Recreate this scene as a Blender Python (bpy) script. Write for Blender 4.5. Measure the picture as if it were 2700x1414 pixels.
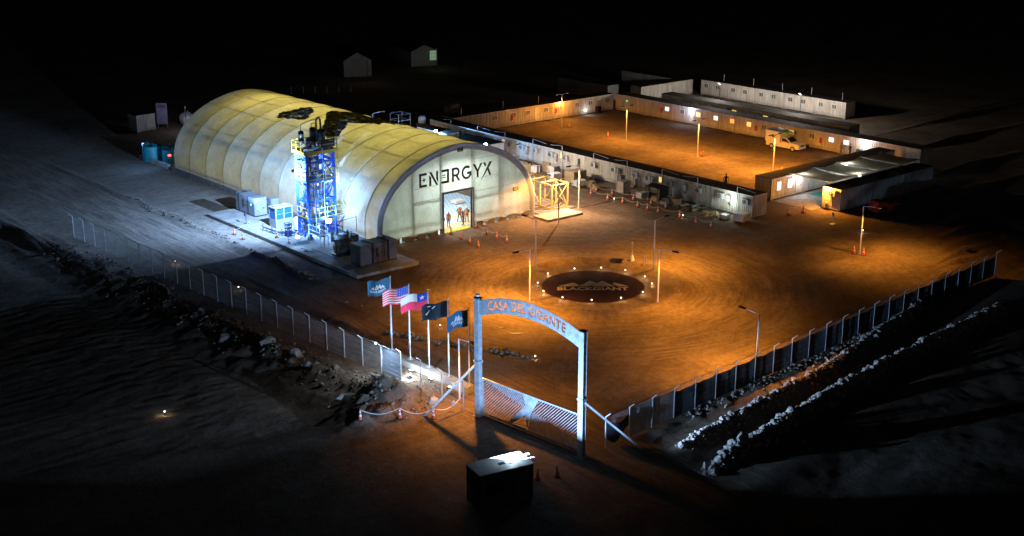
import bpy, bmesh, math, random
import numpy as np
from mathutils import Vector, Matrix

for _o in list(bpy.data.objects):
    bpy.data.objects.remove(_o, do_unlink=True)
SC = bpy.context.scene
COL = SC.collection
rnd = random.Random(7)
R = math.radians

# ---------------------------------------------------------------- camera
YAW = 40.24
cam_d = bpy.data.cameras.new('camera')
cam = bpy.data.objects.new('camera', cam_d); COL.objects.link(cam)
cam.location = (0, 0, 37.0)
# world X runs 49.76 degrees right of the view axis, world Y 40.24 degrees left of it
cam.rotation_euler = (R(90 - 17.3), 0, -R(YAW))
cam_d.sensor_width = 36.0
cam_d.lens = 36.0 * 3414.0 / 2700.0
cam_d.clip_start = 0.5
cam_d.clip_end = 3000
SC.camera = cam

# ---------------------------------------------------------------- world, moonlight, exposure
W = bpy.data.worlds.new('World'); SC.world = W; W.use_nodes = True
nt = W.node_tree; nt.nodes.clear()
sky = nt.nodes.new('ShaderNodeTexSky'); sky.sky_type = 'NISHITA'; sky.sun_disc = False
sky.sun_elevation = R(-6); sky.sun_rotation = R(200)
bg = nt.nodes.new('ShaderNodeBackground'); bg.inputs['Strength'].default_value = 0.22
wo = nt.nodes.new('ShaderNodeOutputWorld')
nt.links.new(sky.outputs[0], bg.inputs[0]); nt.links.new(bg.outputs[0], wo.inputs[0])
sun_d = bpy.data.lights.new('moon', 'SUN'); sun_d.energy = 0.012; sun_d.angle = R(0.5); sun_d.color = (0.75, 0.85, 1.0)
sun = bpy.data.objects.new('moon', sun_d); COL.objects.link(sun); sun.rotation_euler = (R(48), 0, R(-20))
SC.view_settings.view_transform = 'Standard'; SC.view_settings.look = 'None'
SC.view_settings.exposure = 0.3; SC.view_settings.gamma = 1.0
SC.view_settings.use_curve_mapping = False
SC.render.engine = 'CYCLES'
SC.cycles.use_denoising = True
SC.cycles.max_bounces = 6; SC.cycles.diffuse_bounces = 3; SC.cycles.glossy_bounces = 2
SC.cycles.transmission_bounces = 4; SC.cycles.transparent_max_bounces = 6
SC.cycles.sample_clamp_indirect = 4.0
SC.cycles.caustics_reflective = False; SC.cycles.caustics_refractive = False
SC.cycles.use_light_tree = True

# ---------------------------------------------------------------- helpers
def setp(o, label=None, cat=None, group=None, kind=None):
    if label: o['label'] = label
    if cat: o['category'] = cat
    if group: o['group'] = group
    if kind: o['kind'] = kind
    return o

def thing(name, label, cat, loc=(0, 0, 0), rz=0.0, group=None):
    o = bpy.data.objects.new(name, None); COL.objects.link(o)
    o.empty_display_size = 0.2
    o.location = loc; o.rotation_euler = (0, 0, rz)
    return setp(o, label, cat, group)

class MB:
    """collects faces, builds one mesh object"""
    def __init__(s): s.v = []; s.f = []; s.mi = []; s.m = 0
    def face(s, *pts):
        n = len(s.v); s.v += [tuple(p) for p in pts]; s.f.append(tuple(range(n, n + len(pts)))); s.mi.append(s.m)
    def grid(s, P, closed=False):
        n = len(s.v); r = len(P); c = len(P[0])
        for row in P: s.v += [tuple(p) for p in row]
        for i in range(r - 1):
            for j in range(c - 1 if not closed else c):
                k = (j + 1) % c
                s.f.append((n + i * c + j, n + i * c + k, n + (i + 1) * c + k, n + (i + 1) * c + j)); s.mi.append(s.m)
    def box(s, x0, y0, z0, x1, y1, z1):
        n = len(s.v)
        s.v += [(x0, y0, z0), (x1, y0, z0), (x1, y1, z0), (x0, y1, z0), (x0, y0, z1), (x1, y0, z1), (x1, y1, z1), (x0, y1, z1)]
        for q in ((3, 2, 1, 0), (4, 5, 6, 7), (0, 1, 5, 4), (1, 2, 6, 5), (2, 3, 7, 6), (3, 0, 4, 7)):
            s.f.append(tuple(n + i for i in q)); s.mi.append(s.m)
        return s
    def cbox(s, c, d): return s.box(c[0] - d[0] / 2, c[1] - d[1] / 2, c[2] - d[2] / 2, c[0] + d[0] / 2, c[1] + d[1] / 2, c[2] + d[2] / 2)
    def bar(s, p, q, w, h=None, up=(0, 0, 1)):
        """rectangular bar between two points"""
        h = h or w; p = Vector(p); q = Vector(q); d = (q - p).normalized(); u = Vector(up)
        if abs(d.dot(u)) > 0.98: u = Vector((1, 0, 0))
        a = d.cross(u).normalized(); b = a.cross(d).normalized()
        n = len(s.v)
        for e in (p, q):
            for i, j in ((-1, -1), (1, -1), (1, 1), (-1, 1)):
                s.v.append(tuple(e + a * (i * w / 2) + b * (j * h / 2)))
        for f in ((0, 1, 2, 3), (7, 6, 5, 4), (0, 4, 5, 1), (1, 5, 6, 2), (2, 6, 7, 3), (3, 7, 4, 0)):
            s.f.append(tuple(n + i for i in f)); s.mi.append(s.m)
        return s
    def tube(s, p, q, r, r2=None, n=8, caps=True):
        r2 = r if r2 is None else r2
        p = Vector(p); q = Vector(q); d = (q - p).normalized()
        u = Vector((0, 0, 1)) if abs(d.z) < 0.95 else Vector((1, 0, 0))
        a = d.cross(u).normalized(); b = a.cross(d)
        k = len(s.v)
        for e, rr in ((p, r), (q, r2)):
            for i in range(n):
                t = 2 * math.pi * i / n
                s.v.append(tuple(e + a * math.cos(t) * rr + b * math.sin(t) * rr))
        for i in range(n):
            j = (i + 1) % n
            s.f.append((k + i, k + j, k + n + j, k + n + i)); s.mi.append(s.m)
        if caps:
            s.f.append(tuple(k + i for i in range(n))[::-1]); s.mi.append(s.m)
            s.f.append(tuple(k + n + i for i in range(n))); s.mi.append(s.m)
        return s
    def pipe(s, pts, r, n=8):
        for a, b in zip(pts, pts[1:]): s.tube(a, b, r, n=n)
        return s
    def lathe(s, prof, c=(0, 0, 0), n=16, axis='z'):
        P = []
        for rr, h in prof:
            row = []
            for i in range(n):
                t = 2 * math.pi * i / n
                if axis == 'z': row.append((c[0] + rr * math.cos(t), c[1] + rr * math.sin(t), c[2] + h))
                elif axis == 'x': row.append((c[0] + h, c[1] + rr * math.cos(t), c[2] + rr * math.sin(t)))
                else: row.append((c[0] + rr * math.cos(t), c[1] + h, c[2] + rr * math.sin(t)))
            P.append(row)
        s.grid(P, True); return s
    def prism(s, poly, f0, f1):
        """poly: 2d points, f0/f1 map (a,b)->3d for the two caps"""
        n = len(poly); k = len(s.v)
        s.v += [tuple(f0(*p)) for p in poly] + [tuple(f1(*p)) for p in poly]
        s.f.append(tuple(range(k, k + n))[::-1]); s.mi.append(s.m)
        s.f.append(tuple(range(k + n, k + 2 * n))); s.mi.append(s.m)
        for i in range(n):
            j = (i + 1) % n
            s.f.append((k + i, k + j, k + n + j, k + n + i)); s.mi.append(s.m)
        return s
    def mesh(s, name, mats, smooth=False):
        me = bpy.data.meshes.new(name); me.from_pydata(s.v, [], s.f)
        mats = mats if isinstance(mats, (list, tuple)) else [mats]
        for m in mats: me.materials.append(m)
        if len(mats) > 1: me.polygons.foreach_set('material_index', s.mi)
        bm = bmesh.new(); bm.from_mesh(me); bmesh.ops.recalc_face_normals(bm, faces=bm.faces); bm.to_mesh(me); bm.free()
        if smooth:
            me.polygons.foreach_set('use_smooth', [True] * len(me.polygons))
        me.update(); return me
    def build(s, name, mats, parent=None, smooth=False, loc=None, rz=None):
        return obj(name, s.mesh(name, mats, smooth), parent, loc, rz)

def obj(name, me, parent=None, loc=None, rz=None, rot=None):
    o = bpy.data.objects.new(name, me); COL.objects.link(o)
    if parent: o.parent = parent
    if loc is not None: o.location = loc
    if rz is not None: o.rotation_euler = (0, 0, rz)
    if rot is not None: o.rotation_euler = rot
    return o

def copy_tree(o, parent=None):
    c = o.copy(); COL.objects.link(c); c.parent = parent
    for ch in o.children: copy_tree(ch, c)
    return c

def dup(root, loc, rz=0.0, label=None, group=None):
    c = copy_tree(root); c.location = loc; c.rotation_euler = (0, 0, rz)
    if label: c['label'] = label
    if group: c['group'] = group
    return c

# ---------------------------------------------------------------- materials
def new_mat(name):
    m = bpy.data.materials.new(name); m.use_nodes = True
    nt = m.node_tree
    return m, nt, nt.nodes['Principled BSDF']
def N(nt, t, **k):
    n = nt.nodes.new(t)
    for a, b in k.items(): setattr(n, a, b)
    return n
def noise(nt, vec, scale, detail=4.0, rough=0.55):
    n = N(nt, 'ShaderNodeTexNoise'); n.inputs['Scale'].default_value = scale
    n.inputs['Detail'].default_value = detail; n.inputs['Roughness'].default_value = rough
    if vec is not None: nt.links.new(vec, n.inputs['Vector'])
    return n.outputs['Fac']
def ramp(nt, fac, stops):
    r = N(nt, 'ShaderNodeValToRGB'); e = r.color_ramp.elements
    while len(e) < len(stops): e.new(0.5)
    for i, (p, c) in enumerate(stops):
        e[i].position = p; e[i].color = (*c, 1) if len(c) == 3 else c
    nt.links.new(fac, r.inputs[0]); return r.outputs[0]
def mixc(nt, fac, a, b, blend='MIX'):
    n = N(nt, 'ShaderNodeMix', data_type='RGBA', blend_type=blend)
    for sock, val in ((n.inputs[0], fac), (n.inputs[6], a), (n.inputs[7], b)):
        if hasattr(val, 'is_linked'): nt.links.new(val, sock)
        elif isinstance(val, (int, float)): sock.default_value = val
        else: sock.default_value = (*val, 1)
    return n.outputs[2]
def math_(nt, op, a, b=None, c=None):
    n = N(nt, 'ShaderNodeMath', operation=op)
    for i, v in enumerate((a, b, c)):
        if v is None: continue
        if hasattr(v, 'is_linked'): nt.links.new(v, n.inputs[i])
        else: n.inputs[i].default_value = v
    return n.outputs[0]
def bump(nt, bsdf, h, strength=0.3, dist=0.05):
    b = N(nt, 'ShaderNodeBump'); b.inputs['Strength'].default_value = strength; b.inputs['Distance'].default_value = dist
    nt.links.new(h, b.inputs['Height']); nt.links.new(b.outputs[0], bsdf.inputs['Normal'])
def pos(nt): return N(nt, 'ShaderNodeNewGeometry').outputs['Position']

MATS = {}
def M(name, col, rough=0.6, metal=0.0, var=0.25, vs=1.5, bs=0.0, bscale=30.0):
    """plain procedural material: base colour broken up by two noises, roughness too"""
    if name in MATS: return MATS[name]
    m, nt, b = new_mat(name)
    P = pos(nt)
    f = noise(nt, P, vs, 5, 0.6)
    lo = tuple(c * (1 - var) for c in col); hi = tuple(min(1, c * (1 + var * 0.8)) for c in col)
    c = ramp(nt, f, [(0.32, lo), (0.68, hi)])
    nt.links.new(c, b.inputs['Base Color'])
    b.inputs['Roughness'].default_value = rough; b.inputs['Metallic'].default_value = metal
    if rough > 0.75: b.inputs['Specular IOR Level'].default_value = 0.15
    if bs > 0: bump(nt, b, noise(nt, P, bscale, 3), bs, 0.02)
    MATS[name] = m; return m
def MC(name, col, rough=0.55):
    """painted corrugated sheet: each cabin a little different, rain streaks running down, grime low on the wall"""
    m, nt, b = new_mat(name); P = pos(nt); L = nt.links
    oi = N(nt, 'ShaderNodeObjectInfo')
    sc = N(nt, 'ShaderNodeVectorMath', operation='MULTIPLY'); L.new(P, sc.inputs[0]); sc.inputs[1].default_value = (1, 1, .10)
    st = ramp(nt, noise(nt, sc.outputs[0], 3.2, 6, .65), [(.35, (.72, .69, .64)), (.60, (1.06, 1.06, 1.06))])
    c = mixc(nt, 1.0, col, st, 'MULTIPLY')
    c = mixc(nt, .8, c, ramp(nt, noise(nt, P, .45, 4), [(.35, (.82, .80, .77)), (.65, (1.08, 1.08, 1.08))]), 'MULTIPLY')
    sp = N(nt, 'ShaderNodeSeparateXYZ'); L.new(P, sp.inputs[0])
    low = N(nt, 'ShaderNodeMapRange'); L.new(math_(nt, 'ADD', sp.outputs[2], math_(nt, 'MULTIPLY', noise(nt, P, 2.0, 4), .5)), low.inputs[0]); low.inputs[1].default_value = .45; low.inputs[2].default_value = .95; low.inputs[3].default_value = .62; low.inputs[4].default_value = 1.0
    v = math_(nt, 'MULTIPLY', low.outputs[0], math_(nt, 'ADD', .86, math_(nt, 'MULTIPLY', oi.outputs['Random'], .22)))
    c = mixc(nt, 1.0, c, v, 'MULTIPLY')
    L.new(c, b.inputs['Base Color']); b.inputs['Roughness'].default_value = rough; MATS[name] = m; return m
def EM(name, col, strength):
    if name in MATS: return MATS[name]
    m, nt, b = new_mat(name)
    b.inputs['Base Color'].default_value = (*col, 1); b.inputs['Roughness'].default_value = 0.4
    b.inputs['Emission Color'].default_value = (*col, 1); b.inputs['Emission Strength'].default_value = strength
    MATS[name] = m; return m

def lamp(name, kind, loc, power, col, parent=None, radius=0.1, spot=None, blend=0.3, aim=None):
    d = bpy.data.lights.new(name, kind); d.energy = power; d.color = col
    if kind in ('POINT', 'SPOT'): d.shadow_soft_size = radius
    if kind == 'SPOT': d.spot_size = R(spot); d.spot_blend = blend
    o = bpy.data.objects.new(name, d); COL.objects.link(o)
    o.location = loc
    if aim is not None:
        o.rotation_euler = (Vector(aim) - Vector(loc)).to_track_quat('-Z', 'Y').to_euler()
    if parent:
        o.parent = parent
    return o

def beam(o, axis, n=2.0, floor=0.04):
    """flood lamp distribution: strong along an axis (lamp space, -z ahead), weak at the sides"""
    d = o.data; d.use_nodes = True; nt = d.node_tree; em = nt.nodes['Emission']
    tc = N(nt, 'ShaderNodeTexCoord'); dp = N(nt, 'ShaderNodeVectorMath', operation='DOT_PRODUCT'); nt.links.new(tc.outputs['Normal'], dp.inputs[0])
    dp.inputs[1].default_value = Vector(axis).normalized()
    s = math_(nt, 'ADD', math_(nt, 'POWER', math_(nt, 'MAXIMUM', dp.outputs['Value'], 0.0), n), floor)
    nt.links.new(s, em.inputs['Strength'])
def batwing(o, k=2.0, cmin=0.22, shield=0.0):
    """luminaire distribution: throws more light sideways than straight down, shielded on the pole side"""
    d = o.data; d.use_nodes = True; nt = d.node_tree; em = nt.nodes['Emission']
    tc = N(nt, 'ShaderNodeTexCoord'); sp = N(nt, 'ShaderNodeSeparateXYZ'); nt.links.new(tc.outputs['Normal'], sp.inputs[0])
    c = math_(nt, 'MAXIMUM', math_(nt, 'ABSOLUTE', sp.outputs[2]), cmin)
    s = math_(nt, 'POWER', c, -k)
    if shield:
        mr = N(nt, 'ShaderNodeMapRange'); mr.interpolation_type = 'SMOOTHSTEP'; nt.links.new(sp.outputs[1], mr.inputs[0])
        a, b = -.6, -.3
        for i, q in enumerate((a, b, 0.55, 1.0)): mr.inputs[i + 1].default_value = q
        s = math_(nt, 'MULTIPLY', s, mr.outputs[0])
    nt.links.new(s, em.inputs['Strength'])

ORD = ['first', 'second', 'third', 'fourth', 'fifth', 'sixth', 'seventh', 'eighth', 'ninth', 'tenth', 'eleventh', 'twelfth', 'thirteenth', 'fourteenth', 'fifteenth', 'sixteenth']
SODIUM = (1.0, 0.365, 0.04)
COOL = (0.22, 0.50, 1.0)
WHITE = (0.9, 0.95, 1.0)

# text and outlines ------------------------------------------------
def text_tris(s, size=1.0, bold=0.0, spacing=1.0):
    cu = bpy.data.curves.new('txt', 'FONT'); cu.body = s; cu.size = size; cu.offset = bold; cu.space_character = spacing
    cu.resolution_u = 3
    o = bpy.data.objects.new('txt', cu); COL.objects.link(o)
    bpy.context.view_layer.update()
    me = bpy.data.meshes.new_from_object(o.evaluated_get(bpy.context.evaluated_depsgraph_get()))
    v = [(p.co.x, p.co.y) for p in me.vertices]; f = [tuple(p.vertices) for p in me.polygons]
    bpy.data.objects.remove(o); bpy.data.curves.remove(cu); bpy.data.meshes.remove(me)
    return v, f
def fit_text(s, w, h, bold=0.0, spacing=1.0):
    """text triangles scaled into 0..w x 0..h"""
    v, f = text_tris(s, 1.0, bold, spacing)
    x0 = min(p[0] for p in v); x1 = max(p[0] for p in v); y0 = min(p[1] for p in v); y1 = max(p[1] for p in v)
    return [((p[0] - x0) / (x1 - x0) * w, (p[1] - y0) / (y1 - y0) * h) for p in v], f
def flat_mesh(name, v2, faces, fmap, mat):
    me = bpy.data.meshes.new(name); me.from_pydata([tuple(fmap(a, b)) for a, b in v2], [], faces)
    me.materials.append(mat); me.update(); return me
def loops_of(v, f):
    """boundary loops of a triangulated outline"""
    cnt = {}
    for t in f:
        for i in range(len(t)):
            a, b = t[i], t[(i + 1) % len(t)]; cnt[(a, b)] = cnt.get((a, b), 0) + 1
    nxt = {a: b for (a, b) in cnt if (b, a) not in cnt}
    out = []
    while nxt:
        a, b = next(iter(nxt.items())); loop = [a]; del nxt[a]
        while b in nxt:
            loop.append(b); c = nxt.pop(b); b = c
        out.append([v[i] for i in loop])
    return out
# ================================================================ GROUND
CX, CY = 79.0, 81.6            # roundabout centre
def sstep(a, b, x):
    t = np.clip((x - a) / (b - a), 0, 1); return t * t * (3 - 2 * t)
def _hash(i, j, s):
    n = (i * 374761393 + j * 668265263 + s * 69069) & 0x7fffffff
    n = ((n ^ (n >> 13)) * 1274126177) & 0x7fffffff
    return ((n ^ (n >> 16)) & 0xffff) / 65535.0
def vnoise(x, y, s=0):
    i = np.floor(x).astype(np.int64); j = np.floor(y).astype(np.int64); fx = x - i; fy = y - j
    fx = fx * fx * (3 - 2 * fx); fy = fy * fy * (3 - 2 * fy)
    a = _hash(i, j, s); b = _hash(i + 1, j, s); c = _hash(i, j + 1, s); d = _hash(i + 1, j + 1, s)
    return a + (b - a) * fx + (c - a) * fy + (a - b - c + d) * fx * fy
def fbm(x, y, o=4, s=0):
    r = 0; a = 0.5
    for k in range(o):
        r = r + a * vnoise(x, y, s + k); x = x * 2.03 + 1.7; y = y * 2.03 + 9.2; a *= 0.5
    return r
def fenceL_x(y): return 52.1 - (y - 66.9) * 0.052
def fenceR_y(x): return 55.9 + (x - 55.4) * 0.064
def height(x, y):
    x = np.asarray(x, float); y = np.asarray(y, float)
    z = 0.05 * (fbm(x * 0.35, y * 0.35, 3, 5) - 0.45)
    z = z * sstep(6, 12, np.hypot(x - CX, y - CY))
    # loose spoil left of the fence
    out = sstep(0.2, 2.2, fenceL_x(y) - x) * sstep(66.5, 70, y + (x - 50) * 0.35)
    lump = np.abs(fbm(x * 0.42, y * 0.42, 5, 11) - 0.47) * 3.4
    rid = 1.0 - np.abs(x - (fenceL_x(y) - 3.2 - 0.6 * np.sin(y * 0.4))) / 1.7
    trench = np.exp(-((x - (fenceL_x(y) - 6.5)) / 2.2) ** 2)
    near = 1 - sstep(5.5, 8.5, fenceL_x(y) - x)
    crag = np.abs(fbm(x * 0.95, y * 0.7, 4, 13) - 0.47) * 4.0
    z = z + out * near * (0.05 + 0.30 * lump + 0.42 * np.clip(rid, 0, 1) * (0.35 + crag)) - out * (0.5 * trench + 0.35 * (1 - near))
    z = z + out * (1 - near) * 0.18 * (fbm(x * .8, y * 2.2, 3, 17) - .4)
    # the big sandy heap in front of the flags
    hx = (x - 47.6) * 0.88 + (y - 71.6) * 0.48; hy = -(x - 47.6) * 0.48 + (y - 71.6) * 0.88
    heap = np.exp(-(hx / 4.2) ** 4 - (hy / 2.3) ** 2)
    z = z + heap * (0.8 + 1.5 * np.abs(fbm(x * .75, y * .75, 5, 21) - .45) * 2)
    # low bank along the road
    b = np.exp(-((x - 60.3 - 0.25 * np.sin(y * .6)) / 0.45) ** 2) * sstep(97, 102, y) * (1 - sstep(150, 170, y))
    z = z + b * (0.1 + 0.45 * fbm(x * 1.5, y * 1.5, 3, 31))
    bl = np.exp(-((x - 55.6) / 0.8) ** 2) * sstep(76, 80, y) * (1 - sstep(88, 95, y))
    z = z + bl * 0.5 * fbm(x * 1.2, y * 1.2, 3, 37)
    # trench beside the pad and soft bank under the shelter
    z = z - 0.12 * np.exp(-((x - 62.9) / 0.5) ** 2) * sstep(101, 104, y) * (1 - sstep(126, 128, y))
    z = z + 0.5 * fbm(x * .8, y * .8, 4, 41) * np.exp(-((x - 68.6) / 1.2) ** 2) * sstep(129, 133, y) * (1 - sstep(150, 153, y))
    # roundabout island: soft lip and worn ring outside it
    r = np.hypot(x - 79.4, y - 81.8)
    z = z + 0.26 * np.exp(-((r - 7.9) / 0.5) ** 2) * (0.4 + fbm(x, y, 3, 51)) - 0.06 * np.exp(-((r - 11) / 2.0) ** 2)
    th = np.arctan2(y - 81.8, x - 79.4); rw = r + 1.2 * fbm(x * .12, y * .12, 2, 57)
    rut = fbm(rw * 1.5, th * 3.0 + 20, 3, 53) - .45
    z = z + 0.16 * rut * sstep(8.4, 9.6, r) * (1 - sstep(17, 24, r))
    rd = fbm(x * 1.7, y * .12, 3, 59) - .45
    z = z + 0.14 * rd * sstep(52, 53, x) * (1 - sstep(58.5, 59.8, x)) * sstep(80, 90, y)
    q = (x * .55 - y * .83); z = z + 0.10 * (fbm(q * 1.5, (x * .83 + y * .55) * .12, 3, 67) - .45) * (1 - sstep(50, 53, x)) * (1 - sstep(64, 68, y)) * sstep(30, 36, x)
    # two rubble ridges outside the right fence
    o2 = sstep(57.5, 60.5, x)
    n1 = fbm(x * 1.3, y * 1.3, 4, 61); n2 = fbm(x * 1.1, y * 1.1, 4, 71)
    y1 = 52.55 + (x - 59.2) * 0.118 + 0.004 * np.clip(x - 74, 0, 99) ** 2
    y2 = 49.35 + (x - 59.8) * 0.17 - 0.0018 * np.clip(x - 59.8, 0, 60) ** 2
    z = z + o2 * (np.exp(-((y - y1) / 0.5) ** 2) * (0.2 + 0.8 * n1) + np.exp(-((y - y2) / 0.6) ** 2) * (0.25 + 1.05 * n2))
    z = z - o2 * 0.35 * np.exp(-((y - (y1 + y2) / 2 + 0.1) / 0.8) ** 2)
    z = z + o2 * 0.45 * n2 * np.exp(-((y - (fenceR_y(x) - 1.0)) / 0.8) ** 2)
    far = sstep(2.5, 7, y2 - y) * sstep(50, 56, x)
    z = z + far * (0.35 * fbm(x * .35, y * .5, 4, 81) - 0.75)
    z = z + 1.1 * np.exp(-((x - 112) / 4.5) ** 2 - ((y - 160) / 3.0) ** 2) * 1.6
    z = z + 2.4 * np.exp(-((x - 121.5) / 4.5) ** 2 - ((y - 183) / 4.5) ** 2)
    return z
def hz(x, y): return float(height(np.array([x]), np.array([y]))[0])

def axis_pts(lo, hi, f0, f1, fine, mids):
    a = list(np.arange(f0, f1 + 1e-6, fine)); s = fine; t = f1
    while t < hi: s = min(s * 1.25, 60); t += s; a.append(t)
    s = fine; t = f0
    while t > lo: s = min(s * 1.25, 60); t -= s; a.insert(0, t)
    return np.array(a)
gx = axis_pts(-500, 1500, 36, 98, 0.24, None); gy = axis_pts(-500, 1500, 38, 112, 0.24, None)
XX, YY = np.meshgrid(gx, gy, indexing='ij')
ZZ = height(XX, YY)
nv = XX.size; nx, ny = XX.shape
me = bpy.data.meshes.new('ground')
idx = np.arange(nv).reshape(nx, ny)
quads = np.stack([idx[:-1, :-1], idx[1:, :-1], idx[1:, 1:], idx[:-1, 1:]], -1).reshape(-1, 4)
me.vertices.add(nv); me.vertices.foreach_set('co', np.stack([XX, YY, ZZ], -1).ravel())
me.loops.add(quads.size); me.loops.foreach_set('vertex_index', quads.ravel())
me.polygons.add(len(quads)); me.polygons.foreach_set('loop_start', np.arange(0, quads.size, 4)); me.polygons.foreach_set('loop_total', np.full(len(quads), 4))
me.polygons.foreach_set('use_smooth', np.ones(len(quads), bool))
me.update(calc_edges=True); me.validate()

def ground_mat():
    m, nt, b = new_mat('desert_dirt'); P = pos(nt); L = nt.links
    sep = N(nt, 'ShaderNodeSeparateXYZ'); L.new(P, sep.inputs[0])
    dx = math_(nt, 'SUBTRACT', sep.outputs[0], CX); dy = math_(nt, 'SUBTRACT', sep.outputs[1], CY)
    r = math_(nt, 'SQRT', math_(nt, 'ADD', math_(nt, 'MULTIPLY', dx, dx), math_(nt, 'MULTIPLY', dy, dy)))
    th = math_(nt, 'ARCTAN2', dy, dx)
    # wheel tracks curve round the island, and run along the road by the fence
    wob = noise(nt, P, 0.12, 2)
    cr = N(nt, 'ShaderNodeCombineXYZ'); L.new(math_(nt, 'ADD', math_(nt, 'MULTIPLY', r, 2.6), math_(nt, 'MULTIPLY', wob, 3.0)), cr.inputs[0]); L.new(math_(nt, 'MULTIPLY', th, 2.6), cr.inputs[1])
    ring = noise(nt, cr.outputs[0], 1.0, 8, 0.66)
    cl = N(nt, 'ShaderNodeCombineXYZ'); L.new(math_(nt, 'MULTIPLY', math_(nt, 'ADD', sep.outputs[0], math_(nt, 'MULTIPLY', wob, 2.0)), 2.4), cl.inputs[0]); L.new(math_(nt, 'MULTIPLY', sep.outputs[1], 0.16), cl.inputs[1])
    lin = noise(nt, cl.outputs[0], 1.0, 8, 0.66)
    iso = noise(nt, P, 0.75, 8, 0.66)
    def band_(x, a0, a1, v0, v1):
        n = N(nt, 'ShaderNodeMapRange'); n.interpolation_type = 'SMOOTHSTEP'; L.new(x, n.inputs[0])
        for i, q in enumerate((a0, a1, v0, v1)): n.inputs[i + 1].default_value = q
        return n.outputs[0]
    wr = math_(nt, 'MULTIPLY', band_(r, 15, 25, 1, 0), band_(r, 7.2, 8.6, 0, 1))
    wl = math_(nt, 'MULTIPLY', band_(sep.outputs[0], 59.5, 62.5, 1, 0), band_(sep.outputs[0], 50.0, 52.5, 0, 1))
    def arcs(cx, cy, f1, f2):
        ax = math_(nt, 'SUBTRACT', sep.outputs[0], cx); ay = math_(nt, 'SUBTRACT', sep.outputs[1], cy)
        rr = math_(nt, 'SQRT', math_(nt, 'ADD', math_(nt, 'MULTIPLY', ax, ax), math_(nt, 'MULTIPLY', ay, ay)))
        cc = N(nt, 'ShaderNodeCombineXYZ'); L.new(math_(nt, 'MULTIPLY', rr, f1), cc.inputs[0]); L.new(math_(nt, 'MULTIPLY', math_(nt, 'ARCTAN2', ay, ax), f2), cc.inputs[1])
        return noise(nt, cc.outputs[0], 1.0, 8, 0.68)
    cross = math_(nt, 'MULTIPLY', math_(nt, 'ADD', arcs(48, 106, 2.1, 7.0), arcs(112, 52, 2.3, 8.0)), 0.5)
    brk = ramp(nt, noise(nt, P, 0.22, 4, 0.6), [(0.40, (0, 0, 0)), (0.60, (1, 1, 1))])
    ring = mixc(nt, math_(nt, 'MULTIPLY', brk, 0.7), ring, cross)
    iso = mixc(nt, 0.55, iso, cross)
    tr = mixc(nt, wr, mixc(nt, wl, iso, lin), ring)
    big = noise(nt, P, 0.13, 6, 0.62); mid = noise(nt, P, 1.7, 7, 0.68); fine = noise(nt, P, 6.5, 6, 0.75)
    base = ramp(nt, big, [(0.36, (0.135, 0.100, 0.074)), (0.64, (0.215, 0.172, 0.132))])
    trk = ramp(nt, tr, [(0.33, (0.42, 0.40, 0.38)), (0.50, (0.95, 0.95, 0.95)), (0.64, (1.38, 1.36, 1.32))])
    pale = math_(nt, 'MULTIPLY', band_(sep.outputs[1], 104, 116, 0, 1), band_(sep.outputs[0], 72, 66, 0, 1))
    base = mixc(nt, math_(nt, 'MULTIPLY', pale, 0.85), base, ramp(nt, big, [(0.36, (0.36, 0.335, 0.30)), (0.64, (0.47, 0.44, 0.40))]))  # pale dirt left of the tower, lightened further to carry floodlight brightness
    c = mixc(nt, 0.75, base, trk, 'MULTIPLY')
    c = mixc(nt, 0.7, c, ramp(nt, mid, [(0.3, (0.66, 0.64, 0.62)), (0.7, (1.25, 1.25, 1.25))]), 'MULTIPLY')
    c = mixc(nt, 0.7, c, ramp(nt, fine, [(0.3, (0.6, 0.6, 0.6)), (0.72, (1.4, 1.4, 1.4))]), 'MULTIPLY')
    L.new(c, b.inputs['Base Color']); b.inputs['Roughness'].default_value = 0.95; b.inputs['Specular IOR Level'].default_value = 0.1
    hgt = math_(nt, 'ADD', math_(nt, 'MULTIPLY', tr, 0.35), math_(nt, 'ADD', math_(nt, 'MULTIPLY', mid, 0.6), math_(nt, 'MULTIPLY', fine, 0.35)))
    bump(nt, b, hgt, 0.9, 0.14)
    return m
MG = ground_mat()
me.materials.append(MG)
ground = obj('ground', me); setp(ground, kind='structure')

concrete = M('concrete', (0.36, 0.36, 0.34), 0.85, var=0.25, vs=0.8, bs=0.3, bscale=25)
concrete_dk = M('worn_concrete', (0.2, 0.19, 0.17), 0.9, var=0.3, vs=1.2, bs=0.3)
rockm = M('pale_rock', (0.40, 0.37, 0.33), 0.95, var=0.35, vs=1.6, bs=0.5, bscale=9)
steel = M('galvanised_steel', (0.52, 0.55, 0.58), 0.45, 0.35, var=0.25, vs=2.5, bs=0.05)
steel_dk = M('dark_steel', (0.06, 0.065, 0.07), 0.5, 0.4, var=0.3)
black = M('black_paint', (0.012, 0.012, 0.014), 0.55, var=0.3)
white_p = M('white_paint', (0.72, 0.73, 0.72), 0.5, var=0.10, vs=0.9)
yellow_p = M('yellow_paint', (0.62, 0.43, 0.03), 0.45, var=0.2)
orange_p = M('orange_plastic', (0.75, 0.11, 0.035), 0.5, var=0.15)
reflect_w = M('reflective_band', (0.75, 0.75, 0.75), 0.35, var=0.05)
wood = M('raw_timber', (0.33, 0.23, 0.13), 0.8, var=0.35, vs=4, bs=0.3)
card = M('cardboard', (0.36, 0.27, 0.17), 0.85, var=0.25)
plastic_w = M('white_plastic', (0.6, 0.62, 0.63), 0.5, var=0.12)
rubber = M('rubber', (0.02, 0.02, 0.022), 0.8, var=0.3)
glass_dk = M('dark_glass', (0.02, 0.025, 0.03), 0.12, var=0.2)

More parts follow.
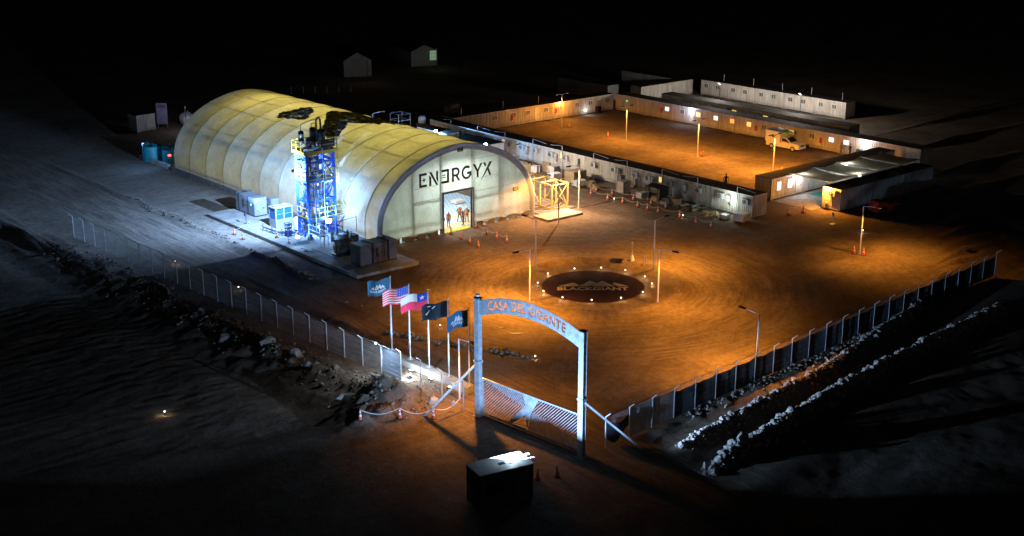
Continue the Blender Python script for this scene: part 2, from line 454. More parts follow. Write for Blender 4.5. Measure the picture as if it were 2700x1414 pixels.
# ---- the black gravel disc with its logo, painted ring of the roundabout
def disc_poly(cx, cy, r, n=96, jit=0.0):
    return [(cx + (r + rnd.uniform(-jit, jit)) * math.cos(2 * math.pi * i / n), cy + (r + rnd.uniform(-jit, jit)) * math.sin(2 * math.pi * i / n)) for i in range(n)]
DC = (78.75, 81.55)
dk = M('black_gravel', (0.026, 0.006, 0.006), 0.95, var=0.5, vs=9, bs=0.8, bscale=40)
mb = MB(); pts = disc_poly(DC[0], DC[1], 4.72, 120, 0.05)
mb.prism(pts, lambda a, b: (a, b, -0.05), lambda a, b: (a, b, 0.035))
disc = mb.build('gravel_disc', dk)
setp(disc, 'round bed of black gravel in the middle of the roundabout', 'gravel bed')
rx = Vector((0.763, -0.646)); ux = Vector((0.646, 0.763))
def disc_map(z):
    def f(a, b):
        p = Vector(DC) + rx * a + ux * b; return (p.x, p.y, z)
    return f
sand_p = M('pale_sand_letters', (0.50, 0.42, 0.35), 0.95, var=0.35, vs=6, bs=0.5)
v, f = fit_text('BLACKGIANT', 6.5, 0.92, 0.045, 1.05)
o = obj('lettering', flat_mesh('lettering', [(a - 3.3, b - 1.25) for a, b in v], f, disc_map(0.042), sand_p), disc)
def peaks(scale, ox, oy, fm):
    """the four-peak emblem: light faces with a dark slit between them"""
    P = [[(0, 0), (1.28, 0.62), (1.55, 0.62), (2.0, 0.22), (1.72, 0.0)],
         [(1.72 + .12, 0), (3.0, 1.02), (3.62, 0.58), (2.75, 0.0)],
         [(2.75 + .22, 0), (4.15, 1.0), (5.22, 0.0)],
         [(5.0, 0.5), (5.28, 0.68), (6.5, 0.0), (5.45, 0.0)]]
    out = []
    for p in P: out.append([fm(ox + a * scale, oy + b * scale * 1.7) for a, b in p])
    return out
for p in peaks(1.0, -3.2, -0.12, disc_map(0.042)):
    mb = MB(); mb.face(*p); mb.build('peak', sand_p, disc)

# ---- boulders and rubble
def rock_mesh(seed, n=1):
    r = random.Random(seed); bm = bmesh.new(); bmesh.ops.create_icosphere(bm, subdivisions=2 if n else 1, radius=1)
    k = [(Vector((r.uniform(-1, 1), r.uniform(-1, 1), r.uniform(-1, 1))).normalized(), r.uniform(0.45, 0.85)) for _ in range(9)]
    for vtx in bm.verts:
        d = vtx.co.normalized(); s = 1.0
        for a, c in k:
            t = d.dot(a)
            if t > c: s = min(s, c / t)
        vtx.co = d * s * r.uniform(0.94, 1.04)
    me = bpy.data.meshes.new('boulder'); bm.to_mesh(me); bm.free(); me.materials.append(rockm); return me
ROCKS = [rock_mesh(i) for i in range(6)]
ROCKS_S = [rock_mesh(i) for i in range(6)]
def boulder(x, y, sx, sy, sz, rot, label, k=0, dz=0.0):
    o = obj('boulder', (ROCKS if x > 55 or y < 74 else ROCKS_S)[k % 6], loc=(x, y, hz(x, y) + sz * 0.3 + dz), rot=rot); o.scale = (sx, sy, sz)
    setp(o, label, 'boulder', 'boulders on the spoil heaps'); return o
boulder(45.9, 73.2, 1.45, 0.55, 0.30, (0.35, -0.1, 0.12), 'long pale slab of rock leaning on the dark trench edge', 0, 0.35)
boulder(49.2, 73.5, 0.42, 0.7, 0.22, (0.5, 0.3, 0.7), 'upright pale flat rock on top of the sandy heap', 1, 0.2)
boulder(51.0, 69.0, 0.45, 0.4, 0.5, (0, 0.2, 0.4), 'round pale rock beside the slanting gate brace', 2)
boulder(48.3, 83.3, 0.85, 0.6, 0.55, (0.2, 0.4, 0.8), 'grey boulder below the sixth fence post from the gravelled flag strip', 3)
boulder(47.9, 86.6, 1.0, 0.6, 0.6, (0.3, 0.2, 0.2), 'largest grey boulder halfway along the left fence', 4)
boulder(48.9, 78.6, 0.6, 0.5, 0.4, (0.1, 0.4, 1.2), 'pale boulder at the near end of the long left spoil ridge', 5)
boulder(46.3, 91.3, 0.8, 0.5, 0.5, (0.2, 0.1, 0.5), 'dim boulder in the dark spoil far from the gate', 0)
boulder(48.0, 96.0, 0.7, 0.6, 0.45, (0.2, 0.3, 1.5), 'dim low boulder on the far left spoil ridge', 1)
boulder(61.8, 49.7, 0.75, 0.5, 0.6, (0.2, 0.5, 0.6), 'pale block at the near end of the outer rubble ridge', 2)
boulder(67.9, 51.3, 0.6, 0.5, 0.45, (0.2, 0.5, 1.6), 'pale boulder halfway along the outer rubble ridge', 3)
boulder(66.3, 48.0, 0.2, 0.16, 0.16, (0.2, 0.5, 1.6), 'single small white stone alone on the dark ground', 4)
boulder(59.1, 52.4, 0.5, 0.35, 0.3, (0.1, 0.1, 0.6), 'pale stone at the near tip of the inner rubble ridge', 5)
soilrock = M('soil_rock', (0.24, 0.21, 0.18), 0.95, var=0.4, vs=1.6, bs=0.5, bscale=9)
for m_ in ROCKS_S: m_.materials.clear(); m_.materials.append(soilrock)
def rubble(name, label, pts, seed, mat=None):
    r = random.Random(seed); bmv = []; bmf = []
    base = []
    for k in range(5):
        m_ = rock_mesh(100 + k, 0); base.append(([v_.co.copy() for v_ in m_.vertices], [tuple(p.vertices) for p in m_.polygons])); bpy.data.meshes.remove(m_)
    xs = np.array([p[0] for p in pts]); ys = np.array([p[1] for p in pts]); zs = height(xs, ys)
    for (x, y, s), z0 in zip(pts, zs):
        vs, fs = base[r.randrange(5)]; n = len(bmv)
        mt = Matrix.Translation((x, y, z0 + s * 0.25)) @ Matrix.Rotation(r.uniform(0, 6.3), 4, 'Z') @ Matrix.Rotation(r.uniform(-.8, .8), 4, 'X') @ Matrix.Diagonal((s * r.uniform(.7, 1.4), s * r.uniform(.6, 1), s * r.uniform(.5, .9), 1))
        bmv += [tuple(mt @ c) for c in vs]; bmf += [tuple(n + i for i in q) for q in fs]
    me = bpy.data.meshes.new(name); me.from_pydata(bmv, [], bmf); me.materials.append(mat or rockm); me.update()
    return setp(obj(name, me), label, 'rubble', kind='stuff')
P1 = []; P2 = []; P3 = []; P4 = []; P5 = []
for i in range(2200):
    x = rnd.uniform(59, 96); y = 52.55 + (x - 59.2) * 0.118 + 0.004 * max(x - 74, 0) ** 2
    P1.append((x, y + rnd.gauss(0, .30), abs(rnd.gauss(0, .07)) + .03 + (.18 if rnd.random() < .03 else 0)))
for i in range(3200):
    x = rnd.uniform(57.5, 100); y = 49.35 + (x - 59.8) * 0.17 - 0.0018 * max(x - 59.8, 0) ** 2
    P2.append((x, y + rnd.gauss(0, .36), abs(rnd.gauss(0, .085)) + .03 + (.25 if rnd.random() < .03 else 0)))
for i in range(1500):
    y = rnd.uniform(68, 125); P3.append((fenceL_x(y) - abs(rnd.gauss(3.0, 1.2)), y, abs(rnd.gauss(0, .08)) + .03 + (.2 if rnd.random() < .02 else 0)))
for i in range(420):
    y = rnd.uniform(98, 140); P4.append((60.3 + .25 * math.sin(y * .6) + rnd.gauss(0, .25), y, abs(rnd.gauss(0, .07)) + .03))
for i in range(500):
    x = rnd.uniform(63, 98); P5.append((x, fenceR_y(x) - abs(rnd.gauss(.7, .45)), abs(rnd.gauss(0, .09)) + .03))
for i in range(130):
    a = rnd.uniform(0, 6.3); P4.append((79.4 + 7.9 * math.cos(a) + rnd.gauss(0, .15), 81.8 + 7.9 * math.sin(a) + rnd.gauss(0, .15), abs(rnd.gauss(0, .05)) + .03))
for i in range(160):
    t = rnd.uniform(0, 1); P4.append((57.2 + 5.6 * t + rnd.gauss(0, .2), 83.5 - 12.2 * t + rnd.gauss(0, .25), abs(rnd.gauss(0, .14)) + .06))
for i in range(160):
    P5.append((rnd.uniform(51.8, 53.9), rnd.uniform(69, 77.2), abs(rnd.gauss(0, .05)) + .02))
rubble('rubble_ridge', 'inner ridge of pale broken stone along the right fence', P1, 1)
rubble('rubble_ridge', 'outer ridge of pale broken stone nearest the bottom right', P2, 2)
rubble('rubble', 'loose stones over the dark spoil left of the fence', P3, 3, soilrock)
rubble('rubble', 'small stones along the road bank and the island rim', P4, 4, soilrock)
rubble('rubble', 'small stones at the foot of the right fence and the flag wall', P5, 5, soilrock)
def part(name, mb, mat, root, smooth=False):
    """build faces given in world coordinates as a child of an unrotated thing"""
    l = root.location
    if root.parent: l = root.parent.location
    mb.v = [(a - l[0], b - l[1], c - l[2]) for a, b, c in mb.v]
    return mb.build(name, mat, root, smooth)

# ================================================================ FABRIC SHELTER
HX = 81.1
prof_c = [(-10.4, 0), (-10.42, 1.2), (-10.4, 2.4), (-10.12, 3.6), (-9.45, 4.95), (-8.3, 6.25), (-6.75, 7.4), (-5.0, 8.25), (-3.2, 8.85), (-1.4, 9.22), (0, 9.34)]
prof_c = prof_c + [(-a, b) for a, b in prof_c[-2::-1]]
def spline(pts, per=3):
    out = []
    P = [pts[0]] + pts + [pts[-1]]
    for i in range(1, len(P) - 2):
        for k in range(per):
            t = k / per; a, b, c, d = P[i - 1], P[i], P[i + 1], P[i + 2]
            out.append(tuple(0.5 * (2 * b[j] + (c[j] - a[j]) * t + (2 * a[j] - 5 * b[j] + 4 * c[j] - d[j]) * t * t + (-a[j] + 3 * b[j] - 3 * c[j] + d[j]) * t ** 3) for j in (0, 1)))
    out.append(pts[-1]); return out
PROF = spline(prof_c, 3)
def off_prof(d):
    """profile moved inward by d"""
    out = []
    for i, (a, b) in enumerate(PROF):
        p = PROF[max(i - 1, 0)]; q = PROF[min(i + 1, len(PROF) - 1)]
        t = Vector((q[0] - p[0], q[1] - p[1])).normalized()
        out.append((a + t.y * d, b - t.x * d))
    return out
def top_at(x, P):
    for (a, b), (c, d) in zip(P, P[1:]):
        if a <= x <= c and c - a > 1e-4 and b + d > 6: return b + (d - b) * (x - a) / (c - a)
    # steep flanks: interpolate z by |x|
    best = min(P, key=lambda p: abs(p[0] - x) - 0.001 * p[1]); return best[1]

def fabric(name, dcol, tcol, tf, wr=0.3):
    m, nt, b = new_mat(name); L = nt.links
    out = [n for n in nt.nodes if n.type == 'OUTPUT_MATERIAL'][0]
    P = pos(nt); n1 = noise(nt, P, 0.5, 5, 0.6); n2 = noise(nt, P, 4.0, 4, 0.6)
    dirt = mixc(nt, 0.5, ramp(nt, n1, [(0.3, (0.78, 0.76, 0.72)), (0.65, (1.05, 1.05, 1.05))]), ramp(nt, n2, [(0.3, (0.85, 0.85, 0.85)), (0.7, (1.08, 1.08, 1.08))]), 'MULTIPLY')
    c1 = mixc(nt, 1.0, dcol, dirt, 'MULTIPLY'); c2 = mixc(nt, 1.0, tcol, dirt, 'MULTIPLY')
    L.new(c1, b.inputs['Base Color']); b.inputs['Roughness'].default_value = 0.55
    wv = noise(nt, P, 1.1, 3); bump(nt, b, wv, wr, 0.12)
    tr = N(nt, 'ShaderNodeBsdfTranslucent'); L.new(c2, tr.inputs[0])
    mx = N(nt, 'ShaderNodeMixShader'); mx.inputs[0].default_value = tf
    L.new(b.outputs[0], mx.inputs[1]); L.new(tr.outputs[0], mx.inputs[2]); L.new(mx.outputs[0], out.inputs[0])
    return m
f_roof = fabric('shelter_fabric', (0.62, 0.63, 0.58), (0.86, 0.66, 0.17), 0.44, .6)
f_gable = fabric('gable_fabric', (0.62, 0.64, 0.60), (0.70, 0.84, 0.79), 0.5, 0.15)
f_rim = fabric('rim_fabric', (0.50, 0.53, 0.62), (0.30, 0.34, 0.52), 0.45, 0.6)

hang = thing('fabric_shelter', 'long arched pale fabric shelter glowing yellow with big dark lettering over its doorway', 'shelter', (HX, 104.4, 0))
ribs = [104.4, 106.7, 110.98, 115.26, 119.54, 123.8, 128.05, 132.3, 136.6, 140.85, 145.1, 149.3]
def surf(i, y, inset=0.0):
    """point of the cover at profile index i, sagging a little between two ribs"""
    for a, b in zip(ribs, ribs[1:]):
        if a <= y <= b: t = (y - a) / (b - a); break
    s = 0.17 * math.sin(math.pi * t) ** 0.8 * min(1, (b - a) / 3) if 0 < t < 1 else 0
    z = PROF[i][1]; s *= max(0.0, min(1, (z - 0.3) / 3.0))
    p = PROF[max(i - 1, 0)]; q = PROF[min(i + 1, len(PROF) - 1)]
    tv = Vector((q[0] - p[0], q[1] - p[1])).normalized()
    return (HX + PROF[i][0] + tv.y * (s + inset), y, max(z - tv.x * (s + inset), 0.55 if z < 0.55 else 0))
for a, b in zip(ribs, ribs[1:]):
    P = [[surf(i, a + (b - a) * k / 8) for i in range(len(PROF))] for k in range(9)]
    mb = MB(); mb.grid(P); o = part('cover_panel', mb, f_roof, hang, True)
# ribs under the cover, purlins
rib_m = M('shelter_frame', (0.10, 0.10, 0.11), 0.5, 0.5)
IN = off_prof(0.07)
seam_m = M('cover_seam', (0.16, 0.14, 0.08), .7)
for y in ribs:
    mb = MB(); mb.pipe([(HX + a, y, b) for a, b in IN], 0.06, 6); part('rib', mb, rib_m, hang)
    if y > 105: mb = MB(); mb.pipe([(HX + a, y, max(b, .5)) for a, b in off_prof(-.004)], 0.022, 5); part('cover_seam', mb, seam_m, hang)
for k in (15, 21, 26, 34, 39, 45, 51):
    if k < len(IN):
        mb = MB(); a, b = off_prof(0.22)[k]; mb.tube((HX + a, 104.6, b), (HX + a, 149.2, b), 0.05, n=6); part('purlin', mb, rib_m, hang)
a, b = off_prof(0.42)[13]
mb = MB(); mb.tube((HX + a, 122.0, b + .1), (HX + a, 148.6, b + .1), 0.14, n=8); part('purlin', mb, rib_m, hang)
for z_ in (1.0,):
    mb = MB(); mb.tube((HX - 10.25, 107, z_), (HX - 10.25, 148, z_), 0.09, n=6); part('purlin', mb, rib_m, hang)
# rim band round the front arch
OUTP = off_prof(-0.06); INP = off_prof(0.62); MIDP = off_prof(0.28)
P = [[(HX + a, 104.42, b) for a, b in OUTP], [(HX + a, 104.22, b) for a, b in off_prof(0.02)], [(HX + a, 104.12, b) for a, b in MIDP], [(HX + a, 104.24, b) for a, b in off_prof(0.5)], [(HX + a, 104.4, b) for a, b in INP]]
mb = MB(); mb.grid(P); part('arch_rim', mb, f_rim, hang, True)
# gable panels round the doorway
D0, D1, DZ = 78.99, 82.88, 4.2
GP = off_prof(0.45)
def gable(x0, x1, zb, y, name, n=6, up=False):
    mb = MB(); cols = []
    for i in range(n + 1):
        x = x0 + (x1 - x0) * i / n; zt = top_at(x - HX, GP); zt = max(zt, zb + 0.01)
        cols.append([(x, y + 0.035 * math.sin(i * 2.1 + k * .7), zb + (zt - zb) * k / 7) for k in range(8)])
    mb.grid(cols); return part(name, mb, f_gable, hang, True)
gable(70.95, 73.3, 0.62, 104.46, 'gable_panel'); gable(73.3, 75.3, 0.6, 104.46, 'gable_panel'); gable(75.3, D0 - .1, 0.6, 104.46, 'gable_panel')
gable(D0 - .1, D1 + .12, DZ, 104.46, 'gable_panel'); gable(D1 + .12, 86.66, 0.6, 104.46, 'gable_panel'); gable(86.66, 89, 0.6, 104.46, 'gable_panel'); gable(89, 91.25, 0.6, 104.46, 'gable_panel')
gable(70.95, 91.25, 0.0, 149.0, 'rear_panel', 24)
# frame behind the gable: paired posts and rails that show through
for xs in ((75.19, 75.42), (78.74, 78.98), (82.84, 83.12), (86.50, 86.83)):
    for k, x in enumerate(xs):
        mb = MB(); mb.bar((x, 104.62 + .1 * k, 0), (x, 104.62 + .1 * k, top_at(x - HX, GP) - .05), .11, .11); part('gable_post', mb, rib_m, hang)
for x0, x1, z0 in ((75.4, 78.75, 3.9), (83.1, 86.5, 3.35), (86.8, 90.5, 3.3), (71.6, 75.2, 1.55), (75.4, 78.7, 1.55), (83.1, 86.5, 1.45), (86.8, 91.1, 1.45), (78.9, 82.9, 4.32)):
    mb = MB(); mb.bar((x0, 104.6, z0), (x1, 104.6, z0), .1, .1); part('gable_rail', mb, rib_m, hang)
seam = M('fabric_seam', (0.25, 0.26, 0.25), 0.7)
for z_ in (3.95, 7.45, 5.35):
    for x0, x1 in ((71.6, 75.2), (75.4, 78.7), (83.2, 86.4), (87, 90)):
        zt = min(top_at(x0 - HX, GP), top_at(x1 - HX, GP))
        if z_ < zt: mb = MB(); mb.box(x0, 104.408, z_, x1, 104.424, z_ + .03); part('seam', mb, seam, hang)
# doorway jambs and lintel
jamb = M('door_jamb', (0.28, 0.29, 0.31), 0.5, 0.3)
for x in (D0 - .04, D1 + .05):
    mb = MB(); mb.box(x - .07, 104.3, 0, x + .07, 104.7, DZ + .1); part('door_jamb', mb, jamb, hang)
mb = MB(); mb.box(D0 - .1, 104.32, DZ + .1, D1 + .12, 104.66, DZ + .28); part('door_lintel', mb, jamb, hang)
# concrete kentledge blocks along the front and the long sides
for x in [71.5, 72.9, 74.6, 76.2, 77.7] + [83.8, 85.4, 87.0, 88.6, 90.2]:
    mb = MB(); w = rnd.uniform(.45, .62); mb.box(x - w, 104.42, -.02, x + w, 105.2, .52 + rnd.uniform(0, .05)); part('ballast_block', mb, concrete_dk, hang)
for i in range(20):
    y = 106 + i * 2.2
    mb = MB(); mb.box(70.45, y, -.02, 71.1, y + 2.08, .55 + rnd.uniform(0, .04)); part('ballast_block', mb, concrete_dk, hang)
mb = MB(); mb.box(70.6, 106.8, .58, 70.66, 149.2, .64); part('skirt_rail', mb, steel, hang)
# skirt curtain, patched and uneven
P = []
for k in range(60):
    t = k / 59; x = 70.9 + (91.2 - 70.9) * t
    if D0 - .2 < x < D1 + .2: x = D0 - .2 if x < HX else D1 + .2
    P.append([(x, 104.38 + .03 * math.sin(k * 2.3), 0.66), (x, 104.33 + .05 * math.sin(k * 1.7), 0.55 + .12 * math.sin(k * .9))])
mb = MB(); mb.grid(P[:27]); part('skirt', mb, f_gable, hang)
mb = MB(); mb.grid([p for p in P if p[0][0] >= D1 + .2]); part('skirt', mb, f_gable, hang)
# small dark plates on the rim and the gable
mb = MB(); mb.box(80.7, 104.06, 8.6, 81.4, 104.1, 9.0); pl = part('name_plate', mb, black, hang)
mb = MB(); mb.box(88.5, 104.36, 3.15, 89.25, 104.39, 3.55); pl2 = part('name_plate', mb, black, hang)
for a, b_, w in ((88.58, 3.42, .58), (88.62, 3.32, .45), (88.58, 3.22, .52)):
    mb = MB(); mb.box(a, 104.352, b_, a + w, 104.357, b_ + .05); part('name_plate_line', mb, yellow_p, hang)
for a, b_, w in ((80.78, 8.86, .5), (80.8, 8.75, .4), (80.78, 8.66, .52)):
    mb = MB(); mb.box(a, 104.052, b_, a + w, 104.057, b_ + .04); part('name_plate_line', mb, plastic_w, hang)

# -------- gable lettering, worn dark vinyl
def worn_black():
    m, nt, b = new_mat('worn_black_vinyl'); P = pos(nt)
    c = ramp(nt, noise(nt, P, 5.0, 5, 0.7), [(0.60, (0.02, 0.025, 0.03)), (0.66, (0.4, 0.42, 0.38))])
    nt.links.new(c, b.inputs['Base Color']); b.inputs['Roughness'].default_value = 0.5; return m
vinyl = worn_black()
LH = 1.46; LZ = 5.45
def letter(polys, x, name='letter'):
    """each polygon in 0..w, 0..1 units of cap height, thin plate on the gable"""
    mb = MB()
    for p in polys:
        mb.prism(p, lambda a, b: (x + a * LH, 104.385, LZ + b * LH), lambda a, b: (x + a * LH, 104.355, LZ + b * LH))
    part(name, mb, vinyl, hang)
E_ = [[(0, 0), (.17, 0), (.17, 1), (0, 1)], [(.17, 0), (.66, 0), (.66, .17), (.17, .17)], [(.17, .83), (.66, .83), (.66, 1), (.17, 1)],
      [(.38, .36), (.46, .36), (.46, .66), (.38, .66)], [(.27, .47), (.38, .47), (.38, .55), (.27, .55)], [(.46, .47), (.57, .47), (.57, .55), (.46, .55)]]
N_ = [[(0, 0), (.17, 0), (.17, .62), (0, .8)], [(.0, 1), (.2, 1), (.78, 0), (.6, 0)], [(.62, .42), (.79, .12), (.79, 1), (.62, 1)]]
E3 = [[(.5, 0), (.67, 0), (.67, 1), (.5, 1)], [(0, 0), (.5, 0), (.5, .17), (0, .17)], [(0, .83), (.5, .83), (.5, 1), (0, 1)],
      [(.1, .56), (.36, .56), (.36, .64), (.1, .64)], [(.1, .40), (.36, .40), (.36, .48), (.1, .48)]]
def arcpts(cx, cy, r, a0, a1, n=10, k=1.0): return [(cx + r * k * math.cos(R(a0 + (a1 - a0) * i / n)), cy + r * math.sin(R(a0 + (a1 - a0) * i / n))) for i in range(n + 1)]
def band(cx, cy, ro, ri, a0, a1, k=1.0, n=14):
    o = arcpts(cx, cy, ro, a0, a1, n, k); i = arcpts(cx, cy, ri, a0, a1, n, k)
    return [[o[j], o[j + 1], i[j + 1], i[j]] for j in range(n)]
R_ = [[(0, 0), (.17, 0), (.17, 1), (0, 1)], [(.17, .84), (.38, .84), (.38, 1), (.17, 1)], [(.17, .36), (.38, .36), (.38, .52), (.17, .52)], [(.34, .36), (.5, .4), (.76, 0), (.56, 0)]] + band(.38, .68, .32, .16, -90, 90)
G_ = band(.46, .5, .5, .33, 48, 330, .92, 20) + [[(.5, .36), (.9, .36), (.9, .54), (.5, .54)], [(.75, .16), (.9, .24), (.9, .36), (.75, .36)]]
Y_ = [[(.36, 0), (.53, 0), (.53, .42), (.36, .42)], [(0, 1), (.2, 1), (.53, .42), (.36, .42)], [(.69, 1), (.89, 1), (.53, .42), (.42, .5)]]
X_ = [[(.82, 1.0), (1.08, 1.0), (.42, 0.16), (-.02, -.32)], [(.22, 1), (.42, 1), (.5, .78), (.4, .66)], [(.62, .42), (.72, .56), (.98, 0), (.78, 0)]]
for g_, x in ((E_, 75.92), (N_, 77.2), (E3, 78.78), (R_, 80.14), (G_, 81.42), (Y_, 82.92), (X_, 84.0)): letter(g_, x)

# -------- mountain print on the roof: dark rock and snow drawn as flat print
def mountain_mat():
    m, nt, b = new_mat('mountain_print'); P = pos(nt); L = nt.links
    sc = N(nt, 'ShaderNodeVectorMath', operation='MULTIPLY'); L.new(P, sc.inputs[0]); sc.inputs[1].default_value = (1.0, 0.55, 1.7)
    f = noise(nt, sc.outputs[0], 1.9, 10, 0.74)
    c = ramp(nt, f, [(0.42, (0.008, 0.010, 0.011)), (0.52, (0.05, 0.06, 0.07)), (0.56, (0.12, 0.13, 0.14)), (0.585, (0.55, 0.55, 0.46))])
    L.new(c, b.inputs['Base Color']); b.inputs['Roughness'].default_value = 0.6
    tr = N(nt, 'ShaderNodeBsdfTranslucent'); L.new(mixc(nt, 1.0, c, (0.9, 0.75, 0.3), 'MULTIPLY'), tr.inputs[0])
    out = [n for n in nt.nodes if n.type == 'OUTPUT_MATERIAL'][0]
    mx = N(nt, 'ShaderNodeMixShader'); mx.inputs[0].default_value = 0.25
    L.new(b.outputs[0], mx.inputs[1]); L.new(tr.outputs[0], mx.inputs[2]); L.new(mx.outputs[0], out.inputs[0])
    return m
mount = mountain_mat()
def inside(p, poly):
    c = False; n = len(poly)
    for i in range(n):
        a, b = poly[i], poly[(i + 1) % n]
        if (a[1] > p[1]) != (b[1] > p[1]) and p[0] < (b[0] - a[0]) * (p[1] - a[1]) / (b[1] - a[1]) + a[0]: c = not c
    return c
def surf_f(u, y, inset):
    i = int(u); t = u - i; i = min(i, len(PROF) - 2)
    a = Vector(surf(i, y, inset)); b = Vector(surf(i + 1, y, inset)); return a.lerp(b, t)
def print_patch(poly, name, nz):
    """polygon in (profile index, y): cells kept whose centre lies inside the ragged outline"""
    us = [p[0] for p in poly]; ys = [p[1] for p in poly]; mb = MB(); du = 0.16; dy = 0.14
    u = min(us)
    while u < max(us):
        y = min(ys)
        while y < max(ys):
            w = (float(fbm(np.array([u * 1.1]), np.array([y * 0.9]), 4, 5)[0]) - .47) * nz
            if inside((u + du / 2 + w, y + dy / 2 + w * 1.2), poly):
                mb.face(*[surf_f(a, b, -0.012) for a, b in ((u, y), (u + du, y), (u + du, y + dy), (u, y + dy))])
            y += dy
        u += du
    return part(name, mb, mount, hang)
NPR = len(PROF)

print_patch([(22.1, 134.3), (23.8, 134.8), (26.7, 134.2), (28.2, 133.9), (30.2, 132.9), (27.2, 130.8), (24.6, 129.2), (22.8, 131.5)], 'mountain_print', 3.0)
print_patch([(20.6, 122.8), (23.7, 125.2), (28.6, 129), (32, 130.2), (37, 128.5), (40, 124), (36.5, 118.5), (29.4, 119), (27.8, 121.6), (26.8, 122.9), (23.6, 121), (21.4, 120)], 'mountain_print', 1.6)

# -------- inside: painted floor, stock, lights
def floor_mat():
    m, nt, b = new_mat('blue_floor_paint'); P = pos(nt); L = nt.links
    mp = N(nt, 'ShaderNodeMapping'); L.new(P, mp.inputs[0]); mp.inputs['Rotation'].default_value = (0, 0, R(28))
    w = N(nt, 'ShaderNodeTexWave'); L.new(mp.outputs[0], w.inputs[0]); w.inputs['Scale'].default_value = 0.72; w.inputs['Distortion'].default_value = 0.3
    c = ramp(nt, w.outputs[1], [(0.3, (0.30, 0.47, 0.70)), (0.7, (0.46, 0.62, 0.82))])  # diagonal light reflections on the blue floor, put into its colour
    L.new(c, b.inputs['Base Color']); b.inputs['Roughness'].default_value = 0.5; return m
fl = MB(); fl.box(71.2, 104.5, -.03, 91.0, 148.9, .035); part('floor', fl, floor_mat(), hang)
fy = M('yellow_floor_paint', (0.55, 0.55, 0.05), 0.6); fb = M('beige_floor', (0.62, 0.50, 0.36), 0.7)
mb = MB(); mb.box(D0, 104.52, .036, D1, 105.4, .042); part('floor_strip', mb, fy, hang)
mb = MB(); mb.box(74, 105.4, .036, 88, 107.4, .041); part('floor_strip', mb, fb, hang)
mb = MB(); mb.box(74, 108.6, .036, 88, 109.5, .041); part('floor_strip', mb, fb, hang)
mb = MB(); mb.box(84.6, 104.6, .036, 88, 110, .040); part('floor_strip', mb, fb, hang)
for x, y, w, d, h in ((83.0, 115.2, 1.6, .9, .25), (88.0, 113.6, 1.3, 1.0, .3), (83.5, 119.5, 2.4, 1.4, .3), (88, 121, 3.2, 1.6, .5)):
    t = thing('pallet_load', {115.2: 'low white pallet load in the middle of the blue shelter floor', 113.6: 'small white pallet load near the right jamb inside the shelter', 119.5: 'wide white pallet load at the top of the doorway view', 121: 'long pale pallet load deep inside the shelter'}[y], 'pallet', (x, y, .045), 0, 'pallet loads inside the shelter')
    mb = MB()
    for k in range(3): mb.box(-w / 2, -d / 2 + k * d / 3, 0, w / 2, -d / 2 + k * d / 3 + .1, .1)
    mb.build('pallet', wood, t)
    mb = MB(); mb.box(-w / 2 + .03, -d / 2 + .03, .101, w / 2 - .03, d / 2 - .03, .1 + h); mb.build('load', white_p, t)
for k, y in enumerate((107.5, 113, 119, 126, 133.5, 141)):
    d = bpy.data.lights.new('shelter_light', 'AREA'); d.shape = 'RECTANGLE'; d.size = 5.0; d.size_y = 0.6; d.energy = 820 if k < 2 else 420 if k < 3 else 260; d.color = (1.0, 0.97, 0.86)
    o = bpy.data.objects.new('shelter_light', d); COL.objects.link(o); o.location = (HX, y, 7.9)
    d2 = bpy.data.lights.new('shelter_light', 'AREA'); d2.shape = 'RECTANGLE'; d2.size = 6.0; d2.size_y = 4.0; d2.energy = (165, 165, 200, 300, 350, 350)[k]; d2.color = (1.0, 0.95, 0.80)
    o2 = bpy.data.objects.new('shelter_light', d2); COL.objects.link(o2); o2.location = (HX, y + 1.5, 5.0); o2.rotation_euler = (math.pi, 0, 0)
# ================================================================ PROCESS PAD
pad = MB()
pad.box(63.45, 97.4, -.3, 70.6, 127.0, .3)
pado = pad.build('concrete_pad', concrete); setp(pado, kind='structure')
for y in (105.2, 113.5, 120.5):
    mb = MB(); mb.box(63.5, y, .301, 70.5, y + .03, .304); o = mb.build('pad_joint', concrete_dk, pado)

mb = MB(); mb.box(65.0, 128.2, -.3, 67.5, 134.4, .03); o = mb.build('bare_patch', M('dark_sand', (0.10, 0.082, 0.06), .95, var=.3, bs=.4)); setp(o, kind='structure')
# ---- steel tower
blue = M('blue_steel', (0.035, 0.13, 0.62), 0.4, 0.1, var=0.15, bs=.05)
vess = M('stainless_vessel', (0.30, 0.34, 0.38), 0.32, 0.75, var=0.3, vs=3)
vess_dk = M('dark_vessel', (0.06, 0.075, 0.085), 0.4, 0.5, var=0.35, vs=3)
grat = M('steel_grating', (0.16, 0.17, 0.18), 0.6, 0.5)
TX0, TX1, TY0, TY1 = 66.62, 69.75, 110.65, 112.75
tow = thing('process_tower', 'tall blue steel tower with yellow railings and vessels beside the shelter', 'tower', (TX0, TY0, .3))
LV = [0.3, 2.37, 4.33, 6.39, 8.35, 9.25]
for x in (TX0, TX1):
    for y in (TY0, TY1):
        mb = MB(); mb.bar((x, y, .3), (x, y, 9.25), .2, .2)
        for s in (-.1, .1): mb.box(x - .11, y + s - .012, .3, x + .11, y + s + .012, 9.25)
        part('leg', mb, blue, tow)
        mb = MB(); mb.box(x - .22, y - .22, .3, x + .22, y + .22, .62); part('leg_plinth', mb, concrete_dk, tow)
for z_ in LV[1:]:
    for a, b in (((TX0, TY0), (TX1, TY0)), ((TX0, TY1), (TX1, TY1)), ((TX0, TY0), (TX0, TY1)), ((TX1, TY0), (TX1, TY1))):
        mb = MB(); mb.bar((*a, z_ - .1), (*b, z_ - .1), .12, .2); part('beam', mb, blue, tow)
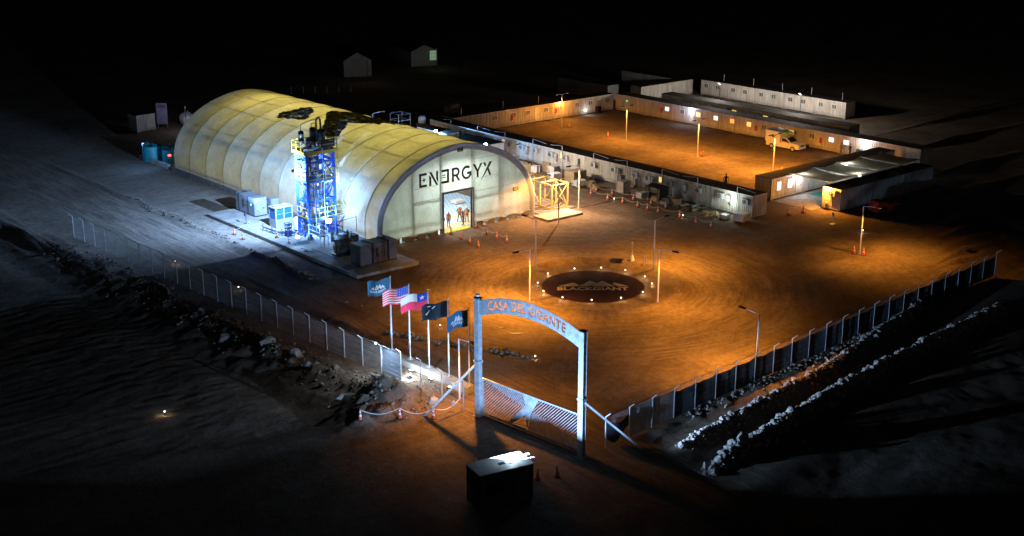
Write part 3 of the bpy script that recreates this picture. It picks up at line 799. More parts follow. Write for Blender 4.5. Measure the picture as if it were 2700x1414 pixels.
for k, (z0, z1) in enumerate(zip(LV, LV[1:])):
    for fc in (((TX0, TY0), (TX1, TY0)), ((TX0, TY0), (TX0, TY1)), ((TX0, TY1), (TX1, TY1)), ((TX1, TY0), (TX1, TY1))):
        (ax, ay), (bx_, by) = fc; mx, my = (ax + bx_) / 2, (ay + by) / 2
        if k == 4:
            segs = [((ax, ay, z0), (mx, my, z1 - .15)), ((bx_, by, z0), (mx, my, z1 - .15))]
        elif k % 2 == 1:
            segs = [((ax, ay, z0 + .05), (bx_, by, z1 - .2)), ((bx_, by, z0 + .05), (ax, ay, z1 - .2))]
        else:
            segs = [((ax, ay, z1 - .2), (mx, my, z0 + .1)), ((bx_, by, z1 - .2), (mx, my, z0 + .1))]
        for p, q in segs:
            mb = MB(); mb.bar(p, q, .09, .09); part('brace', mb, blue, tow)
def railing(pts, z, closed, name='railing'):
    n = len(pts); rng = range(n if closed else n - 1)
    mb = MB()
    for i in rng:
        a, b = pts[i], pts[(i + 1) % n]
        for h in (.12, .6, 1.1): mb.tube((*a, z + h), (*b, z + h), .036, n=6)
        L = math.dist(a, b); m_ = max(1, round(L / 1.05))
        for k in range(m_ + 1):
            t = k / m_; x = a[0] + (b[0] - a[0]) * t; y = a[1] + (b[1] - a[1]) * t
            mb.tube((x, y, z), (x, y, z + 1.1), .033, n=6)
    part(name, mb, yellow_p, tow)
e = .28
railing([(TX0 - e, TY0 - e), (TX1 + e, TY0 - e), (TX1 + e, TY1 + e), (TX0 - e, TY1 + e)], 9.3, True)
railing([(TX1 - .05, TY0 - .12), (TX0 + .1, TY0 - .12), (TX0 - .12, TY0 + .1), (TX0 - .12, TY1)], 6.4, False)
railing([(TX1 - .05, TY0 - .12), (TX0 + .1, TY0 - .12), (TX0 - .12, TY0 + .1), (TX0 - .12, TY1)], 2.4, False)
railing([(TX1, TY0 - .1), (TX1 + 1.15, TY0 - .1), (TX1 + 1.15, TY1), (TX1, TY1)], 2.4, False)
for z_, x1 in ((9.28, TX1 + e), (6.4, TX1), (2.4, TX1 + 1.2)):
    mb = MB(); x0 = TX0 - (e if z_ > 9 else .1)
    y0, y1 = (TY0 - e, TY1 + e) if z_ > 9 else (TY0 - .1, TY1 + .05)
    for k in range(int((y1 - y0) / .12)): mb.box(x0, y0 + k * .12, z_ - .03, x1, y0 + k * .12 + .05, z_)
    part('platform_grating', mb, grat, tow)
mb = MB(); z_ = 9.25
for a, b in (((TX0 - e, TY0 - e), (TX1 + e, TY0 - e)), ((TX1 + e, TY0 - e), (TX1 + e, TY1 + e)), ((TX1 + e, TY1 + e), (TX0 - e, TY1 + e)), ((TX0 - e, TY1 + e), (TX0 - e, TY0 - e))):
    mb.bar((*a, z_ + .02), (*b, z_ + .02), .04, .24)
part('toe_board', mb, yellow_p, tow)
mb = MB(); mb.bar((TX1 + 1.1, TY0 - .1, 2.3), (TX1, TY0 - .1, 1.1), .09, .09); mb.bar((TX1 + 1.1, TY1, 2.3), (TX1, TY1, 1.1), .09, .09); part('bracket', mb, blue, tow)
# caged ladder on the right-hand side
lx = TX1 + .45; ly = TY0 + .9
mb = MB()
for s in (-.22, .22): mb.tube((lx, ly + s, 2.4), (lx, ly + s, 10.4), .025, n=6)
for k in range(26): mb.tube((lx, ly - .22, 2.6 + k * .3), (lx, ly + .22, 2.6 + k * .3), .014, n=5)
part('ladder', mb, yellow_p, tow)
mb = MB()
for z_ in (4.6, 5.6, 6.5, 7.2, 8.2, 9.6, 10.4):
    pts = [(lx + .02 + .62 * math.sin(R(a)), ly + .4 * math.cos(R(a)), z_) for a in range(0, 181, 30)]
    mb.pipe(pts, .022, 5)
for a in (30, 60, 90, 120, 150): mb.tube((lx + .62 * math.sin(R(a)), ly + .4 * math.cos(R(a)), 4.6), (lx + .62 * math.sin(R(a)), ly + .4 * math.cos(R(a)), 10.4), .014, n=5)
part('ladder_cage', mb, yellow_p, tow)
# columns, vessels and pipes inside
def vessel(x, y, z0, z1, r, mat, name='vessel'):
    mb = MB(); h = z1 - z0
    mb.lathe([(0.01, 0), (r * .6, .02), (r, .14), (r, .3), (r * 1.06, .3), (r * 1.06, .36), (r, .36), (r, h - .36), (r * 1.06, h - .36), (r * 1.06, h - .3), (r, h - .3), (r, h - .12), (r * .6, h - .02), (.01, h)], (x, y, z0), 14)
    return part(name, mb, mat, tow, True)
vessel(67.25, 112.2, 1.2, 8.9, .22, vess, 'column'); vessel(67.15, 111.25, 6.5, 8.8, .28, vess_dk, 'column'); vessel(68.5, 111.9, .8, 8.6, .26, vess, 'column'); vessel(69.2, 111.2, 2.6, 6.0, .2, vess, 'column')
vessel(66.95, 112.1, 10.0, 11.4, .27, vess_dk); vessel(68.45, 112.3, 9.4, 11.55, .33, vess_dk); vessel(69.0, 111.6, 9.5, 11.4, .4, vess_dk); vessel(67.5, 111.6, 9.4, 10.7, .3, vess)
mb = MB(); mb.lathe([(.16, 0), (.4, .3), (.4, .34), (.01, .35)], (69.0, 111.6, 9.35), 14); part('vessel', mb, vess_dk, tow)
mb = MB(); mb.pipe([(66.95, 112.1, 11.35), (66.95, 112.1, 12.0), (67.9, 112.1, 12.25), (68.7, 112.0, 12.35)], .04, 6); part('pipe', mb, vess, tow)
mb = MB(); mb.pipe([(68.7, 112.0, 9.6), (68.7, 112.0, 12.3)] + [(68.85 - .2 * math.cos(R(a)) + 0.05, 111.85, 12.3 + .22 * math.sin(R(a))) for a in range(0, 181, 30)] + [(69.08, 111.75, 11.4)], .11, 8); part('pipe', mb, vess, tow)
mb = MB(); mb.pipe([(68.3, 112.3, 11.5), (68.3, 112.3, 11.9), (68.6, 112.3, 11.9)], .05, 6); part('pipe', mb, vess, tow)
rp = random.Random(3)
for k in range(26):
    x = rp.uniform(TX0 + .3, TX1 - .25); y = rp.uniform(TY0 + .25, TY1 - .2); z0 = rp.choice([.8, 2.5, 4.0]); z1 = z0 + rp.choice([1.8, 3.2, 4.5]); x2 = rp.uniform(TX0 + .3, TX1 - .25)
    mb = MB(); mb.pipe([(x, y, z0), (x, y, min(z1, 9.1)), (x2, y, min(z1, 9.1))], rp.uniform(.02, .045), 6); part('pipe', mb, vess if k % 3 else vess_dk, tow)
for k in range(14):
    x = rp.uniform(TX0 + .3, TX1 - .4); y = rp.uniform(TY0 + .2, TY1 - .3); z0 = rp.choice([2.45, 4.4, 6.45, .7])
    mb = MB(); mb.cbox((x, y, z0 + .2), (.24, .2, .3)); mb.tube((x, y, z0 + .35), (x, y, z0 + .55), .06); part('valve', mb, vess_dk if k % 2 else blue, tow)
mb = MB(); mb.cbox((68.7, 111.4, 8.1), (.35, .35, .5)); mb.cbox((68.6, 111.3, 7.0), (.28, .28, .35)); part('motor', mb, blue, tow)
for x in (67.2, 68.3):
    mb = MB(); mb.tube((x, TY0 - .3, .6), (x, TY0 - .3, 10.2 if x > 68 else 4.6), .032, n=6); part('pipe', mb, steel, tow)
# sign on the top railing
mb = MB(); mb.box(68.15, TY0 - e - .07, 9.75, 69.75, TY0 - e - .035, 10.55); sg = part('sign_board', mb, M('dark_sign', (0.02, 0.028, 0.035), .5), tow)
v, f = fit_text('EVAPORATION STAGE', 1.3, .15, .01)
obj('lettering', flat_mesh('lettering', v, f, lambda a, b: (68.3 + a - TX0, TY0 - e - .078 - TY0, 9.95 + b - .3), plastic_w), tow)
v, f = fit_text('ENERGYX', .5, .11, .02)
obj('lettering', flat_mesh('lettering', v, f, lambda a, b: (69.1 + a - TX0, -e - .078, 10.3 + b - .3), plastic_w), tow)

# ---- flood lamps at the tower foot
def flood_head(root, c, d, s=.28, mat=None, em=60, name='lamp_head'):
    """square flood lamp body at c facing unit vector d"""
    c = Vector(c); d = Vector(d).normalized(); up = Vector((0, 0, 1)); a = d.cross(up)
    a = a.normalized() if a.length > .05 else Vector((1, 0, 0)); b = a.cross(d)
    mb = MB(); mb.prism([(-s, -s * .8), (s, -s * .8), (s, s * .8), (-s, s * .8)], lambda p, q: c + a * p * .7 + b * q * .7 - d * .16, lambda p, q: c + a * p + b * q)
    h = part(name, mb, steel_dk, root)
    mb = MB(); mb.prism([(-s * .88, -s * .7), (s * .88, -s * .7), (s * .88, s * .7), (-s * .88, s * .7)], lambda p, q: c + a * p + b * q + d * .003, lambda p, q: c + a * p + b * q + d * .02)
    return part('lens', mb, EM('flood_lens', (0.82, 0.92, 1.0), em), root)
fl1 = thing('work_light', 'dazzling work light on a low stand at the corner of the blue tower', 'work light', (64.6, 109.75, .3), 0, 'work lights round the tower')
mb = MB()
for s in (-.22, .22): mb.tube((64.6 + s, 109.75, .3), (64.6 + s, 109.75, 1.05), .02, n=6)
mb.tube((64.3, 109.6, .32), (64.9, 109.6, .32), .02, n=6); mb.tube((64.3, 109.9, .32), (64.9, 109.9, .32), .02, n=6); part('stand', mb, steel, fl1)
flood_head(fl1, (64.55, 109.7, 1.2), (-.55, -.65, .25), .2)
fl2 = thing('work_light', 'dazzling work light hung under the lower platform of the blue tower', 'work light', (68.68, 110.35, 1.9), 0, 'work lights round the tower')
flood_head(fl2, (68.66, 110.33, 2.02), (-.55, -.75, .2), .28)
mb = MB(); mb.bar((68.68, 110.38, 2.1), (68.68, 110.6, 2.3), .04); part('bracket', mb, steel_dk, fl2)
fl3 = thing('work_light', 'hooded work light on an arm reaching left from the blue tower', 'work light', (66.5, 110.6, 7.7), 0, 'work lights round the tower')
mb = MB(); mb.box(64.8, 110.5, 7.7, 65.0, 110.68, 7.92); mb.bar((64.9, 110.6, 7.93), (66.6, 110.62, 8.1), .04); part('lamp_head', mb, steel_dk, fl3)
tl = lamp('tower_light', 'SPOT', (64.9, 110.75, 7.8), 44000, (0.36, 0.58, 1.0), radius=.06, spot=179.5, blend=0.0, aim=(64.9, 140.75, 7.8)); beam(tl, (0.1, -.14, -.98), 2.4, .04)
lamp('tower_light', 'SPOT', (64.4, 109.9, 1.5), 1800, COOL, radius=.12, spot=100, blend=.5, aim=(71, 107.6, 5.0))
lamp('tower_light', 'SPOT', (64.8, 120.6, 1.9), 2600, COOL, radius=.12, spot=70, blend=.7, aim=(71.5, 127.5, 7.2))  # extra spot added to light the left flank of the shelter
lamp('tower_light', 'SPOT', (66.9, 108.3, 1.7), 5200, COOL, radius=.12, spot=84, blend=.7, aim=(72.6, 111.6, 6.8))  # extra spot added to light the shelter flank past the tower
lamp('tower_light', 'POINT', (69.98, 111.75, 6.1), 1250, COOL, radius=.1)  # extra unseen light added to brighten the upper shelter flank
lamp('tower_light', 'POINT', (64.3, 109.5, 1.6), 110, COOL, radius=.12)
lamp('tower_light', 'POINT', (68.6, 110.05, 2.0), 150, COOL, radius=.12)
lamp('tower_light', 'POINT', (68.2, 111.7, 1.2), 420, (0.2, 0.42, 1.0), radius=.15)
fl5 = thing('work_light', 'small work light clamped to the grey walkway before the tower', 'work light', (66.85, 108.3, 1.42), 0, 'work lights round the tower')  # lamp body made up for the added walkway spot
mb = MB(); mb.box(66.78, 108.2, 1.42, 66.88, 108.4, 1.62); part('lamp_head', mb, steel_dk, fl5)
fl6 = thing('work_light', 'small work light on the shelter side of the blue tower', 'work light', (69.9, 111.75, 6.2), 0, 'work lights round the tower')  # lamp body made up for the added point light
mb = MB(); mb.box(69.86, 111.6, 6.15, 69.95, 111.9, 6.35); part('lamp_head', mb, steel_dk, fl6)
fl4 = thing('work_light', 'low work light on the pad edge before the pale generator', 'work light', (64.7, 120.5, .3), 0, 'work lights round the tower')  # stand and lamp made up for the added left flank spot
mb = MB(); mb.bar((64.7, 120.5, .3), (64.7, 120.5, 1.2), .05); mb.box(64.5, 120.3, .3, 64.9, 120.7, .34); part('stand', mb, steel_dk, fl4)
mb = MB(); mb.box(64.55, 120.4, 1.2, 64.75, 120.6, 1.5); part('lamp_head', mb, steel_dk, fl4)

# ---- machines on the pad
enc = M('enclosure_grey', (0.24, 0.26, 0.29), .45, .1, var=.12)
def gen(name, label, x0, y0, x1, y1, h, mat, along='y', group='power units on the pad'):
    t = thing(name, label, 'generator', ((x0 + x1) / 2, (y0 + y1) / 2, .3), 0, group)
    z0 = .42
    mb = MB(); mb.box(x0 + .03, y0 + .03, .3, x1 - .03, y1 - .03, z0); part('skid', mb, steel_dk, t)
    mb = MB(); mb.box(x0, y0, z0, x1, y1, .3 + h); b = part('housing', mb, mat, t)
    bm_ = bmesh.new(); bm_.from_mesh(b.data); bmesh.ops.bevel(bm_, geom=bm_.edges[:], offset=.04, segments=2, affect='EDGES'); bm_.to_mesh(b.data); bm_.free()
    return t
g1 = gen('generator', 'pale grey generator housing with a green light at the left end of the pad', 66.7, 122.15, 68.25, 126.3, 2.1, enc)
for y in (123.45, 125.5):
    mb = MB(); mb.box(66.66, y, .42, 68.29, y + .1, 2.43); part('band', mb, steel_dk, g1)
mb = MB(); mb.box(66.67, 124.5, 1.0, 66.695, 124.7, 1.9); part('vent', mb, steel_dk, g1)
for y in (124.2, 124.0): mb = MB(); mb.box(66.66, y, 1.3, 66.7, y + .06, 1.4); part('latch', mb, black, g1)
for z_ in (.9, 1.5): mb = MB(); mb.box(67.05, 122.1, z_, 67.15, 122.15, z_ + .1); part('latch', mb, black, g1)
mb = MB(); mb.box(67.7, 122.1, 1.15, 67.85, 122.15, 1.27); part('latch', mb, black, g1)
mb = MB(); mb.box(66.95, 122.12, .5, 68.15, 122.148, 2.2); part('door', mb, M('enclosure_door', (.27, .29, .32), .45), g1)
mb = MB(); mb.cbox((66.69, 122.9, 1.6), (.05, .14, .14)); part('status_light', mb, EM('green_led', (.1, 1, .45), 6), g1)
mb = MB(); mb.lathe([(.01, .05), (.3, .05), (.34, 0)], (67.5, 125.7, 2.4), 14); part('exhaust_cap', mb, steel_dk, g1)
cab = gen('power_cabinet', 'slim grey cabinet standing behind the pale generator', 68.5, 121.6, 69.45, 122.6, 1.85, enc)
mb = MB()
for k in range(5): mb.box(69.46, 121.75, .8 + k * .22, 69.48, 122.45, .9 + k * .22)
part('vent', mb, steel_dk, cab)
cab['category'] = 'cabinet'
# chiller with blue coil panels
chw = M('chiller_white', (.28, .29, .3), .5, var=.1)
ch = thing('chiller', 'white chiller with blue coil panels and roof fans beside the blue tower', 'chiller', (67.15, 117.3, .3))
mb = MB(); chw = M('chiller_white', (.28, .29, .3), .5, var=.1)
mb.box(66.1, 116.65, .3, 68.2, 118.0, 1.25); part('base_cabinet', mb, chw, ch)
coil = M('blue_coil', (0.02, 0.14, 0.40), .4, .2, var=.15)
for x0, x1 in ((66.25, 67.05), (67.25, 68.05)):
    mb = MB(); mb.box(x0, 116.7, 1.27, x1, 116.76, 2.3); part('coil_panel', mb, coil, ch)
    mb = MB(); mb.box(x0 - .03, 116.66, 1.75, x1 + .03, 116.7, 1.79); part('coil_bar', mb, chw, ch)
mb = MB(); mb.box(66.12, 116.85, 1.27, 66.17, 117.85, 2.3); part('coil_panel', mb, coil, ch)
mb = MB()
for x in (66.1, 67.07, 68.08): mb.box(x, 116.64, 1.25, x + .14, 116.78, 2.42)
mb.box(66.1, 117.88, 1.25, 66.2, 118.0, 2.42); mb.box(66.2, 116.9, 1.27, 68.1, 117.9, 2.3); part('frame', mb, chw, ch)
mb = MB(); mb.box(66.05, 116.6, 2.42, 68.25, 118.05, 2.5); part('top_plate', mb, chw, ch)
for x in (66.65, 67.65):
    mb = MB(); mb.lathe([(.42, 0), (.42, .12), (.38, .12), (.36, .03), (.01, .03)], (x, 117.3, 2.5), 16); part('fan', mb, chw, ch)
# dark generator with the slash emblem
gdk = M('dark_enclosure', (0.16, 0.18, 0.20), .5, .15, var=.2)
g2 = gen('generator', 'large dark grey generator with a slash emblem at the near corner of the pad', 65.25, 99.45, 69.5, 101.2, 2.05, gdk)
for x in (66.55, 68.35):
    mb = MB(); mb.box(x, 99.4, .42, x + .22, 101.25, 2.39); part('band', mb, black, g2)
xm = lambda a, b: (67.0 + a, 99.43, .85 + b)
mb = MB()
for p in ([(.2, 1.05), (.36, 1.05), (.12, .25), (-.12, -.15)], [(.0, 1.02), (.12, 1.05), (.17, .75), (.12, .6)], [(.17, .5), (.24, .6), (.38, .15), (.25, .15)]):
    mb.prism(p, xm, lambda a, b: (67.0 + a, 99.425, .85 + b))
part('emblem', mb, black, g2)
for x in (67.45, 67.75): mb = MB(); mb.box(x, 99.43, 1.3, x + .08, 99.45, 1.38); part('latch', mb, black, g2)
mb = MB(); mb.box(67.95, 99.43, .9, 68.05, 99.448, 1.7); part('vent', mb, steel_dk, g2)
mb = MB(); mb.lathe([(.18, 0), (.18, .02), (.12, .02), (.12, 0)], (69.05, 99.44, 1.75), 12, 'y'); mb.box(68.9, 99.43, 1.95, 69.2, 99.44, 2.02); part('emblem', mb, black, g2)
v, f = fit_text('ENERGYX', .6, .1, .02)
obj('lettering', flat_mesh('lettering', v, f, lambda a, b: (67.3 + a - 67.375, 99.435 - 100.325, 2.1 + b - .3), plastic_w), g2)
mb = MB(); mb.lathe([(.01, .25), (.1, .25), (.1, .05), (.22, .05), (.22, 0)], (68.8, 100.6, 2.35), 12); mb.tube((68.8, 100.6, 2.55), (68.6, 100.5, 2.7), .05); part('exhaust', mb, steel_dk, g2)
# horizontal boiler drum on its skid
bo = thing('boiler_drum', 'big stained boiler drum on a skid with yellow valves beside the dark generator', 'boiler', (66.3, 104.2, .3))
drum = M('drum_jacket', (0.34, 0.37, 0.40), .4, .4, var=.45, vs=2.2)
mb = MB(); mb.lathe([(.01, 0), (.55, .02), (.72, .1), (.74, .14), (.74, 1.6), (.72, 1.66), (.55, 1.74), (.01, 1.76)], (65.5, 104.15, 1.2), 24, 'x'); part('drum', mb, drum, bo, True)
mb = MB()
for x in (65.9, 66.5, 67.0): mb.lathe([(.75, -.02), (.765, -.02), (.765, .02), (.75, .02)], (x, 104.15, 1.2), 24, 'x')
part('hoop', mb, steel_dk, bo)
mb = MB(); mb.box(65.4, 103.5, .3, 67.4, 104.8, .45); mb.box(65.7, 103.6, .45, 65.9, 104.7, .7); mb.box(66.9, 103.6, .45, 67.1, 104.7, .7); part('skid', mb, steel_dk, bo)
mb = MB(); mb.cbox((66.4, 104.2, 2.2), (.8, .6, .45)); part('control_box', mb, steel, bo)
mb = MB(); mb.cbox((65.55, 104.75, 2.1), (.3, .12, 1.0)); part('panel', mb, plastic_w, bo)
for k in range(7):
    a = k * .9; mb = MB(); mb.lathe([(.03, -.02), (.11, -.02), (.11, .02), (.03, .02)], (65.42, 104.15 + .33 * math.cos(a) - .1, .95 + .3 * math.sin(a)), 10, 'x'); part('valve_wheel', mb, yellow_p, bo)
mb = MB(); mb.pipe([(65.3, 103.7, .4), (65.3, 103.7, 1.5), (65.35, 104.2, 1.9)], .06); mb.tube((66.9, 104.1, 1.9), (66.9, 104.1, 2.7), .1); mb.pipe([(67.1, 103.7, 1.9), (67.1, 103.7, 2.6), (66.2, 103.7, 2.6)], .05); part('pipe', mb, vess_dk, bo)
fan = thing('blower_cabinet', 'dark square cabinet behind the boiler drum', 'cabinet', (68.2, 105.3, .3))
mb = MB(); mb.box(67.7, 104.9, .3, 68.7, 105.8, 1.75); part('housing', mb, gdk, fan)
mb = MB(); mb.lathe([(.28, 0), (.3, .02), (.25, .03)], (68.2, 104.88, 1.1), 14, 'y'); part('fan_guard', mb, steel, fan)
gr = thing('handrail', 'dark goose-neck handrail beside the boiler drum', 'handrail', (68.0, 106.6, .3))
mb = MB(); mb.pipe([(67.2, 106.4, .3), (67.2, 106.4, 3.0), (69.6, 106.6, 3.1), (69.6, 106.6, 1.6)], .03); mb.pipe([(66.3, 107.5, .3), (66.3, 107.5, 2.8), (67.9, 106.5, 2.4), (67.9, 106.5, .3)], .03); part('rail', mb, steel_dk, gr)
wp = thing('walkway', 'small grey steel walkway with handrails in front of the tower', 'walkway', (66.4, 108.6, .3))
mb = MB(); mb.box(65.9, 107.6, 1.35, 66.8, 109.8, 1.42); part('deck', mb, grat, wp)
mb = MB()
for y in (107.6, 109.7):
    for x in (65.9, 66.8): mb.tube((x, y, .3), (x, y, 2.3), .03, n=6)
for z_ in (1.8, 2.3): mb.tube((65.9, 107.6, z_), (65.9, 109.7, z_), .025, n=6); mb.tube((66.8, 107.6, z_), (66.8, 109.7, z_), .025, n=6)
part('handrail', mb, steel, wp)
tk = thing('buffer_tank', 'squat white round tank between the chiller and the tower', 'tank', (67.6, 114.6, .3))
mb = MB(); mb.lathe([(.48, 0), (.5, .05), (.5, 1.15), (.45, 1.25), (.1, 1.3), (.01, 1.3)], (67.6, 114.6, .45), 20); part('shell', mb, white_p, tk, True)
mb = MB()
for a in range(3): mb.tube((67.6 + .4 * math.cos(a * 2.1), 114.6 + .4 * math.sin(a * 2.1), .3), (67.6 + .4 * math.cos(a * 2.1), 114.6 + .4 * math.sin(a * 2.1), .5), .04)
part('foot', mb, steel_dk, tk)
pr_ = thing('pipe_rack', 'low rack of shiny pipes with blue supports beside the chiller', 'pipe rack', (65.3, 115.2, .3))
for k in range(4):
    mb = MB(); y = .12 * k; mb.pipe([(64.7 + y, 117.4 - k * .2, .75 - .1 * k), (64.9 + y, 114.2, .75 - .1 * k), (66.4, 112.9 + y, .75 - .1 * k)], .04, 6); part('pipe', mb, vess, pr_)
for x, y in ((64.75, 117.0), (64.9, 115.4), (65.2, 113.9)):
    mb = MB(); mb.bar((x, y, .3), (x, y, 1.05), .07); mb.bar((x - .1, y, .5), (x + .5, y, .5), .05); part('support', mb, blue, pr_)
vr = thing('valve_rack', 'blue valve rack standing on the pad left of the tower', 'valve rack', (65.6, 113.2, .3))
mb = MB()
for x in (65.35, 65.85):
    for y in (113.0, 113.5): mb.bar((x, y, .3), (x, y, 1.75), .06)
for z_ in (.55, .95, 1.35, 1.7):
    for y in (113.0, 113.5): mb.bar((65.35, y, z_), (65.85, y, z_), .05)
part('frame', mb, blue, vr)
mb = MB()
for k in range(4): mb.tube((65.3, 113.25, .5 + k * .36), (65.9, 113.25, .5 + k * .36), .09); mb.cbox((65.6, 113.05, .5 + k * .36), (.2, .25, .2))
part('valve', mb, vess_dk, vr)
hs = MB(); pts = [(64.2 + .5 * math.sin(k * .5) * (k / 14), 108.4 - k * .12 + .3 * math.cos(k * .6), .34) for k in range(15)]; hs.pipe(pts, .025, 5); o = hs.build('cable', black); setp(o, 'black cable trailing across the pad below the work light', 'cable')
mb = MB(); mb.box(64.95, 102.8, .302, 65.0, 107.8, .33); o = mb.build('steel_angle', steel_dk); setp(o, 'thin dark steel angle lying along the pad', 'steel angle')
# cladding trough between the shelter and the machines
tr = MB(); tr.box(69.75, 112.9, .3, 70.2, 127.2, .5); o = tr.build('cable_trough', steel_dk); setp(o, 'long dark cable trough along the shelter behind the machines', 'cable trough')
# ================================================================ CONTAINER CABINS
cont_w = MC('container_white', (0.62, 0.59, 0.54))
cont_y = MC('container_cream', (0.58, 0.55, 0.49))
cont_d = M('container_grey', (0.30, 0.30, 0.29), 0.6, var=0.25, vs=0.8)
roof_bk = M('roof_felt', (0.022, 0.022, 0.020), 0.85, var=0.4, vs=1.0, bs=.3)
ac_w = M('ac_casing', (0.55, 0.55, 0.53), 0.5, var=.12)
win_dk = M('window_unlit', (0.16, 0.15, 0.14), 0.3, var=.2)
red_p = M('red_paint', (0.45, 0.03, 0.03), .45, var=.15)
win_warm = EM('window_warm', (1.0, 0.66, 0.18), 0.95)
win_cool = EM('window_cool', (0.80, 0.90, 1.0), 0.95)
win_amber = EM('window_amber', (1.0, 0.45, 0.08), 0.8)
_cache = {}
def corr(L, z0, z1, key):
    """corrugated sheet in the xz plane, y = 0 outside, pitch .28"""
    k = ('c', round(L, 2), z0, z1, key)
    if k in _cache: return _cache[k]
    n = max(2, round(L / 0.28)); p = L / n; xs = []
    for i in range(n):
        xs += [(i * p, 0), (i * p + p * .30, 0), (i * p + p * .5, .06), (i * p + p * .80, .06)]
    xs.append((L, 0)); mb = MB(); mb.grid([[(x, y, z0) for x, y in xs], [(x, y, z1) for x, y in xs]])
    _cache[k] = mb.mesh('wall_sheet', key); return _cache[k]
def boxmesh(key, mat, *boxes):
    k = (key, mat.name)
    if k not in _cache:
        mb = MB()
        for b in boxes: mb.box(*b)
        _cache[k] = mb.mesh(key, mat)
    return _cache[k]
CH = 2.6; CD = 2.44; CB = 0.16
def ac_unit(root, x, z=1.85, y=0.0, dy=-1):
    if 'ac' not in _cache:
        mb = MB(); mb.box(-.42, -.36, -.29, .42, -.06, .29); mb.box(-.36, -.06, -.36, -.3, .02, -.29); mb.box(.3, -.06, -.36, .36, .02, -.29); mb.box(-.44, -.38, .29, .44, -.02, .315)
        _cache['ac'] = mb.mesh('air_conditioner', ac_w)
        mb = MB(); mb.lathe([(.01, -.005), (.22, -.005), (.24, .0), (.24, -.025), (.215, -.025), (.21, -.006)], (-.1, -.365, 0), 18, 'y'); _cache['acf'] = mb.mesh('fan_grille', steel_dk)
        mb = MB(); mb.lathe([(.01, 0), (.05, 0), (.05, -.01), (.01, -.01)], (-.1, -.372, 0), 10, 'y')
        for a in range(0, 360, 45): mb.bar((-.1, -.375, 0), (-.1 + .2 * math.cos(R(a)), -.375, .2 * math.sin(R(a))), .012)
        _cache['acg'] = mb.mesh('fan_guard', ac_w)
        mb = MB(); mb.pipe([(.42, -.2, .05), (.62, -.12, .1), (.7, -.03, .3)], .03, 5); _cache['acp'] = mb.mesh('hose', plastic_w)
    a = obj('air_conditioner', _cache['ac'], root, (x, y, z)); obj('fan_grille', _cache['acf'], a); obj('fan_guard', _cache['acg'], a); obj('hose', _cache['acp'], a)
def heater(root, x, z=1.75):
    if 'wh' not in _cache:
        mb = MB(); mb.lathe([(.01, 0), (.15, 0), (.18, .03), (.18, .72), (.15, .75), (.01, .75)], (0, -.26, 0), 12); mb.box(-.05, -.1, .1, .05, .02, .65); _cache['wh'] = mb.mesh('water_heater', ac_w, True)
        mb = MB(); mb.pipe([(.05, -.26, 0), (.05, -.26, -.2), (.2, -.05, -.3)], .03, 5); mb.cbox((.1, -.2, -.22), (.2, .1, .1)); _cache['whp'] = mb.mesh('pipe', steel_dk)
    a = obj('water_heater', _cache['wh'], root, (x, 0, z - .37)); obj('pipe', _cache['whp'], a)
def window(root, x, mat, w=.8, h=.62, z=1.72, face=0):
    k = ('w', mat.name, w, h)
    if k not in _cache:
        mb = MB(); f = .05
        mb.box(-w / 2 - f, -.05, -h / 2 - f, w / 2 + f, .05, -h / 2); mb.box(-w / 2 - f, -.05, h / 2, w / 2 + f, .05, h / 2 + f)
        mb.box(-w / 2 - f, -.05, -h / 2, -w / 2, .05, h / 2); mb.box(w / 2, -.05, -h / 2, w / 2 + f, .05, h / 2); mb.box(-.02, -.045, -h / 2, .02, .03, h / 2)
        _cache[k] = mb.mesh('window', white_p)
        mb = MB(); mb.box(-w / 2, -.02, -h / 2, w / 2, -.012, h / 2); _cache[k + ('p',)] = mb.mesh('pane', mat)
    a = obj('window', _cache[k], root, (x, 0, z)); obj('pane', _cache[k + ('p',)], a)
def cdoor(root, x, mat, w=.9, lit=None):
    k = ('d', mat.name)
    if k not in _cache:
        mb = MB(); mb.box(-w / 2, -.03, CB + .1, w / 2, .02, 2.2); mb.box(-w / 2 - .05, -.04, CB + .1, -w / 2, .04, 2.25); mb.box(w / 2, -.04, CB + .1, w / 2 + .05, .04, 2.25); mb.box(-w / 2, -.04, 2.2, w / 2, .04, 2.25)
        _cache[k] = mb.mesh('door', mat)
        mb = MB(); mb.box(w / 2 - .15, -.07, 1.1, w / 2 - .08, -.03, 1.22); _cache['dh'] = mb.mesh('handle', steel_dk)
    a = obj('door', _cache[k], root, (x, 0, 0)); obj('handle', _cache['dh'], a)
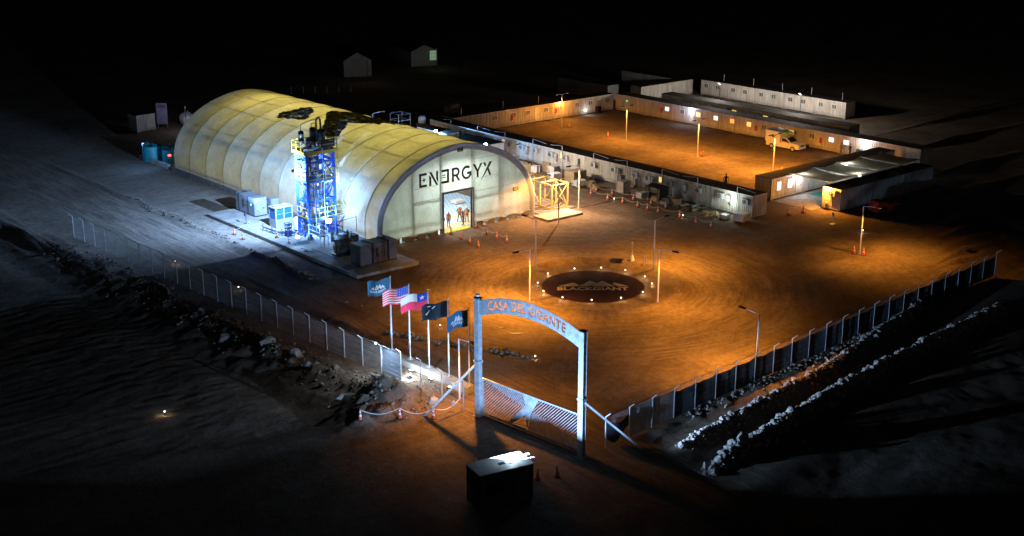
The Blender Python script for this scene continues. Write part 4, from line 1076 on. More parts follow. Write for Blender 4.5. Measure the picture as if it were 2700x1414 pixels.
def container(x, y, rz, L, label, mat=None, group='container cabins', ac=(), wh=(), win=(), doors=(), ext=(), endw=True, D=CD, name='container_cabin', open_=None):
    mat = mat or cont_w
    t = thing(name, label, 'container', (x, y, 0), rz, group)
    z0, z1 = CB + .14, CH - .12
    obj('wall', corr(L - .2, z0, z1, mat), t, (.1, .03, 0))
    w2 = obj('wall', corr(L - .2, z0, z1, mat), t, (L - .1, D - .03, 0), rz=math.pi)
    obj('end_wall', corr(D - .2, z0, z1, mat), t, (.03, D - .1, 0), rz=-math.pi / 2)
    obj('end_wall', corr(D - .2, z0, z1, mat), t, (L - .03, .1, 0), rz=math.pi / 2)
    k = ('fr', L, D, mat.name)
    if k not in _cache:
        mb = MB(); mb.box(0, 0, CB, .13, .13, CH - .01); _cache[k] = mb.mesh('corner_post', mat)
        for nm, zz0, zz1 in (('bottom_rail', CB, CB + .14), ('top_rail', CH - .13, CH - .012)):
            mb = MB(); o_ = .004; i_ = .1
            def rg(d, z): return [(d, d, z), (L - d, d, z), (L - d, D - d, z), (d, D - d, z)]
            q = [rg(o_, zz0), rg(o_, zz1), rg(i_, zz1), rg(i_, zz0), rg(o_, zz0)]
            n_ = len(mb.v); mb.v += [p for r_ in q[:4] for p in r_]
            for r_ in range(4):
                for j in range(4): mb.f.append((r_ * 4 + j, r_ * 4 + (j + 1) % 4, ((r_ + 1) % 4) * 4 + (j + 1) % 4, ((r_ + 1) % 4) * 4 + j)); mb.mi.append(0)
            _cache[k + (nm,)] = mb.mesh(nm, mat)
        mb = MB(); mb.box(-.01, -.015, CH - .01, L + .01, D + .015, CH + .03); _cache[k + ('t',)] = mb.mesh('roof', roof_bk)
        mb = MB(); mb.box(0, 0, -.05, .4, .4, CB); _cache[k + ('f',)] = mb.mesh('foot', concrete_dk)
    for xx in (0, L - .13):
        for yy in (0, D - .13): obj('corner_post', _cache[k], t, (xx, yy, 0))
    obj('bottom_rail', _cache[k + ('bottom_rail',)], t); obj('top_rail', _cache[k + ('top_rail',)], t); obj('roof', _cache[k + ('t',)], t)
    for xx in (.05, L - .45): obj('foot', _cache[k + ('f',)], t, (xx, .05, 0))
    for a in ac: ac_unit(t, a)
    for a in wh: heater(t, a)
    for a, m_ in win: window(t, a, m_)
    for a, m_ in doors: cdoor(t, a, m_)
    for a in ext:
        mb = MB(); mb.box(a - .16, -.09, 1.0, a + .16, -.01, 1.75); mb.build('extinguisher_box', red_p, t)
    return t

# ---- row A: long row behind the junk, front towards the shelter (faces -X, local x runs to -Y)
A_AC = [141.8, 138.5, 134, 131.2, 128.05, 125.75, 123.1, 120.1, 117.3, 112.25, 108.7, 105.1, 102.95, 99.5, 95.1, 91.8, 88.25]
A_WH = [124.75, 119.1, 115.1, 107.9, 102.2, 97.2, 90.65, 130.0]
A_WIN = {129.7: win_amber, 118.3: win_warm, 101.17: win_warm, 89.9: win_cool}
pitch = 5.86
for i in range(10):
    yt = 146.0 - i * pitch; lo = yt - pitch
    ins = lambda v: [yt - a for a in v if lo <= a < yt]
    k = 10 - i
    desc = []
    wl = [(yt - a, m_) for a, m_ in A_WIN.items() if lo <= a < yt]
    lab = f'{ORD[k - 1]} cabin from the near right end of the long row behind the stacked junk' if k > 1 else 'nearest cabin at the right end of the long row, with a bare corrugated end wall'
    if wl: lab = lab.replace('behind the stacked junk', 'with one lit window')
    container(108.3, yt, -math.pi / 2, pitch - .05, lab, cont_w, 'cabins of the long row', ins(A_AC), ins(A_WH), [], ())
    for a, m_ in wl: window(bpy.data.objects[[o.name for o in COL.objects if o.get('label') == lab][0]], a, m_, .42, .62, 1.95)
# thin posts that carry the cable along that row
pm = MB(); pm.tube((0, 0, -.1), (0, 0, 3.3), .045, n=8); pm.box(-.1, -.1, -.02, .1, .1, .02); pmesh = pm.mesh('post', steel)
for k, y in enumerate((140.9, 135, 129.2, 123.6, 118.0, 112.3, 106.5, 100.8, 95.3, 89.5)):
    t = thing('cable_post', f'{ORD[9 - k]} thin steel post from the right end in front of the long cabin row', 'post', (108.13, y, 0), 0, 'thin posts of the long row'); obj('post', pmesh, t)
    mb = MB(); mb.tube((0, 0, 3.28), (0, -2.6 if k % 2 else 2.2, 3.05), .022, n=6); mb.build('conduit', plastic_w, t)

# ---- row L: orange-lit row closing the yard (faces -Y)
xs = [111.2, 117.6, 124.0, 130.4, 136.8, 143.2]
labL = ['dim brown end cabin of the orange-lit row nearest the shelter', 'orange-lit cabin with a big dark notice board in the far yard row', 'brightest orange cabin with a pale door and two shuttered windows', 'orange-lit cabin with a red extinguisher box by its corner', 'cabin in the far yard corner with a bin and a small white lamp']
for i in range(5):
    container(xs[i], 144.4, 0, xs[i + 1] - xs[i] - .06, labL[i], cont_y, 'cabins closing the yard', win=[(1.3, win_dk), (4.9, win_dk)] if i else [], doors=[(3.1, cont_y)] if i in (2, 4) else [], ext=[.5] if i == 3 else [4.6] if i == 1 else [])
# ---- row B: right side of the yard (faces -X)
labB = ['yard-side cabin at the far corner with the small coloured light', 'second yard-side cabin from the far corner, one pale slit window', 'yard-side cabin lit blue-white by a wall lamp', 'yard-side cabin with two small bright windows', 'yard-side cabin with one wide yellow window beside the white pickup', 'yard-side cabin with an amber window and open pale door behind the pickup', 'yard-side cabin with two white windows behind the two people', 'yard-side cabin under the bright wall lamp at the right edge', 'yard-side cabin beyond the right edge of the wide yard']
winB = [[], [(5.0, win_cool)], [(2.0, win_dk), (5.2, win_warm)], [(2.5, win_cool), (5.6, win_amber)], [(2.6, win_warm), (5.3, win_dk)], [(2.2, win_cool), (4.0, win_amber)], [(1.4, win_dk), (4.6, win_cool)], [(.9, win_cool)], []]
for i in range(9):
    t = container(143.4, 144.2 - i * 6.1, -math.pi / 2, 6.04, labB[i], cont_w, 'yard-side cabins', win=winB[i], doors=[(5.4, plastic_w)] if i == 5 else [(4.0, cont_w)] if i in (2, 7) else [], ext=[3.9] if i in (1, 4) else [2.9] if i == 6 else [])
# ---- row D behind it, its dark roof and back-to-back air conditioners
labD = ['dark-roofed cabin behind the yard row, farthest left', 'second dark-roofed cabin behind the yard row', 'third dark-roofed cabin behind the yard row with a lit slit window', 'fourth dark-roofed cabin behind the yard row with a lit slit window', 'fifth dark-roofed cabin behind the yard row', 'last dark-roofed cabin behind the yard row with a plain dark end']
for i in range(6):
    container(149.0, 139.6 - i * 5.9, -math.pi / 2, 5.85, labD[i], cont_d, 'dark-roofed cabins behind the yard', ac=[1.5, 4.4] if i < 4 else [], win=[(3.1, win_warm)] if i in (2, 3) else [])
# ---- row M (faces -Y) and row C (faces -X): pale rows beyond
for i in range(2):
    container(151.1 + i * 6.2, 146.1, 0, 6.15, ['pale cabin end-on to row with no windows, left of the dark gap', 'pale windowless cabin next to the dark gap at the top right'][i], cont_w, 'pale windowless cabins')
for i in range(5):
    container(164.3, 145.0 - i * 5.84, -math.pi / 2, 5.79, f'{ORD[i]} cabin from the dark gap in the top right pale row, two shuttered windows', cont_w, 'top right pale row', win=[(1.2, win_dk), (3.7, win_dk)])
pm = MB(); pm.tube((0, 0, 2.6), (0, 0, 3.7), .04, n=6); pm2 = pm.mesh('mast', steel)
for k, y in enumerate((141.5, 135.2, 129.3, 123.6, 117.8)):
    o = obj('roof_mast', pm2, loc=(166.0, y, 0)); setp(o, f'{ORD[k]} short roof mast from the left on the top right pale row', 'mast', 'roof masts of the pale row')
for k, (x, y) in enumerate(((113.5, 145.4), (121.5, 145.6), (128.6, 145.8))):
    o = obj('roof_mast', pm2, loc=(x, y, 0)); setp(o, f'{ORD[k]} short roof mast from the left on the orange-lit yard row', 'mast', 'roof masts of the orange row')
# ---- far unlit rows
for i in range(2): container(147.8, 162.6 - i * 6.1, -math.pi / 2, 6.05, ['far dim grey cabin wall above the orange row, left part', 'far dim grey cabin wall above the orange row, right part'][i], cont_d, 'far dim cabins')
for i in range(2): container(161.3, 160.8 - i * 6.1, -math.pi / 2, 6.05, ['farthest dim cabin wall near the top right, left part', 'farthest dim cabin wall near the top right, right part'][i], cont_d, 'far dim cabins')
# ---- mess hall N (faces -Y) and row R with sails between
for i in range(4):
    container(116.2 + i * 6.1, 91.2, 0, 6.05, ['white canteen cabin with two bright windows and a blank grey end wall', 'second canteen cabin under the shade sails', 'third canteen cabin under the shade sails', 'canteen cabin beyond the right edge under the sails'][i], cont_w, 'canteen cabins', doors=[(5.0, cont_w)] if i < 2 else [(2.5, cont_w)])
for x, w_ in ((1.35, .75), (3.35, .8)):
    window(bpy.data.objects[[o.name for o in COL.objects if o.get('label', '').startswith('white canteen cabin')][0]], x, win_cool, w_, 1.0, 1.6)
for i in range(3):
    t = container(118.0 + i * 6.1, 82.95, 0, 6.05, ['corrugated cabin with an orange-lit end wall at the right edge', 'second cabin of the row at the right edge', 'third cabin of the row beyond the right edge'][i], cont_w, 'cabins at the right edge')
    if i == 0:
        a = obj('air_conditioner', _cache['ac'], t, (-.02, 1.0, 2.05), rz=-math.pi / 2); obj('fan_grille', _cache['acf'], a); obj('fan_guard', _cache['acg'], a)
        mb = MB(); mb.box(-.35, 1.5, .85, -.02, 1.95, .9); mb.build('shelf', wood, t)
        mb = MB(); mb.box(-.2, 1.95, 2.45, -.02, 2.25, 2.58); mb.build('wall_lamp', EM('sodium_lens', (1, .6, .2), 14), t)
# ---- row S: two white cabins right behind the shelter
s1 = container(103.6, 142.6, -math.pi / 2, 6.6, 'white cabin behind the shelter with a dazzling flood lamp, far one', cont_w, 'cabins behind the shelter', D=2.2)
s2 = container(103.1, 132.4, -math.pi / 2, 5.5, 'white cabin behind the shelter with a red and white striped end', cont_w, 'cabins behind the shelter', D=3.0)
obj('window', _cache[('w', win_cool.name, .8, .62)], s1, (6.62, 1.3, 1.5), rz=math.pi / 2); obj('pane', _cache[('w', win_cool.name, .8, .62, 'p')], s1, (6.62, 1.3, 1.5), rz=math.pi / 2)
for k in range(6):
    mb = MB(); y0 = 1.2 + k * .25; mb.prism([(y0, .75), (y0 + .13, .75), (y0 + .43, 1.45), (y0 + .30, 1.45)], lambda a, b: (5.52, a, b), lambda a, b: (5.535, a, b)); mb.build('warning_stripe', red_p if k % 2 == 0 else plastic_w, s2)
teal = M('teal_tarp', (0.01, 0.28, 0.30), .5, var=.2)
mb = MB(); mb.grid([[(105.5 + .9 * j, 135.4 - .55 * i, 2.6 - .18 * i - .25 * j + .12 * math.sin(i + j)) for j in range(4)] for i in range(6)]); o = mb.build('tarpaulin', teal, None, True); setp(o, 'teal tarpaulin slung between the two cabins behind the shelter', 'tarpaulin')
for k, (x, y, e, pw) in enumerate(((103.3, 138.0, 2.75, 3200), (102.85, 126.75, 2.75, 1500))):
    t = thing('flood_lamp', ['dazzling flood lamp on the roof edge of the far cabin behind the shelter', 'dazzling flood lamp above the shelter arch on the nearer cabin corner'][k], 'flood lamp', (x, y, 2.6), 0, 'flood lamps behind the shelter')
    flood_head(t, (x, y, e), (-.75, -.55, .05), .2)
    mb = MB(); mb.bar((x + .1, y + .1, 2.6), (x + .1, y + .1, 2.85), .05); part('bracket', mb, steel_dk, t)
    lamp('cabin_flood', 'POINT', (x - .25, y - .18, e + .1), pw, COOL, radius=.1)
# scaffold and white dome far left of row A
t = thing('scaffold', 'grey tube scaffold with a water tank at the far end of the long row', 'scaffold', (104.6, 148.0, 0))
mb = MB()
for x in (103.6, 105.6):
    for y in (147, 149): mb.tube((x, y, 0), (x, y, 3.6), .03, n=6)
for z_ in (1.8, 2.7, 3.6):
    for x in (103.6, 105.6): mb.tube((x, 147, z_), (x, 149, z_), .025, n=6)
    for y in (147, 149): mb.tube((103.6, y, z_), (105.6, y, z_), .025, n=6)
part('frame', mb, steel, t)
t = thing('water_tank', 'small pale domed water tank at the far end of the long row', 'tank', (107.6, 146.9, 2.0))
mb = MB(); mb.lathe([(.5, 0), (.55, .2), (.55, .7), (.4, 1.0), (.01, 1.1)], n=14); mb.build('shell', plastic_w, t, True)
mb = MB(); mb.box(-.6, -.6, -2.0, .6, .6, -.02); mb.build('stand', steel_dk, t)
# ---- shade sails between the canteen and the right row, mat, lamps
sail = fabric('sail_cloth', (0.30, 0.27, 0.22), (0.42, 0.36, 0.25), .45, .4)
for k in range(4):
    x0 = 119.2 + k * 4.6; x1 = x0 + 4.5; P = []
    for i in range(9):
        u = i / 8; row = []
        for j in range(9):
            w = j / 8; sag = .34 * (math.sin(math.pi * u) + .8 * math.sin(math.pi * w)) * .5
            edge = .35 * math.sin(math.pi * w) * (1 if u in (0, 1) else 0)
            row.append((x0 + (x1 - x0) * (u + (.07 * math.sin(math.pi * w) * (1 - 2 * u))), 91.15 - 5.7 * (w + .06 * math.sin(math.pi * u) * (1 - 2 * w)), 2.85 - sag))
        P.append(row)
    mb = MB(); mb.grid(P); o = mb.build('shade_sail', sail, None, True)
    setp(o, f'{ORD[k]} beige shade sail from the left between the canteen and the right row', 'shade sail', 'shade sails')
    mb = MB(); mb.pipe([P[i][0] for i in range(9)], .03, 5); mb.pipe([P[i][8] for i in range(9)], .03, 5); mb.pipe(P[0], .025, 5); mb.build('hem', plastic_w, o)
mb = MB(); mb.box(122.3, 88.2, .0, 131, 90.2, .02); o = mb.build('floor_mat', M('green_mat', (0.01, 0.30, 0.20), .8)); setp(o, 'green floor mat under the shade sails', 'mat')
mb = MB(); mb.box(116.5, 85.6, -.05, 140, 91.1, .012); o = mb.build('paving', M('pale_paving', (.32, .30, .28), .9, var=.3, bs=.3)); setp(o, kind='structure')
for k, (x, y) in enumerate(((120.9, 90.7), (129.5, 90.7), (126, 86.2))):
    t = thing('wall_lamp', ['white lamp under the first shade sail by the canteen windows', 'white lamp under the third shade sail', 'white lamp over the green mat on the right row'][k], 'lamp', (x, y, 2.4), 0, 'white lamps under the sails')
    mb = MB(); mb.cbox((0, 0, 0), (.3, .12, .12)); mb.build('housing', EM('white_lens', (.9, .95, 1), 8), t)
    lamp('sail_light', 'POINT', (x, y + (-.25 if y > 88 else .25), 2.2), 150, WHITE, radius=.15)
# ================================================================ LAMP POLES
pole_w = M('pole_paint', (.74, .76, .80), .5, 0, var=.08)
SH = 1.0
def lamp_pole(x, y, h, arms, label, power, group='street lamp poles', arm_len=1.9, col=SODIUM, sz=146, tilt=.2, bl=.55):
    t = thing('street_lamp', label, 'street lamp', (x, y, 0), 0, group)
    mb = MB(); mb.tube((0, 0, 0), (0, 0, h), .075, .055, n=10); mb.build('pole', pole_w, t)
    mb = MB(); mb.box(-.2, -.2, -.02, .2, .2, .03); mb.build('base_plate', concrete_dk, t)
    for dx, dy in arms:
        d = Vector((dx, dy, 0)).normalized(); e = d * (arm_len - .55); z0 = h - .03; z1 = h + .10
        mb = MB(); mb.tube((0, 0, z0), (e.x, e.y, z1), .035, n=8); a = mb.build('arm', pole_w, t)
        s = Vector((-d.y, d.x, 0)); c = d * (arm_len - .25); 
        mb = MB(); mb.prism([(-.35, -.06), (-.2, -.13), (.3, -.12), (.36, -.05), (.36, .05), (.3, .12), (-.2, .13), (-.35, .06)],
                 lambda p, q: c + d * p + s * q + Vector((0, 0, z1 - .03)), lambda p, q: c + d * p * .95 + s * q * .75 + Vector((0, 0, z1 + .07)))
        hd = mb.build('lamp_head', steel_dk, t)
        mb = MB(); mb.prism([(-.1, -.08), (.27, -.08), (.27, .08), (-.1, .08)], lambda p, q: c + d * p + s * q + Vector((0, 0, z1 - .034)), lambda p, q: c + d * p + s * q + Vector((0, 0, z1 - .045)))
        mb.build('lens', EM('street_lens', (1, .6, .2), 4), hd)
        L = (x + c.x + d.x * .08, y + c.y + d.y * .08, z1 - .12)
        lo = lamp('street_light', 'SPOT', L, power * 1.3, col, radius=.10, spot=sz, blend=bl, aim=(L[0] + dx * tilt * 4, L[1] + dy * tilt * 4, 0)); batwing(lo, .6, .3, SH)
    return t
lamp_pole(71.31, 81.82, 4.85, [(-1, 0)], 'lamp pole on the left side of the roundabout island', 6200)
lamp_pole(79.7, 74.28, 5.0, [(.15, -1)], 'lamp pole on the near right side of the roundabout island', 2800)
lamp_pole(78.15, 88.85, 4.9, [(0, 1)], 'lamp pole on the far left side of the roundabout island', 2600)
lamp_pole(86.75, 81.55, 4.9, [(1, 0.05)], 'lamp pole on the far right side of the roundabout island', 3200)
lamp_pole(97.12, 103.12, 4.95, [(-1, 0)], 'lamp pole between the yellow steel frame and the long cabin row', 3000, col=(1, .66, .42), sz=172)
lamp_pole(90.91, 99.67, 5.0, [(0, 1)], 'lamp pole in front of the yellow steel frame', 1900)
lamp_pole(53.24, 68.81, 4.65, [(0, -1)], 'slim lamp pole beside the tall gate arch', 1900, arm_len=1.9)
lamp_pole(73.06, 57.75, 4.95, [(0, 1)], 'lamp pole just inside the right perimeter fence', 3400)
lamp_pole(106.17, 71.89, 4.95, [(0.1, -1)], 'lamp pole with two cones at the right edge of the yard', 2300)
lamp_pole(97.5, 116.0, 4.9, [(1, 0)], 'lamp pole half hidden behind the shelter arch', 2200, col=(1, .82, .66), sz=172)
lamp_pole(97.6, 144.5, 4.9, [(1, 0)], 'lamp pole behind the long shelter roof', 700, col=(1, .72, .55))
for k, y in enumerate((139.2, 125.8, 112.5, 99.9)):
    lamp_pole(127.4, y, 4.9, [(-1, 0), (1, 0)], f'{ORD[k]} double-armed lamp pole from the far end of the orange yard', (650, 1500, 2200, 3200)[k], 'double-armed yard lamps', arm_len=1.15, sz=158, tilt=.2, bl=.4)
def wall_light(x, y, z, pw, col, label, d=(0, -1), sz=.2, r=.08, em='sodium_lens', ecol=(1, .6, .2), es=14):
    t = thing('wall_lamp', label, 'lamp', (x, y, z), 0, 'wall lamps on the cabins')
    mb = MB(); mb.box(-sz, -.06, -.06, sz, .06, .06); mb.build('housing', EM(em, ecol, es), t, rz=0 if d[0] == 0 else math.pi / 2)
    lamp('wall_light', 'POINT', (x + d[0] * .7, y + d[1] * .7, z - .1), pw, col, radius=r)
wall_light(131.6, 144.3, 2.5, 380, SODIUM, 'small orange wall lamp on the orange-lit yard row')
wall_light(136.95, 144.25, .7, 28, WHITE, 'small white lamp low on the wall by the bin', em='white_lens', ecol=(.9, .95, 1), es=8)
wall_light(143.25, 128.2, 2.3, 150, (0.6, .72, 1), 'bluish wall lamp on the yard-side row', (-1, 0), em='white_lens', ecol=(.9, .95, 1), es=8)
wall_light(143.25, 97.4, 2.4, 190, WHITE, 'bright white wall lamp at the right edge beyond the two people', (-1, 0), em='white_lens', ecol=(.9, .95, 1), es=8)
lamp('window_glow', 'POINT', (107.2, 90.2, 1.9), 150, (.85, 1, .92), radius=.25)
lamp('wall_light', 'POINT', (117.4, 84.6, 2.6), 1100, SODIUM, radius=.08)
lamp('wall_light', 'POINT', (154, 132, 5.0), 2100, (1, .9, .82), radius=.3)  # free-standing light added to brighten the top right pale row
lamp('wall_light', 'POINT', (156, 118, 5.0), 3000, (1, .88, .78), radius=.3)  # second free-standing light added to brighten the same row
mb = MB(); mb.tube((0, 0, 0), (0, 0, 5.1), .06); mb.lathe([(.01, 5.25), (.2, 5.2), (.25, 5.0), (.01, 4.98)], n=10)
yl = mb.mesh('mast', steel)
for k, (x, y) in enumerate(((154, 132), (156, 118))):
    t = thing('yard_lamp', ['post lamp in the dark lane before the top right pale row, left one', 'post lamp in the dark lane before the top right pale row, right one'][k], 'lamp', (x, y, 0), 0, 'post lamps in the dark lane')  # posts made up to go with the two added lights
    mb = MB(); mb.tube((0, 0, 0), (0, 0, 4.4), .05); mb.tube((0, 0, 4.4), (0, .3, 4.55), .04); mb.build('mast', steel_dk, t)
    mb = MB(); mb.box(-.1, .2, 4.5, .1, .5, 4.6); mb.build('lamp_head', steel_dk, t)

# ================================================================ GATE
gate_m = M('gate_steel', (0.36, 0.40, 0.44), .5, .15, var=.3, vs=3, bs=.1)
GL = Vector((52.36, 65.5)); GR = Vector((53.3, 55.99))
gd = (GR - GL); GW = gd.length; gd.normalize(); gn = Vector((-gd.y, gd.x))   # along the gate; normal
if gn.x > 0: gn = -gn
gt = thing('entrance_gate', 'tall steel gate arch reading CASA DEL GIGANTE over a slatted sliding gate', 'gate', (GL.x, GL.y, 0), math.atan2(gd.y, gd.x))
# local frame: x along the gate 0..GW, y out of the site is -y or +y
gy = 1 if Vector((-math.sin(gt.rotation_euler.z), math.cos(gt.rotation_euler.z))).dot(gn) > 0 else -1
HP = 8.75
for x in (0, GW):
    mb = MB(); mb.box(x - .16, -.16, -.1, x + .16, .16, HP)
    for s in (-1, 1): mb.box(x - .21, s * .16 - .015, -.1, x + .21, s * .16 + .015, HP)
    mb.box(x - .3, -.3, -.05, x + .3, .3, .04); mb.box(x - .24, -.24, 4.05, x + .24, .24, 4.2)
    mb.build('post', gate_m, gt)
    mb = MB(); mb.box(x - .22, -.22, HP, x + .22, .22, HP + .06); mb.build('post_cap', steel_dk, gt)
# arched sign plate with letters cut through it
R0 = 12.0; xc = GW / 2
def arch_z(x): return HP - .28 - 0.0 + (math.sqrt(R0 ** 2 - (x - xc) ** 2) - math.sqrt(R0 ** 2 - xc ** 2))
def make_sign():
    cu = bpy.data.curves.new('sign', 'CURVE'); cu.dimensions = '2D'; cu.fill_mode = 'BOTH'; cu.extrude = .02
    def add(pts):
        sp = cu.splines.new('POLY'); sp.points.add(len(pts) - 1)
        for p, c in zip(sp.points, pts): p.co = (c[0], c[1], 0, 1)
        sp.use_cyclic_u = True
    n = 48; x0, x1 = .2, GW - .2; hb = 0.98
    top = [(x0 + (x1 - x0) * i / n, arch_z(x0 + (x1 - x0) * i / n)) for i in range(n + 1)]
    add(top + [(a, b - hb) for a, b in top[::-1]])
    v, f = fit_text('CASA DEL GIGANTE', GW - 2.5, .66, 0.028, 1.1)
    for lp in loops_of(v, f):
        out = []
        for a, b in lp:
            xx = 1.0 + a; th = math.atan2(xx - xc, R0); sl = -(xx - xc) / math.sqrt(R0 ** 2 - (xx - xc) ** 2)
            zc = arch_z(xx) - .79
            out.append((xx, zc + b))
        # mirror in x because the sign is read from outside
        add(out)
    o = bpy.data.objects.new('sign', cu); COL.objects.link(o); bpy.context.view_layer.update()
    me = bpy.data.meshes.new_from_object(o.evaluated_get(bpy.context.evaluated_depsgraph_get()))
    bpy.data.objects.remove(o); me.materials.clear(); me.materials.append(gate_m); me.name = 'arch_sign'
    return me
sm = make_sign()
so = obj('arch_sign', sm, gt)
so.rotation_euler = (math.pi / 2, 0, 0)
n = 40
for dz in (0.0, -.98):
    mb = MB(); P = [(.2 + (GW - .4) * i / n, 0, arch_z(.2 + (GW - .4) * i / n) + dz) for i in range(n + 1)]
    for a, b in zip(P, P[1:]): mb.bar(a, b, .12, .035, (0, 1, 0))
    mb.build('arch_flange', gate_m, gt)
# sliding leaf
leaf_y = -gy * .28
lf0, lf1, lh0, lh1 = .12, GW - .02, .12, 2.85
def frame(a, b, w=.1): mb = MB(); mb.bar((a[0], leaf_y, a[1]), (b[0], leaf_y, b[1]), .09, w, (0, 1, 0)); return mb
leaf = thing('tmp', 'x', 'x'); bpy.data.objects.remove(leaf)
fr = MB(); fr.box(lf0, leaf_y - .05, lh1 - .1, lf1, leaf_y + .05, lh1); fr.box(lf0, leaf_y - .05, lh0, lf1, leaf_y + .05, lh0 + .14)
for x in (lf0, lf1 - .1): fr.box(x, leaf_y - .049, lh0 + .14, x + .1, leaf_y + .049, lh1 - .1)
leaf = fr.build('gate_leaf', gate_m, gt)
def clip(p, d, poly):
    """part of line p + t d inside a convex polygon"""
    t0, t1 = -1e9, 1e9; n = len(poly)
    cx = sum(q[0] for q in poly) / n; cy = sum(q[1] for q in poly) / n
    for i in range(n):
        a, b = poly[i], poly[(i + 1) % n]; nx_, ny_ = b[1] - a[1], a[0] - b[0]
        if (cx - a[0]) * nx_ + (cy - a[1]) * ny_ < 0: nx_, ny_ = -nx_, -ny_
        den = d[0] * nx_ + d[1] * ny_; num = (a[0] - p[0]) * nx_ + (a[1] - p[1]) * ny_
        if abs(den) < 1e-9:
            if num > 0: return None
            continue
        t = num / den
        if den > 0: t0 = max(t0, t)
        else: t1 = min(t1, t)
    return (t0, t1) if t1 - t0 > .06 else None
W_ = GW
def slats(poly, ang, gap=.165, w=.085):
    d = (math.cos(R(ang)), math.sin(R(ang))); nrm = (-d[1], d[0])
    pr_ = [p[0] * nrm[0] + p[1] * nrm[1] for p in poly]; t = min(pr_) + gap * .5
    while t < max(pr_):
        p = (nrm[0] * t, nrm[1] * t); c = clip(p, d, poly)
        if c:
            a = (p[0] + d[0] * c[0], p[1] + d[1] * c[0]); b = (p[0] + d[0] * c[1], p[1] + d[1] * c[1])
            mb = MB(); mb.bar((a[0], leaf_y, a[1]), (b[0], leaf_y, b[1]), .03, w, (0, 1, 0)); mb.build('slat', gate_m, leaf)
        t += gap
b0 = lh0 + .14; t0_ = lh1 - .1
slats([(.22, b0), (2.7, b0), (4.15, 1.75), (.22, t0_)], 45)                       # lower left, rising to the right
slats([(.22, t0_), (4.15, 1.75), (4.3, 1.9), (3.9, t0_)], 135)                     # upper left
slats([(5.55, t0_), (W_ - .15, t0_), (W_ - .15, .75), (4.95, 1.75)], 45)           # upper right
slats([(4.95, 1.75), (W_ - .15, .75), (W_ - .15, b0), (4.45, b0)], 135)            # lower right
slats([(3.0, b0), (4.25, b0), (4.25, 1.15)], 30, .16)                              # small chevrons
mb = MB(); mb.prism([(3.95, t0_), (5.5, t0_), (4.9, 1.75), (4.4, b0 + .2), (4.28, 1.3), (3.0, b0), (2.78, b0), (4.3, 1.95)], lambda a, b: (a, leaf_y - .012, b), lambda a, b: (a, leaf_y + .012, b)); mb.build('centre_plate', gate_m, leaf)
mb = MB(); mb.bar((2.75, leaf_y, b0), (4.95, leaf_y, t0_), .05, .06, (0, 1, 0)); mb.build('diagonal_bar', gate_m, leaf)
mb = MB(); mb.box(-.5, leaf_y - .12, -.03, GW + .4, leaf_y + .12, .035); mb.build('ground_rail', steel_dk, gt)
# jamb post and raking braces
mb = MB(); mb.box(GW - .34, -gy * .42 - .06, -.05, GW - .22, -gy * .42 + .06, 3.0); mb.build('guide_post', gate_m, gt)
inv = gt.rotation_euler.to_matrix().to_4x4(); inv.translation = gt.location; inv = inv.inverted()
def loc(p): return inv @ Vector(p)
for p, q in (((52.4, 65.75, 3.85), (49.3, 67.9, 0)), ((53.35, 55.75, 3.9), (57.2, 54.3, 0))):
    mb = MB(); mb.bar(loc(p), loc(q), .13, .13); mb.build('raking_brace', gate_m, gt)
mb = MB(); mb.lathe([(.01, 0), (.09, .01), (.16, .1), (.14, .2), (.01, .26)], tuple(loc((52.36, 65.5, HP + .06))), 12); mb.build('post_lamp', plastic_w, gt)

# ================================================================ FENCES
wire = M('fence_wire', (0.34, 0.38, 0.40), .5, .5)
def wire_panel(L, H):
    k = ('wp', round(L, 2), H)
    if k not in _cache:
        mb = MB(); n = int(L / .09)
        for i in range(n + 1):
            x = L * i / n; mb.bar((x, 0, .08), (x, 0, H), .006, .006)
        for z_ in (.1, .5, .95, 1.4, 1.85, H): mb.bar((0, -.01, z_), (L, -.01, z_), .008, .008)
        _cache[k] = mb.mesh('mesh_panel', wire)
    return _cache[k]
def fence_post(side):
    k = ('fp', side)
    if k not in _cache:
        mb = MB(); mb.box(-.035, -.035, -.4, .035, .035, 2.32); mb.bar((0, 0, 2.3), (0, side * .42, 2.66), .065, .065); _cache[k] = mb.mesh('post', steel)
    return _cache[k]
fl_ys = [66.89 + 2.36 * i for i in range(27)]
fL = thing('perimeter_fence', 'long wire fence with angled steel posts along the left side', 'fence', (52.1, 66.9, 0))
FLP = [(fenceL_x(y), y) for y in fl_ys]
ang = math.atan2(FLP[-1][1] - FLP[0][1], FLP[-1][0] - FLP[0][0])
dist = math.dist(FLP[0], FLP[1])
for i, (x, y) in enumerate(FLP):
    z_ = hz(x, y) * .8; obj('post', fence_post(1), fL, (x - 52.1, y - 66.9, z_), rz=ang)
    if 3 <= i < len(FLP) - 1: obj('mesh_panel', wire_panel(dist, 2.2), fL, (x - 52.1, y - 66.9, z_), rz=ang)
for s in (0.12, .3, .42):
    mb = MB(); pts = [(x - s * .98 - 52.1, y - 66.9, 2.3 + s * .85) for x, y in FLP[3:]]; mb.pipe(pts, .008, 4); mb.build('barbed_wire', wire, fL)
